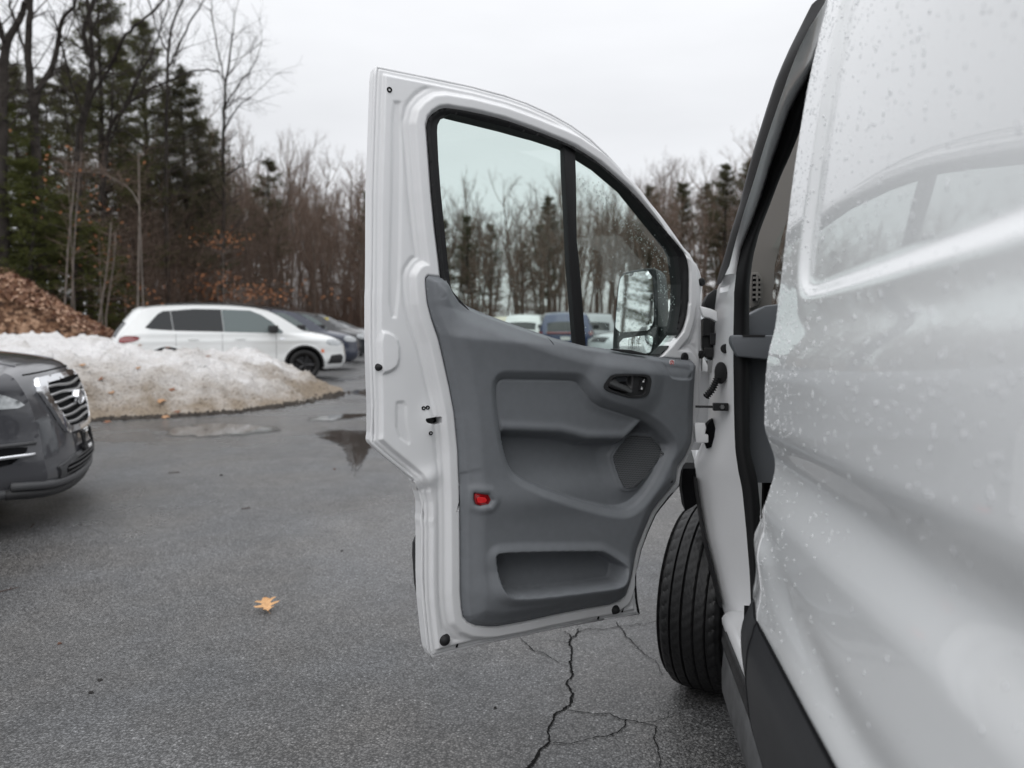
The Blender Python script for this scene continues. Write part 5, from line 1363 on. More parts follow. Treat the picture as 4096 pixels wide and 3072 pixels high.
# cars seen through the door window
ROW2 = 'cars parked across the lot, seen through the door window'
def rear_deco(root, C, half, ends, P):
    ys = np.linspace(-.62, .62, 14)
    MB().tube(C(.02 + .10 * (ys / .75) ** 2 - .13, ys, np.full(14, .96)), .035, 6).build('light_bar', M['tail'], root)
    MB().box(C(-.12, 0, .78), (.01, .16, .06), np.stack([C(1, 0, 0) - C(0, 0, 0), C(0, 1, 0) - C(0, 0, 0), [0, 0, 1]], 1)).build('number_plate', M['plate'], root)
def place_rear(px, dist, yaw_deg, P):
    """nose position for a car whose tail centre is seen at px"""
    p = at(px, 1293, dist); a_ = RAD(yaw_deg)
    return (p[0] + math.cos(a_) * P['L'], dist + math.sin(a_) * P['L'])
car('parked_suv', 'navy blue suv showing its tail with a red light bar through the door window', ROW2, SUV2, place_rear(2262, 25.5, 84, SUV), RAD(84), paint('paint_blue', (.018, .03, .085)), res=.04, extra=rear_deco, clear=True)
car('parked_car', 'pale silver car seen through the glass left of the door mirror', ROW2, SED, at(2395, 1293, 19.0)[:2].tolist(), RAD(205), paint('paint_silver2', (.42, .45, .46)), res=.04, clear=True)
car('parked_car', 'white car seen low through the door window above the trim edge', ROW2, SUV2, place_rear(2085, 33., 80, SUV), RAD(80), paint('paint_w2', (.66, .67, .66)), res=.05, detail=False)
car('parked_car', 'cream car behind the white one, far across the lot', ROW2, SUV2, place_rear(2010, 42., 76, SUV), RAD(76), paint('paint_cream', (.55, .50, .38)), res=.06, detail=False)
car('parked_suv', 'grey suv beside the navy suv, half behind the window bar', ROW2, SUV2, place_rear(2375, 29.5, 86, SUV), RAD(86), paint('paint_g3', (.30, .31, .32)), res=.05, detail=False)
VANP = dict(SUV); VANP['top'] = [(x, z * 1.35 if z > .9 else z) for x, z in SUV['top']]; VANP['win'] = [[(x, z * 1.3) for x, z in w] for w in SUV['win']]; VANP['belt'] = 1.35
VANP['lampr'] = [(x, z) for x, z in SUV['lampr']]
car('parked_van', 'white van far off, showing just behind the door mirror', ROW2, VANP, place_rear(2705, 30., 70, SUV), RAD(70), paint('paint_w3', (.7, .7, .7)), res=.06, detail=False, cat='van')

# ------------------------------------------------------------------ dark grey car entering at the left
ASC = dict(L=5.0, W=1.94, top=[(.10, .42), (.03, .58), (.02, .80), (.06, 1.0), (.25, 1.3), (.50, 1.65), (.55, 1.72), (.9, 1.79), (1.6, 1.82), (2.4, 1.80), (2.9, 1.72), (3.2, 1.60), (3.55, 1.32), (3.72, 1.165), (4.0, 1.135), (4.5, 1.075), (4.78, 1.03), (4.86, .98), (4.93, .80), (4.96, .62), (4.99, .42), (5.0, .32), (4.88, .20)],
           wheels=(.95, 3.95), R=.37, arch=.43, bot=.24, belt=1.10, nose=(.75, .24), crown_end=.10, crown=.06,
           win=[[(2.1, 1.15), (3.2, 1.13), (3.0, 1.45), (2.6, 1.6), (2.1, 1.65)], [(1.0, 1.15), (2.0, 1.15), (2.0, 1.65), (1.05, 1.6)]], ws=(11.2, 13.0), rw=(3.3, 4.85),
           lampf=[(4.28, .87), (4.74, .80), (4.91, .80), (4.86, .86), (4.66, .94), (4.30, .985)], lampr=[(.04, .86), (.42, .92), (.46, 1.02), (.10, 1.03)])
M['asc'] = paint('paint_magnetite', (.052, .053, .060), rough=.28)
def asc_extra(root, C, half, ends, P):
    body = [c for c in root.children if c.name.startswith('body')][0]
    bvh = BVHTree.FromPolygons([tuple(v.co) for v in body.data.vertices], [tuple(p.vertices) for p in body.data.polygons])
    o0 = C(0, 0, 0); fx = Vector(C(1, 0, 0) - o0); fy = Vector(C(0, 1, 0) - o0)
    L = P['L']
    def front(y, z, lift):
        p = Vector(C(L + 1.5, y, z)); h = bvh.ray_cast(p, -fx)
        q = h[0] if h[0] is not None else Vector(C(L, y, z))
        return np.array(q + fx * lift)
    def fmap(u, v, d):
        return np.array([front(a_, b_, -d) for a_, b_ in zip(np.atleast_1d(u), np.atleast_1d(v))])
    # grille: dark mesh field, chrome frame, bars, badge
    gr = [(-.50, .985), (.50, .985), (.585, .955), (.60, .86), (.42, .605), (.36, .58), (-.36, .58), (-.42, .605), (-.60, .86), (-.585, .955)]
    g = smooth_poly(np.array(gr), 1)
    relief('grille', g, lambda u, v, d: fmap(u, v, -.004 + d), .02, M['dark'], root, skirt=.01)
    gi = g * np.array([.855, .80]) + np.array([0, .79 * .20])
    fr = relief('grille_frame', g, lambda u, v, d: fmap(u, v, -.030 + d), .012, M['chrome'], root, holes=[gi], skirt=.03)
    for k in range(6):
        z = .655 + k * .050
        hw_ = np.interp(z, [.62, .86, .97], [.36, .52, .47])
        ys = np.linspace(-hw_, hw_, 18)
        zz_ = z + .006 * np.sin(ys * 9 + k)
        MB().tube(np.array([front(y, z2, .016) for y, z2 in zip(ys, zz_)]), .0115, 5).build('grille_bar', M['steel'], root, smooth=True)
    th_ = np.linspace(0, 2 * math.pi, 28)[:-1]
    pc = front(0, .80, .035)
    Y = np.array(fy); X = np.array(fx)
    mk = lambda ry, rz, dx: [pc + Y * ry * math.cos(t) + np.array([0, 0, rz * math.sin(t)]) + X * dx for t in th_]
    m_ = MB(); n = len(th_)
    rings = [mk(.095, .056, -.03), mk(.095, .056, .016), mk(.080, .043, .020), mk(.078, .041, .012)]
    m_.add([v for r_ in rings for v in r_], [(i * n + j, i * n + (j + 1) % n, (i + 1) * n + (j + 1) % n, (i + 1) * n + j) for i in range(3) for j in range(n)])
    bd = m_.build('badge', M['chrome'], root, smooth=True, sharp=50)
    MB().add(mk(.079, .042, .013), [tuple(range(n))]).build('badge_field', mat('badge_blue', (.02, .03, .07), rough=.15), bd)
    def star(y, z, r):
        pts = []
        for q in range(8):
            rr = r if q % 2 == 0 else r * .35
            an = math.pi / 2 + q * math.pi / 4
            pts.append(pc + Y * (y + rr * math.cos(an) * 1.2) + np.array([0, 0, z + rr * math.sin(an)]) + X * .016)
        MB().add(pts, [tuple(range(8))]).build('badge_star', M['chrome'], bd)
    star(.038, .008, .020)
    for y, z in ((.002, .016), (-.022, .004), (.006, -.012), (-.030, -.012), (-.046, .010)): star(y, z, .010)
    # plate carrier (empty) with its wire frame
    m_ = MB()
    for a_, b_ in (((-.15, .56), (-.15, .44)), ((.15, .56), (.15, .44)), ((-.15, .56), (.15, .56)), ((-.15, .44), (.15, .44)), ((-.05, .56), (-.12, .48)), ((.05, .56), (.12, .48))):
        m_.tube([front(*a_, .03), front(*b_, .03)], .008, 5)
    m_.build('plate_bracket', M['rubber'], root)
    relief('plate_tab', np.array([(-.07, .545), (.07, .545), (.07, .57), (-.07, .57)]), lambda u, v, d: fmap(u, v, -.034 + d), .01, M['white'], root, skirt=.01)
    relief('bracket_base', np.array([(-.16, .425), (.16, .425), (.16, .465), (-.16, .465)]), lambda u, v, d: fmap(u, v, -.034 + d), .02, M['rubber'], root, skirt=.02)
    relief('bracket_label', np.array([(-.05, .432), (.06, .432), (.06, .455), (-.05, .455)]), lambda u, v, d: fmap(u, v, -.038 + d), .01, M['white'], root, skirt=.006)
    # lower intake and skid lip
    li = smooth_poly(np.array([(-.52, .40), (.52, .40), (.46, .285), (-.46, .285)]), 1)
    relief('lower_intake', li, lambda u, v, d: fmap(u, v, -.006 + d), .02, M['dark'], root, skirt=.01)
    for z in (.315, .35, .38):
        ys = np.linspace(-.46, .46, 14)
        MB().tube(np.array([front(y, z, .008) for y in ys]), .006, 4).build('intake_bar', M['cladm'], root)
    M['greytrim'] = mat('grey_bumper_trim', (.06, .061, .064), rough=.5)
    fr2 = relief('intake_frame', smooth_poly(np.array([(-.60, .43), (.60, .43), (.52, .262), (-.52, .262)]), 1), lambda u, v, d: fmap(u, v, -.014 + d), .016, M['greytrim'], root, holes=[li * np.array([.985, 1.0])], skirt=.02)
    ys = np.linspace(-.80, .80, 26)
    lipc = np.array([front(y, .262 + .05 * abs(y / .8) ** 3, .012) for y in ys])
    MB().tube(lipc, .030, 8).build('bumper_lip', M['greytrim'], root, smooth=True)
    MB().tube(lipc - np.array([0, 0, .05]) - np.array(fx) * .03, .035, 6).build('chin', M['cladm'], root, smooth=True)
    # fog lamp recess with a chrome blade, seen at the corner
    sd_ = -1
    def side(x, z, lift):
        y = float(half(x, z)); return C(x, sd_ * (y + lift), z)
    fs = lambda u, v, d: C(u, sd_ * (half(u, v) + .006 - d), v)
    relief('fog_recess', smooth_poly(np.array([(4.10, .40), (4.80, .43), (4.93, .545), (4.84, .56), (4.12, .54)]), 1), fs, .02, M['dark'], root, skirt=.012)
    xs = np.linspace(4.05, 4.945, 16)
    MB().tube(np.array([side(x, .48 + .03 * (x - 4.05), .026) for x in xs]), np.linspace(.020, .012, 16), 7).build('chrome_blade', M['chrome'], root, smooth=True)
    MB().tube(np.array([side(x, .565 + .01 * (x - 4.05), .008) for x in xs]), .014, 6).build('fog_brow', M['greytrim'], root, smooth=True)
    MB().tube(np.array([side(x, .335 + .0 * (x - 4.05), .008) for x in np.linspace(4.0, 4.72, 12)]), .022, 6).build('fog_sill', M['greytrim'], root, smooth=True)
    MB().tube(np.array([side(x, .265, .0) for x in np.linspace(4.35, 4.86, 12)]), .035, 6).build('lip_corner', M['greytrim'], root, smooth=True)
    # headlamp inside detail
    for k in range(3):
        MB().lathe([(.0001, .012), (.028, .012), (.034, .0)], side(4.40 + .11 * k, .885 - .008 * k, .004), np.array(-fy), 12).build('lamp_reflector', M['chrome'], root, smooth=True)
    MB().tube(np.array([side(x, .985 - .08 * (x - 4.25), .012) for x in np.linspace(4.28, 4.66, 8)]), .010, 5).build('lamp_brow', M['greytrim'], root, smooth=True)
    MB().tube(np.array([side(x, .86 - .14 * (x - 4.28), .012) for x in np.linspace(4.28, 4.72, 8)]), .012, 5).build('lamp_strip', M['white'], root, smooth=True)
    # bonnet crease
    for sg in (1, -1):
        pts = []
        for x in np.linspace(3.8, 4.80, 12):
            h = bvh.ray_cast(Vector(C(x, sg * (.52 + .06 * (4.8 - x)), 2.2)), Vector((0, 0, -1)))
            if h[0] is not None: pts.append(np.array(h[0]) + np.array([0, 0, -.012]))
        if len(pts) > 2: MB().tube(pts, .024, 8).build('bonnet_crease', M['asc'], root, smooth=True)
    ys = np.linspace(-.62, .62, 20)
    MB().tube(np.array([front(y, 1.0 + .008 * math.cos(y * 3), .0) for y in ys]), .006, 5).build('bonnet_gap', M['dark'], root)
AN = (-3.21, 5.55, -.05)
car('grey_suv', 'dark grey suv with a chrome grille nosing into view at the left', None, ASC, AN, RAD(19), M['asc'], res=.016, extra=asc_extra, clear=True)
# ------------------------------------------------------------------ snow bank, leaf mound, forest floor
def vnoise(x, y, seed, octv=5, lac=2.05, gain=.5):
    r = np.random.default_rng(seed); tot = np.zeros_like(x); a_ = 1.0
    for o_ in range(octv):
        tab = r.random((64, 64)); ox, oy = r.uniform(0, 64, 2)
        xx, yy = x * lac ** o_ + ox, y * lac ** o_ + oy
        i, j = np.floor(xx).astype(int), np.floor(yy).astype(int); fx, fy = xx - i, yy - j
        fx = fx * fx * (3 - 2 * fx); fy = fy * fy * (3 - 2 * fy)
        g = lambda p, q: tab[p % 64, q % 64]
        tot += a_ * ((g(i, j) * (1 - fx) + g(i + 1, j) * fx) * (1 - fy) + (g(i, j + 1) * (1 - fx) + g(i + 1, j + 1) * fx) * fy - .5)
        a_ *= gain
    return tot
def m_snow():
    m = mat('dirty_snow', (.80, .79, .78), rough=.75, spec=.3)
    t = m.node_tree; b = t.nodes['Principled BSDF']; L = t.links.new
    g = t.nodes.new('ShaderNodeNewGeometry'); at_ = t.nodes.new('ShaderNodeAttribute'); at_.attribute_name = 'dirt'
    n1 = t.nodes.new('ShaderNodeTexNoise'); n1.inputs['Scale'].default_value = 3.2; n1.inputs['Detail'].default_value = 7; n1.inputs['Roughness'].default_value = .68; L(g.outputs['Position'], n1.inputs[0])
    n2 = t.nodes.new('ShaderNodeTexNoise'); n2.inputs['Scale'].default_value = 26; n2.inputs['Detail'].default_value = 4; L(g.outputs['Position'], n2.inputs[0])
    ad = t.nodes.new('ShaderNodeMath'); ad.operation = 'ADD'; L(n1.outputs[0], ad.inputs[0]); L(at_.outputs['Fac'], ad.inputs[1])
    r = t.nodes.new('ShaderNodeMapRange'); r.inputs[1].default_value = .55; r.inputs[2].default_value = 1.35; L(ad.outputs[0], r.inputs[0])
    x = t.nodes.new('ShaderNodeMixRGB'); x.inputs[1].default_value = (.69, .68, .675, 1); x.inputs[2].default_value = (.25, .205, .155, 1); L(r.outputs[0], x.inputs[0])
    r2 = t.nodes.new('ShaderNodeMapRange'); r2.inputs[1].default_value = .52; r2.inputs[2].default_value = .70; L(n2.outputs[0], r2.inputs[0])
    mu = t.nodes.new('ShaderNodeMath'); mu.operation = 'MULTIPLY'; L(r2.outputs[0], mu.inputs[0]); L(r.outputs[0], mu.inputs[1])
    x2 = t.nodes.new('ShaderNodeMixRGB'); x2.inputs[2].default_value = (.12, .09, .065, 1); L(mu.outputs[0], x2.inputs[0]); L(x.outputs[0], x2.inputs[1])
    L(x2.outputs[0], b.inputs['Base Color'])
    bp = t.nodes.new('ShaderNodeBump'); bp.inputs['Distance'].default_value = .06; bp.inputs['Strength'].default_value = .9; L(n2.outputs[0], bp.inputs['Height']); L(bp.outputs[0], b.inputs['Normal'])
    return m
def snow_bank(name, outline_px, hmax, label, seed, ridge=None, res=.04):
    P = smooth_poly(np.array([gp(x * 1.8517, y * 1.8517)[:2] for x, y in outline_px]), 2)
    r = np.random.default_rng(seed)
    P = P + np.convolve(r.normal(0, .12, len(P)), np.ones(3) / 3, 'same')[:, None]
    def f(u, v, d):
        dd = -sdf(P, np.stack([u, v], 1))[0]
        h = hmax(u, v) * S(dd, -.05, 1.35) ** .8
        h = h * (1 + .14 * vnoise(u * .8, v * .8, seed)) + .17 * vnoise(u * 2.4, v * 2.4, seed + 1, 6, gain=.70) * S(dd, 0, .5)
        return np.stack([u, v, np.maximum(h, -.01) - d * 2], 1)
    o = relief(name, P, f, res, m_snow(), None)
    me = o.data; co = np.zeros(len(me.vertices) * 3, np.float32); me.vertices.foreach_get('co', co); co = co.reshape(-1, 3)
    dd = -sdf(P, co[:, :2].astype(float))[0]
    front = np.clip(1.2 - dd / 1.25, 0, 1) * .70 + np.clip((co[:, 0] + 6.0) / 3.0, 0, 1) * .22
    at_ = me.attributes.new('dirt', 'FLOAT', 'POINT'); at_.data.foreach_set('value', (front + .5 * vnoise(co[:, 0] * .9, co[:, 1] * .9, seed + 5)).astype(np.float32))
    tag(o, label, 'snow bank')
    return o, P, f
hm = lambda u, v: np.interp(u, [-11, -9, -7.5, -5.6, -4.6, -3.7, -3.0], [.92, .87, .79, .69, .53, .38, .08])
sb, SBP, SBF = snow_bank('snow_bank', [(-260, 985), (-60, 955), (60, 925), (200, 907), (320, 902), (450, 895), (560, 885), (650, 872), (715, 858), (742, 846), (720, 832), (640, 818), (520, 810), (300, 800), (0, 800), (-260, 820)], hm, 'long bank of dirty old snow along the lot, brown along its foot', 11)
snow_bank('snow_patch', [(768, 724), (790, 718), (830, 716), (840, 728), (800, 734), (772, 732)], lambda u, v: .5 + 0 * u, 'small white snow heap at the far end of the lot beside the row of cars', 21, res=.25)
# grit and meltwater dirt along the foot of the bank
_e = np.array([q for q in SBP if q[1] < 14.3 - .0 * q[0]])
n_ = 1500
_i = rng.integers(0, len(SBP) - 1, n_ * 3); _t = rng.random(n_ * 3)[:, None]
_p = SBP[_i] * (1 - _t) + SBP[_i + 1] * _t + rng.normal(0, .10, (n_ * 3, 2)) + np.array([0, -.05])
_p = _p[(_p[:, 1] < 14.2) & (_p[:, 0] > -7.5)][:n_]
_c = np.c_[_p, np.full(len(_p), .01)]; _s = rng.uniform(.012, .045, (len(_p), 1))
_d = [np.array(v) for v in ((1, 0, -.2), (-.5, .85, -.2), (-.5, -.85, -.2), (0, 0, .8))]
V = np.stack([_c + _s * (d + rng.normal(0, .2, (len(_p), 3))) for d in _d], 1).reshape(-1, 3)
Fq = (np.array([(0, 1, 3), (1, 2, 3), (2, 0, 3)])[None] + 4 * np.arange(len(_p))[:, None, None]).reshape(-1, 3)
o = mesh_np('grit', V, Fq, mat('dark_grit', (.05, .042, .035), rough=.8, var=.5, vscale=9), smooth=False); tag(o, 'dark grit and crumbs along the foot of the snow bank', 'grit', kind='stuff')
# leaves lying on the snow
M['lf1'] = mat('brown_leaf', (.18, .075, .035), rough=.7); M['lf2'] = mat('tan_leaf', (.36, .20, .10), rough=.7)
def snow_leaf(px, py, s_, label, mt, seed):
    r = np.random.default_rng(seed)
    # walk down the view ray to the snow surface
    d = (px - 2048) / 3078. * RT + (1536 - py) / 3078. * UP + FW
    for t in np.linspace(8, 22, 900):
        p = CAM + d * t
        if sdf(SBP, p[None, :2])[0][0] < 0 and p[2] < SBF(p[None, 0], p[None, 1], 0)[0, 2] + .012: break
        if p[2] < .01: break
    k = 10
    pts = []
    for i in range(k):
        an = 2 * math.pi * i / k; rr = s_ * (1 if i % 2 == 0 else .55) * r.uniform(.8, 1.1)
        pts.append(p + np.array([rr * math.cos(an), rr * .7 * math.sin(an), .012 + rr * .5 * math.sin(an) * .6 + r.uniform(0, .01)]))
    n = len(pts)
    o = MB().add(pts + [q + np.array([0, 0, -.004]) for q in pts], [tuple(range(n)), tuple(range(2 * n - 1, n - 1, -1))] + [(i, (i + 1) % n, n + (i + 1) % n, n + i) for i in range(n)]).build('dead_leaf', mt)
    tag(o, label, 'leaf', 'dead leaves on the snow bank')
SL = [(398, 1519, .075, 'rust brown leaf on the snow just right of the dark car grille', 'lf1'), (330, 1463, .06, 'pale tan leaf high on the snow above the dark car grille', 'lf2'), (445, 1573, .06, 'faint tan leaf low on the snow near the dark car', 'lf2'),
      (560, 1383, .06, 'brown leaf near the crest of the snow bank below the white suv tail', 'lf1'), (672, 1392, .055, 'brown leaf on the crest of the snow bank mid way', 'lf1'), (832, 1428, .05, 'brown leaf on the snow below the white suv door', 'lf1'),
      (685, 1562, .08, 'dark leaf clump on the brown face of the snow bank', 'lf1'), (640, 1607, .10, 'orange tan leaf low on the snow bank face', 'lf2'), (550, 1475, .06, 'tan leaf half sunk in the middle of the snow bank', 'lf2'),
      (660, 1672, .07, 'orange leaf at the foot of the snow bank', 'lf2'), (430, 1692, .06, 'leaf scrap at the snow foot beside the dark car bumper', 'lf1'), (710, 1650, .06, 'brown leaf at the foot of the snow bank beside the orange one', 'lf1')]
for i, (a_, b_, c_, d_, e__) in enumerate(SL): snow_leaf(a_, b_, c_, d_, M[e__], i)

# forest floor and the mound of fallen leaves
def m_litter():
    m = mat('leaf_litter', (.14, .085, .055), rough=.9, spec=.2)
    t = m.node_tree; b = t.nodes['Principled BSDF']; L = t.links.new
    g = t.nodes.new('ShaderNodeNewGeometry')
    v = t.nodes.new('ShaderNodeTexVoronoi'); v.inputs['Scale'].default_value = 9; L(g.outputs['Position'], v.inputs[0])
    s_ = t.nodes.new('ShaderNodeSeparateColor'); L(v.outputs['Color'], s_.inputs[0])
    cr = t.nodes.new('ShaderNodeValToRGB'); e = cr.color_ramp.elements
    e[0].color = (.06, .036, .026, 1); e[1].color = (.42, .27, .18, 1); x = cr.color_ramp.elements.new(.5); x.color = (.16, .085, .05, 1)
    L(s_.outputs[0], cr.inputs[0]); L(cr.outputs[0], b.inputs['Base Color'])
    bp = t.nodes.new('ShaderNodeBump'); bp.inputs['Distance'].default_value = .05; L(v.outputs['Distance'], bp.inputs['Height']); L(bp.outputs[0], b.inputs['Normal'])
    return m
M['litter'] = m_litter()
def floor_h(x, y):
    # woodland ground: starts behind the cars, climbs gently; bank at the left
    edge = floor_edge(x)
    d = y - edge
    return .02 + .10 * S(d, 0, 4) + .9 * S(d, 4, 40) + 1.5 * S(d, 20, 120) + .22 * vnoise(x * .15, y * .15, 31)* S(d, 0, 6) + mound(x, y)
def floor_edge(x):
    return np.interp(x, [-60, -20, -14, -9.5, -8, 10, 40, 90], [22, 22.5, 24.5, 31, 50, 50, 50, 50])
def mound(x, y):
    w = 3.3 * np.exp(-(((x + 18.4) / 4.1) ** 2) - (((y - 25.5) / 3.2) ** 2))
    return w * (1 + .12 * vnoise(x * 1.1, y * 1.1, 33))
xs = np.concatenate([np.linspace(-90, -26, 20), np.linspace(-25, -8, 60), np.linspace(-7, 120, 50)])
ts = np.concatenate([np.linspace(0, 14, 45), np.linspace(16, 160, 26)])
X, T_ = np.meshgrid(xs, ts, indexing='ij'); Y = floor_edge(X) + T_
V = np.stack([X.ravel(), Y.ravel(), (floor_h(X, Y) * S(T_, 0, .6) + .006).ravel()], 1)
ix = np.arange(len(xs) * len(ts)).reshape(len(xs), len(ts))
ff = mesh_np('forest_floor', V, np.stack([ix[:-1, :-1], ix[1:, :-1], ix[1:, 1:], ix[:-1, 1:]], -1).reshape(-1, 4), M['litter'])
tag(ff, 'brown leaf covered woodland floor behind the lot', 'ground', kind='structure')
# loose leaves over the mound
n_ = 16000
lx = np.concatenate([rng.normal(-17.2, 2.4, n_ // 2), rng.uniform(-26, -9, n_ // 2)]); ly = np.concatenate([rng.uniform(22.6, 29, n_ // 2), rng.uniform(22.5, 34, n_ // 2)])
kp = ly > floor_edge(lx) + .4; lx, ly = lx[kp], ly[kp]; n_ = len(lx)
lz = floor_h(lx, ly) + .05 * rng.random(n_) + .02
sz = rng.uniform(.05, .11, n_); an = rng.uniform(0, 6.28, n_); tl = rng.normal(0, .6, (n_, 2))
ca, sa = np.cos(an), np.sin(an)
def lv(a_, b_):
    x_, y_ = sz * (a_ * ca - b_ * sa), sz * (a_ * sa + b_ * ca)
    return np.stack([lx + x_, ly + y_, lz + x_ * tl[:, 0] + y_ * tl[:, 1] + .25 * np.abs(b_) * sz], 1)
V = np.stack([lv(-1, 0), lv(0, -.6), lv(1, 0), lv(0, .6)], 1).reshape(-1, 3)
Fq = np.arange(4 * n_).reshape(-1, 4)
lf = mesh_np('fallen_leaves', V, Fq, None, smooth=False, mats=[mat('leaf_a', (.38, .23, .155), rough=.8), mat('leaf_b', (.52, .35, .25), rough=.8), mat('leaf_c', (.19, .10, .07), rough=.8)], fmat=rng.integers(0, 3, n_))
tag(lf, 'loose brown leaves heaped on the mound at the wood edge', 'leaves', kind='stuff')

# ------------------------------------------------------------------ trees
def tubes_np(P0, P1, R0, R1, k):
    """independent tapered prisms"""
    P0, P1 = np.asarray(P0), np.asarray(P1); n = len(P0)
    t = P1 - P0; t /= np.linalg.norm(t, axis=1)[:, None] + 1e-9
    ref = np.where(np.abs(t[:, 2:3]) < .9, np.array([[0, 0, 1.]]), np.array([[1., 0, 0]]))
    u = np.cross(ref, t); u /= np.linalg.norm(u, axis=1)[:, None] + 1e-9; v = np.cross(t, u)
    an = 2 * math.pi * np.arange(k) / k
    ring = np.cos(an)[None, :, None] * u[:, None] + np.sin(an)[None, :, None] * v[:, None]
    V = np.concatenate([P0[:, None] + ring * np.asarray(R0)[:, None, None], P1[:, None] + ring * np.asarray(R1)[:, None, None]], 1).reshape(-1, 3)
    j = np.arange(k); f = np.stack([j, (j + 1) % k, k + (j + 1) % k, k + j], 1)
    F = (f[None] + (np.arange(n) * 2 * k)[:, None, None]).reshape(-1, 4)
    return V, F
def grow(r, p, d, ln, rad, lvl, maxl, segs, droop=0.0, up=.12, kids=(5, 8), spread=.75):
    n = max(3, int(3 + ln * 1.2)) if lvl < 2 else 3
    pts = [p]; dd = d / np.linalg.norm(d)
    step = ln / n
    rs = [rad * (1 - .72 * i / n) for i in range(n + 1)]
    for i in range(n):
        dd = dd + r.normal(0, .045 if lvl == 0 else .10 + .06 * lvl, 3) + np.array([0, 0, up if lvl > 0 else .03])
        dd /= np.linalg.norm(dd)
        q = pts[-1] + dd * step
        segs[min(lvl, 3)].append((pts[-1], q, rs[i], rs[i + 1])); pts.append(q)
    if lvl >= maxl: return
    nk = r.integers(kids[0], kids[1]) if lvl > 0 else r.integers(9, 14)
    for c in range(nk):
        t = r.uniform(.38 if lvl == 0 else .2, 1.0)
        i = min(n - 1, int(t * n)); q = pts[i] + (pts[i + 1] - pts[i]) * (t * n - i)
        dirp = pts[i + 1] - pts[i]; dirp /= np.linalg.norm(dirp)
        sd_ = np.cross(dirp, r.normal(0, 1, 3)); sd_ /= np.linalg.norm(sd_) + 1e-9
        cd_ = dirp * (1 - spread * .5) + sd_ * spread * r.uniform(.6, 1.2)
        cl = ln * r.uniform(.34, .60) * (1.25 - .6 * t)
        if lvl == 0: cl = ln * r.uniform(.22, .42) * (1.3 - .7 * t)
        grow(r, q, cd_, cl, min(rs[i] * .7, rad * .55 * r.uniform(.6, 1)), lvl + 1, maxl, segs, droop, up, kids, spread)
def bare_tree_mesh(seed, h, rad, maxl=4, kids=(4, 7), spread=.75, lean=(0, 0), up=.12):
    r = np.random.default_rng(seed); segs = [[], [], [], []]
    grow(r, np.zeros(3), np.array([lean[0], lean[1], 1.0]), h, rad, 0, maxl, segs, up=up, kids=kids, spread=spread)
    def build(idx, k):
        sg = sum((segs[i] for i in idx), [])
        a_ = [np.array([s[j] for s in sg]) for j in range(4)]
        return tubes_np(*a_, k)
    return build([0], 8), [build([1], 5), build([2, 3], 3)]
def merge(parts):
    V = []; F = []; n = 0
    for v, f in parts: V.append(v); F.append(f + n); n += len(v)
    return np.concatenate(V), np.concatenate(F)
M['bark'] = mat('grey_brown_bark', (.135, .117, .102), rough=.9, spec=.2, var=.35, vscale=3)
M['barkd'] = mat('dark_bark', (.045, .039, .035), rough=.9, spec=.2, var=.35, vscale=3)
M['barkl'] = mat('pale_sapling_bark', (.19, .165, .145), rough=.9, spec=.2, var=.3, vscale=4)
M['twigs'] = mat('brown_twigs', (.17, .125, .100), rough=.9, spec=.2)
M['twigd'] = mat('dark_twigs', (.065, .056, .05), rough=.9, spec=.2)
M['needle'] = mat('pine_needles', (.100, .106, .046), rough=.7, spec=.3, var=.12, vscale=.9, col2=(.120, .120, .052))
M['needle_d'] = mat('dark_pine_needles', (.104, .102, .058), rough=.7, spec=.3, var=.1, vscale=.7, col2=(.120, .115, .068))
M['needle_l'] = mat('light_hemlock_needles', (.105, .120, .036), rough=.7, spec=.3, var=.1, vscale=1.1, col2=(.120, .130, .042))
for _k in ('needle', 'needle_d', 'needle_l'):     # light comes through the needles
    _t = M[_k].node_tree; _b = _t.nodes['Principled BSDF']; _o = _t.nodes['Material Output']
    _tr = _t.nodes.new('ShaderNodeBsdfTranslucent'); _m = _t.nodes.new('ShaderNodeMixShader'); _m.inputs[0].default_value = .5
    _src = _b.inputs['Base Color'].links[0].from_socket
    _t.links.new(_src, _tr.inputs[0]); _t.links.new(_b.outputs[0], _m.inputs[1]); _t.links.new(_tr.outputs[0], _m.inputs[2]); _t.links.new(_m.outputs[0], _o.inputs[0])
def tree_root(name, label, cat, group, loc, rz=0, sc=1.0):
    r = empty(name, loc, rz); r.scale = (sc, sc, sc); tag(r, label, cat, group); return r
class Proto:
    def __init__(s, trunk, crown): s.t, s.c = trunk, crown
def proto_bare(seed, h, rad, bark, tw, **kw):
    t, c = bare_tree_mesh(seed, h, rad, **kw)
    def me_(nm, VF, mt):
        o = mesh_np(nm, VF[0], VF[1], mt, smooth=True); me = o.data; bpy.data.objects.remove(o); return me
    V, F = merge(c)
    return Proto(me_('trunk', t, bark), me_('crown', (V, F), tw))
def place(pr, name, label, cat, group, loc, rz=0, sc=1.0):
    r = tree_root(name, label, cat, group, loc, rz, sc)
    for nm, me in (('trunk', pr.t), ('crown', pr.c)):
        if me is None: continue
        o = bpy.data.objects.new(nm, me); COL.objects.link(o); o.parent = r
    return r
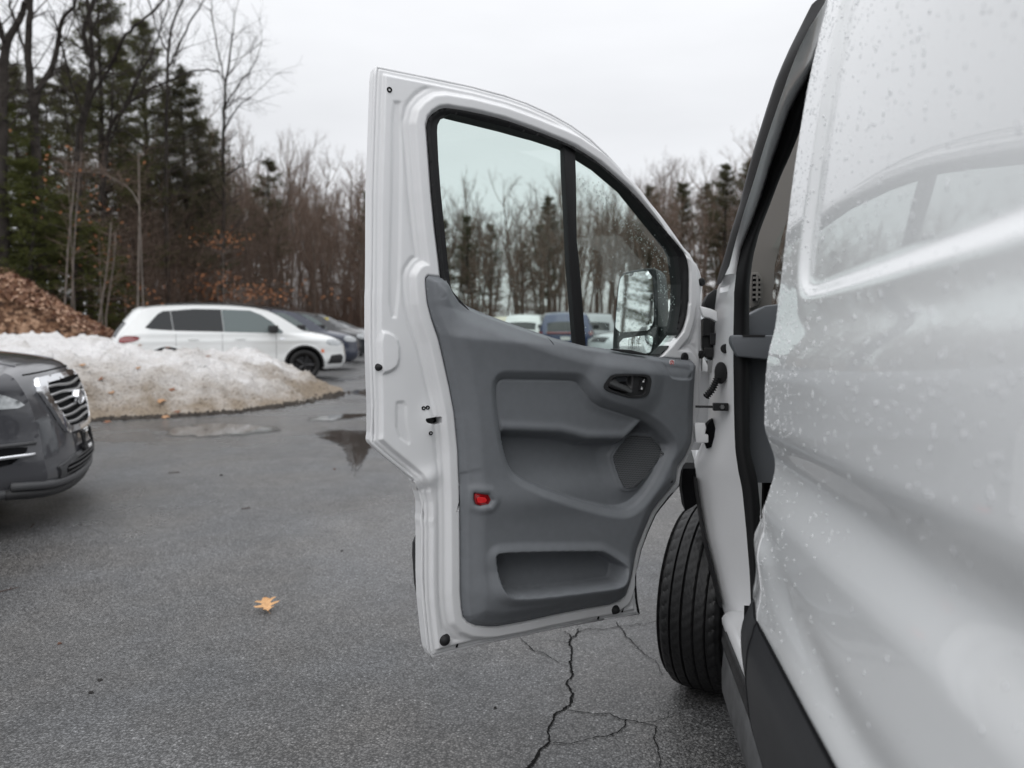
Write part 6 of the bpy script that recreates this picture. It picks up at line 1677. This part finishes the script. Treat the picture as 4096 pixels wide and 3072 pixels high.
def proto_pine(seed, h, rad, z0, ln0, mt, clumps=12, droop=.05, needle=.20, bark=None, whorl=.55, top=.15, wid=.010):
    r = np.random.default_rng(seed)
    seg = []; P = np.zeros(3); n = 14
    for i in range(n):
        q = np.array([r.normal(0, .03) + P[0], r.normal(0, .03) + P[1], h * (i + 1) / n]); seg.append((P, q, rad * (1 - i / n) + .012, rad * (1 - (i + 1) / n) + .010)); P = q
    br = []; tips = []
    z = z0
    while z < h * .985:
        t = (z - z0) / (h - z0)
        L_ = ln0 * (1 - t) ** .75 * (1 if t > .12 else .75) + top
        for q in range(r.integers(4, 7)):
            an = r.uniform(0, 2 * math.pi); ln = L_ * r.uniform(.55, 1.15)
            d = np.array([math.cos(an), math.sin(an), .10 + .5 * t - droop + r.normal(0, .08)])
            p = np.array([0, 0, z + r.normal(0, .1)]); m = 5
            for i in range(m):
                d2 = d + np.array([r.normal(0, .08), r.normal(0, .08), .05 * i])
                q2 = p + d2 * ln / m
                br.append((p, q2, .045 * ln / 3 * (1 - i / m) + .006, .045 * ln / 3 * (1 - (i + 1) / m) + .005))
                if i >= 1:
                    for c in range(clumps):
                        off = r.normal(0, 1, 3) * np.array([.20, .20, .08]) * (.5 + ln / 3.5)
                        tp = p + (q2 - p) * r.random() + off
                        tips.append(tp)
                p = q2
        z += whorl * r.uniform(.7, 1.3)
    tips = np.array(tips); nb = 10; m = len(tips)
    C = np.repeat(tips, nb, 0); D = r.normal(0, 1, (m * nb, 3)); D[:, 2] = D[:, 2] * .6 + .25; D /= np.linalg.norm(D, axis=1)[:, None]
    Sd = np.cross(D, r.normal(0, 1, (m * nb, 3))); Sd /= np.linalg.norm(Sd, axis=1)[:, None]
    ln = needle * r.uniform(.6, 1.2, (m * nb, 1))
    V = np.stack([C - Sd * wid, C + Sd * wid, C + D * ln], 1).reshape(-1, 3)
    F = np.arange(len(V)).reshape(-1, 3)
    def arr(sg): return [np.array([s[j] for s in sg]) for j in range(4)]
    Vt, Ft = merge([tubes_np(*arr(seg), 8), tubes_np(*arr(br), 4)])
    ot = mesh_np('trunk', Vt, Ft, bark or M['barkd']); oc = mesh_np('crown', V, F, mt, smooth=False)
    pr = Proto(ot.data, oc.data); bpy.data.objects.remove(ot); bpy.data.objects.remove(oc)
    return pr
def gz(x, y): return float(floor_h(np.array([x]), np.array([y]))[0]) - .05 if y > float(floor_edge(x)) else 0.
def pxy(px, Y): # lateral position for a display column (2212 wide) at distance Y
    return float((px - 1106) / 1662. * Y)

# large bare trees at the left, each its own shape: limbs laid out one by one, twigs grown along them
def limb_tree(label, Y_, limbs, seed, twig_ln=(1.0, 2.6), per_m=1.9, up=.10):
    r = np.random.default_rng(seed)
    q = lambda zx, zy: (zx * .7837, zy * .7837)
    x0 = at(*q(*limbs[0][0][0]), Y_); base = np.array([x0[0], Y_, gz(x0[0], Y_)])
    root = tree_root('bare_tree', label, 'tree', 'big bare trees at the left', base)
    tv = []; sg = [[], [], [], []]
    for li, (pts, r0, r1) in enumerate(limbs):
        P = np.array([at(*q(*p), Y_) for p in pts])
        if li == 0: P[0] = base - np.array([0, 0, .1])
        off = np.cumsum(r.normal(0, .25, len(P))) * (0 if li == 0 else 1); P[:, 1] += off - off[0]
        if li: P = P + (allp[np.argmin(((allp - P[0]) ** 2).sum(1))] - P[0])
        P = smooth_poly(P, 2, closed=False); n = len(P)
        P[1:-1] += r.normal(0, .018, (n - 2, 3))
        allp = P if li == 0 else np.concatenate([allp, P])
        rr = np.linspace(r0, r1, n)
        tv.append(tubes_np(P[:-1], P[1:], rr[:-1], rr[1:], 8))
        L_ = np.linalg.norm(np.diff(P, axis=0), axis=1); cum = np.concatenate([[0], np.cumsum(L_)])
        lo = .38 * cum[-1] if li == 0 else .08 * cum[-1]
        for t in np.sort(r.uniform(lo, cum[-1], int((cum[-1] - lo) * per_m))):
            k = min(n - 2, int(np.searchsorted(cum, t)) - 1); k = max(k, 0)
            p = P[k]; d = P[k + 1] - P[k]; d /= np.linalg.norm(d)
            sd_ = np.cross(d, r.normal(0, 1, 3)); sd_ /= np.linalg.norm(sd_)
            grow(r, p, d * .55 + sd_ * .8 + np.array([0, 0, .15]), r.uniform(*twig_ln) * (1.25 - .4 * t / cum[-1]), min(rr[k] * .45, .035), 2, 4, sg, up=up, kids=(4, 7), spread=.8)
        grow(r, P[-1], P[-1] - P[-2], twig_ln[1], rr[-1] * .9, 2, 4, sg, up=up, kids=(5, 8), spread=.8)
    V, F = merge(tv); mesh_np('trunk', V, F, M['barkd'], root)
    al = sg[2] + sg[3]
    V, F = tubes_np(*[np.array([s_[j] for s_ in al]) for j in range(4)], 3)
    mesh_np('crown', V, F, M['twigd'], root)
limb_tree('thick bare tree at the left edge of the picture, bending right at the top', 27.0, [([(28, 1500), (15, 1000), (12, 700), (15, 480), (25, 240), (60, 170), (105, 95), (140, 0), (170, -150)], .20, .07), ([(25, 240), (10, 100), (-10, -60)], .10, .05), ([(15, 420), (-40, 300), (-90, 150)], .08, .04)], 501)
limb_tree('tall bare tree forking into two near upright trunks, second from the left', 28.5, [([(205, 1450), (198, 1000), (182, 760), (172, 600), (160, 480), (145, 320), (142, 150), (160, 20), (165, -150)], .20, .08), ([(186, 560), (205, 440), (225, 330), (240, 230), (250, 130), (275, 60), (330, 0), (370, -80)], .12, .05), ([(148, 300), (110, 200), (100, 90), (60, -20)], .06, .03), ([(228, 300), (280, 380), (340, 480)], .05, .02)], 502)
limb_tree('bare tree with a kinked trunk and a long limb sweeping up to the right', 30.0, [([(398, 1450), (392, 1000), (402, 720), (425, 600), (445, 540), (465, 420), (480, 330), (440, 230), (420, 160), (450, 90), (480, 0), (500, -120)], .17, .05), ([(468, 300), (490, 200), (490, 100), (470, -60)], .09, .05), ([(445, 540), (510, 450), (590, 350), (680, 250), (760, 180), (830, 110), (880, 50), (960, -20)], .075, .025), ([(470, 380), (560, 320), (640, 290), (700, 230)], .045, .02), ([(425, 600), (360, 420), (350, 260), (340, 120)], .05, .02)], 503)
limb_tree('bare tree whose long bough arches right above the white suv', 32.0, [([(520, 1450), (525, 1000), (550, 690)], .12, .08), ([(550, 690), (610, 590), (660, 520), (740, 450), (830, 415), (920, 380), (1010, 340), (1080, 330)], .075, .025), ([(550, 690), (640, 660), (760, 770), (850, 740)], .05, .02), ([(660, 520), (720, 400), (800, 300), (870, 160), (930, 60)], .05, .02), ([(545, 760), (600, 640), (640, 480), (690, 330), (700, 200)], .05, .02)], 504)
limb_tree('slender bare tree with a wide hazy crown right of the pines', 37.0, [([(1130, 1450), (1140, 900), (1140, 640), (1150, 450), (1170, 300), (1190, 160)], .10, .03), ([(1145, 560), (1200, 420), (1260, 330), (1300, 280)], .04, .02), ([(1145, 660), (1220, 540), (1290, 480)], .04, .02), ([(1150, 420), (1110, 260), (1090, 120), (1060, 20)], .04, .02)], 505, per_m=3.0)
limb_tree('bare tree with fine upright twigs behind the tall pines', 34.0, [([(850, 1450), (845, 900), (850, 500), (860, 250), (880, 100), (960, -40)], .10, .03), ([(855, 350), (930, 200), (1010, 100), (1080, 20)], .05, .02), ([(855, 300), (800, 160), (760, 20), (740, -80)], .04, .02)], 506, per_m=2.8)
# pines
pine_a = proto_pine(201, 15.5, .24, 3.2, 3.6, M['needle'])
pine_b = proto_pine(202, 14.0, .22, 3.8, 3.2, M['needle_d'])
pine_c = proto_pine(203, 11.0, .16, 2.5, 2.4, M['needle_d'], clumps=8)
hem_a = proto_pine(204, 7.0, .09, .5, 2.3, M['needle_l'], clumps=9, droop=.16, needle=.13, whorl=.42)
hem_b = proto_pine(205, 4.6, .07, .3, 1.9, M['needle_l'], clumps=9, droop=.16, needle=.12, whorl=.36)
pines = [(pine_a, 33.0, 240, 1.0, 'tall green pine rising behind the leaning bare tree'), (pine_a, 37.0, 330, .97, 'tall pine right of the tallest green one'), (pine_b, 37.0, 415, .92, 'dark pine with ragged tiers above the white suv roof'),
         (pine_b, 36.0, 170, .9, 'pine half hidden behind the forked bare tree'), (pine_c, 42.0, 470, 1.0, 'short dark pine at the right shoulder of the tall pines'), (pine_c, 47.0, 590, .95, 'slim dark pine standing out above the row of cars'),
         (pine_c, 52.0, 560, .85, 'small pine tucked left of the slim dark pine'), (pine_c, 60., 800, .95, 'dark pine just left of the open door'), (pine_b, 34.0, 60, .85, 'pine in the thick of the wood at the far left'),
         (pine_a, 41.0, 275, 1.0, 'pine filling the gap behind the two tall green ones'), (pine_b, 43.0, 380, .95, 'ragged pine behind the dark tiered pine'), (pine_b, 40.0, 120, .95, 'pine behind the forked bare tree'), (pine_a, 45.0, 200, .95, 'pine deep in the wood left of the tallest'), (pine_c, 39.0, 445, 1.0, 'low full pine at the foot of the tall pines'), (pine_a, 38.0, 10, 1.0, 'pine deep in the wood behind the left edge tree'), (pine_c, 36.0, 300, .8, 'low pine behind the arched sapling'), (pine_c, 36.0, 385, .75, 'low pine above the white suv roof')]
for pr, Y_, px, sc, lab in pines:
    x = pxy(px, Y_); place(pr, 'pine_tree', lab, 'tree', 'pines at the edge of the wood', (x, Y_, gz(x, Y_)), rng.uniform(0, 6), sc)
hems = [(hem_a, 27.5, 25, 1.0, 'bright green young hemlock at the left edge above the leaf mound'), (hem_a, 29, 95, 1.0, 'tall young hemlock second from the left edge'), (hem_b, 28, 160, 1.0, 'small hemlock right of the leaf mound'), (hem_b, 29.5, 215, .95, 'low hemlock behind the thin pale saplings'),
        (hem_b, 27, 70, 1.0, 'low hemlock leaning over the leaf mound'), (hem_a, 31.5, 130, .9, 'young hemlock behind the low ones'), (hem_b, 31, 265, .8, 'smallest hemlock left of the white suv'), (hem_a, 30.5, -30, 1.0, 'young hemlock cut by the left edge of the picture')]
for pr, Y_, px, sc, lab in hems:
    x = pxy(px, Y_); place(pr, 'hemlock', lab, 'tree', 'young hemlocks by the leaf mound', (x, Y_, gz(x, Y_)), rng.uniform(0, 6), sc)
# pale saplings in front of the wood
def sapling(pts_px, Y_, rad, label):
    P = smooth_poly(np.array([at(x * 1.8517, y * 1.8517, Y_) for x, y in pts_px]), 2, closed=False)
    x, y = P[0][0], P[0][1]
    P[0][2] = gz(x, y)
    n = len(P); r = np.random.default_rng(int(pts_px[0][0]))
    root = tree_root('sapling', label, 'sapling', 'pale saplings before the wood', (x, y, P[0][2]))
    V, F = tubes_np(P[:-1], P[1:], np.linspace(rad, rad * .5, n - 1), np.linspace(rad, rad * .5, n)[1:], 7)
    mesh_np('trunk', V, F, M['barkl'], root)
    sg = []
    for i in range(n // 4, n - 1):
        for q in range(3):
            d = r.normal(0, 1, 3); d[2] = abs(d[2]) * .6; d /= np.linalg.norm(d)
            a_ = P[i]; b_ = a_ + d * r.uniform(.3, .9); sg.append((a_, b_, .008, .004))
            for w in range(3):
                c_ = b_ + r.normal(0, .22, 3); sg.append((a_ + (b_ - a_) * r.uniform(.4, 1), c_, .004, .002))
    V, F = tubes_np(*[np.array([s[j] for s in sg]) for j in range(4)], 3)
    mesh_np('crown', V, F, M['twigs'], root)
sapling([(297, 680), (299, 600), (300, 520), (301, 430), (299, 330)], 26.5, .036, 'pale straight sapling rising left of the white suv')
sapling([(302, 445), (285, 412), (262, 395), (235, 380), (205, 372), (160, 370), (130, 372)][::1], 26.4, .022, 'arched dead stem leaning over against the straight sapling')
sapling([(137, 715), (141, 640), (148, 520), (160, 400), (166, 350)], 26.2, .032, 'pale thin sapling right of the leaf mound')
sapling([(153, 718), (156, 620), (162, 500), (170, 390), (176, 330)], 26.6, .03, 'pale thin sapling close beside its twin by the leaf mound')
sapling([(213, 700), (222, 640), (234, 560), (240, 480)], 26.8, .035, 'short pale sapling leaning right before the hemlocks')
sapling([(228, 690), (238, 620), (247, 560), (250, 500)], 27.2, .03, 'thin sapling behind the short leaning one')
# distant wood: bare trees and pines that cannot be told apart
far = [proto_bare(301 + i, h, rd, M['bark'], M['twigs'], maxl=4, kids=(4, 7), spread=.62, up=.2) for i, (h, rd) in enumerate(((17, .19), (15, .16), (18, .20), (13.5, .14), (16, .17)))]
wood = []
r_ = np.random.default_rng(77)
def clear_of(x, y, dmin):
    return all((x - a_) ** 2 + (y - b_) ** 2 > dmin ** 2 for a_, b_ in wood)
FAR_L = 'bare brown tree in the distant wood beyond the lot'
cnt = 0
for rows, (d0, d1), n_t in ((0, (53, 60), 70), (1, (60, 70), 85), (2, (70, 88), 90)):
    for _ in range(n_t):
        for tr in range(8):
            px = r_.uniform(470, 2250); Y_ = r_.uniform(d0, d1)
            x = pxy(px, Y_)
            if clear_of(x, Y_, 1.1): break
        # gap of sky left of the window bar
        if 1068 < px < 1125 and r_.random() < .5: continue
        wood.append((x, Y_))
        sc = r_.uniform(.74, 1.03) * np.interp(px, [470, 620, 800, 1000, 1090, 1200, 1350, 1600], [.80, .72, .74, .62, .50, .64, .70, .80]) * np.interp(Y_, [53, 88], [.92, 1.3])
        place(far[r_.integers(0, 5)], 'bare_tree', FAR_L, 'tree', 'bare trees of the distant wood', (x, Y_, gz(x, Y_)), r_.uniform(0, 6), sc)
# the same wood goes on beyond the right edge of the view
for _ in range(48):
    px = r_.uniform(940, 1700); Y_ = r_.uniform(55, 82); x = pxy(px, Y_)
    if clear_of(x, Y_, .8) and not 1075 < px < 1115:
        wood.append((x, Y_)); place(far[r_.integers(0, 5)], 'bare_tree', FAR_L, 'tree', 'bare trees of the distant wood', (x, Y_, gz(x, Y_)), r_.uniform(0, 6), r_.uniform(.5, .66) * np.interp(Y_, [55, 82], [.95, 1.3]))
for _ in range(20):
    px = r_.uniform(2250, 4200); Y_ = r_.uniform(53, 85); x = pxy(px, Y_)
    if clear_of(x, Y_, 1.2):
        wood.append((x, Y_)); place(far[r_.integers(0, 5)], 'bare_tree', FAR_L, 'tree', 'bare trees of the distant wood', (x, Y_, gz(x, Y_)), r_.uniform(0, 6), r_.uniform(.6, .9))
# mid-distance bare trees behind the row of cars
for _ in range(80):
    px = r_.uniform(240, 800); Y_ = np.interp(px, [240, 800], [35, 54]) + r_.uniform(-2, 10)
    x = pxy(px, Y_)
    if not clear_of(x, Y_, .9) or Y_ < float(floor_edge(x)) + 1: continue
    wood.append((x, Y_))
    place(far[r_.integers(0, 5)], 'bare_tree', 'bare brown tree in the wood behind the row of cars', 'tree', 'bare trees behind the row of cars', (x, Y_, gz(x, Y_)), r_.uniform(0, 6), r_.uniform(.45, .68) * np.interp(px, [240, 420, 700], [.95, 1.0, .95]))
for px, Y_, sc, pr in [(1010, 60, .92, pine_c), (1060, 64, .9, pine_c), (960, 66, .95, pine_c), (1165, 60, .85, pine_c), (1185, 66, .9, pine_b), (1130, 72, .8, pine_c), (1400, 64, .95, pine_b), (1470, 62, .95, pine_b), (1560, 58, 1., pine_b), (1610, 60, 1.05, pine_b), (1520, 68, 1., pine_b), (1660, 62, 1.05, pine_b), (700, 64, .95, pine_c), (760, 68, .9, pine_c), (900, 66, .9, pine_c), (1750, 60, 1.05, pine_b), (1850, 64, 1., pine_b)]:
    x = pxy(px, Y_)
    place(pr, 'pine_tree', 'dark pine among the bare trees of the distant wood', 'tree', 'pines of the distant wood', (x, Y_, gz(x, Y_)), r_.uniform(0, 6), sc * .92)
# tangle of brown undergrowth
def brush(name, label, n, fx, hts, mt, seed, leaves=0):
    r = np.random.default_rng(seed); sg0 = []; 
    P0 = []; P1 = []; R0 = []; R1 = []
    for _ in range(n):
        x, y = fx(r); z = gz(x, y); h = r.uniform(*hts)
        p = np.array([x, y, z]); d = np.array([r.normal(0, .22), r.normal(0, .22), 1.0])
        rad = r.uniform(.006, .016)
        for i in range(3):
            d2 = d + r.normal(0, .16, 3); q = p + d2 * h / 3
            P0.append(p); P1.append(q); R0.append(rad * (1 - i * .28)); R1.append(rad * (1 - (i + 1) * .28))
            for w in range(4):
                b = p + (q - p) * r.random(); e = b + np.array([r.normal(0, .45), r.normal(0, .45), r.uniform(.1, .7)]) * h / 3.5
                P0.append(b); P1.append(e); R0.append(rad * .45); R1.append(rad * .2)
                e2 = b + (e - b) * r.uniform(.4, .8); e3 = e2 + np.array([r.normal(0, .3), r.normal(0, .3), r.uniform(-.1, .4)]) * h / 4.5
                P0.append(e2); P1.append(e3); R0.append(rad * .3); R1.append(rad * .15)
            p = q
    V, F = tubes_np(np.array(P0), np.array(P1), np.array(R0), np.array(R1), 3)
    o = mesh_np(name, V, F, mt); tag(o, label, 'undergrowth', kind='stuff')
def fx1(r):
    px = r.uniform(230, 820); Y_ = np.interp(px, [230, 420, 820], [29.5, 35, 55]) + abs(r.normal(0, 4)); x = pxy(px, Y_); return x, max(Y_, float(floor_edge(x)) + .3)
def fx2(r):
    px = r.uniform(700, 2250); Y_ = 51 + abs(r.normal(0, 7)); return pxy(px, Y_), Y_
brush('undergrowth', 'tangled brown saplings and brush behind the parked row', 1900, fx1, (1.5, 8.0), M['twigs'], 41)
brush('undergrowth', 'low reddish brown brush along the far edge of the lot', 2400, fx2, (1.2, 5.5), mat('russet_brush', (.17, .115, .092), rough=.9, spec=.1), 42)
# clumps of beech leaves that still hang orange
def leaf_clump(px, py, Y_, spread, n, label, seed):
    r = np.random.default_rng(seed); c = at(px * 1.8517, py * 1.8517, Y_)
    root = tree_root('beech_sapling', label, 'sapling', 'beech saplings with orange leaves', (c[0], c[1], gz(c[0], c[1])))
    P = c + r.normal(0, 1, (n, 3)) * np.array(spread); z0 = gz(c[0], c[1])
    sg = [((c[0], c[1], z0), (c[0], c[1], c[2] + spread[2]), .03, .01)] + [((c[0], c[1], max(z0, p[2] - .4)), tuple(p), .008, .003) for p in P[::4]]
    V, F = tubes_np(*[np.array([s[j] for s in sg], float) for j in range(4)], 4)
    mesh_np('trunk', V, F, M['barkl'], root)
    A = r.normal(0, 1, (n, 3)); A /= np.linalg.norm(A, axis=1)[:, None]; Bv = np.cross(A, r.normal(0, 1, (n, 3))); Bv /= np.linalg.norm(Bv, axis=1)[:, None]
    V = np.stack([P - A * .08, P + Bv * .045, P + A * .08, P - Bv * .045], 1).reshape(-1, 3)
    o = mesh_np('crown', V, np.arange(4 * n).reshape(-1, 4), M['beech'], root, smooth=False)
M['beech'] = mat('orange_beech_leaves', (.30, .125, .055), rough=.8, var=.4, vscale=4)
for i, (px, py, Y_, sp, n, lab) in enumerate([(520, 628, 33, (1.2, .8, .25), 130, 'low orange leaved beech above the white suv roof'), (545, 640, 36, (1.5, .8, .2), 130, 'orange beech spray behind the dark blue suv roof'), (480, 520, 34, (.8, .6, .3), 90, 'thin beech with few orange leaves high over the white suv'),
                                              (150, 430, 27, (1.0, .5, 1.0), 80, 'beech with scattered orange leaves among the saplings'), (215, 560, 28, (.7, .4, .7), 50, 'beech sapling with sparse tan leaves by the short sapling'), (270, 640, 30, (.8, .5, .3), 60, 'low beech with tan leaves at the white suv tail'), (470, 600, 35, (.7, .5, .3), 90, 'small orange beech between white suv and slim pine')]):
    leaf_clump(px, py, Y_, sp, n, lab, 60 + i)
# trees behind the viewer, met only in reflections
for i, (x, y, sc) in enumerate([(-19, -6.6, .7), (-23, -10, .75), (-26, -8.0, .8), (-28, -14, .9), (-21, -12.5, .7), (-30, -11, 1.)]):
    place(far[i % 5], 'bare_tree', 'bare tree on the near side of the lot, behind the viewer', 'tree', 'bare trees behind the viewer', (x, y, .5), i * 1.3, sc)
for i, (x, y, sc) in enumerate([(-24, -9.5, .8), (-29, -16, .9)]):
    place(pine_c, 'pine_tree', 'pine on the near side of the lot, behind the viewer', 'tree', 'pines behind the viewer', (x, y, .5), i * 1.3, sc)
# galvanised guard rail at the far end of the row
gr_root = empty('guard_rail', at(1440, 1300, 48)); tag(gr_root, 'low grey guard rail at the far end of the lot beside the row of cars', 'guard rail')
pA, pB = at(1375, 1293, 48), at(1500, 1293, 48)
MB().tube([pA * [1, 1, 0] + [0, 0, .62], pB * [1, 1, 0] + [0, 0, .62]], .10, 6).build('rail', M['steel'], gr_root)
for t in np.linspace(0.05, .95, 4):
    p = pA * (1 - t) + pB * t
    MB().box(np.array([p[0], p[1] + .1, .36]), (.05, .05, .36)).build('post', M['steel'], gr_root)
# sky is the world; ground done
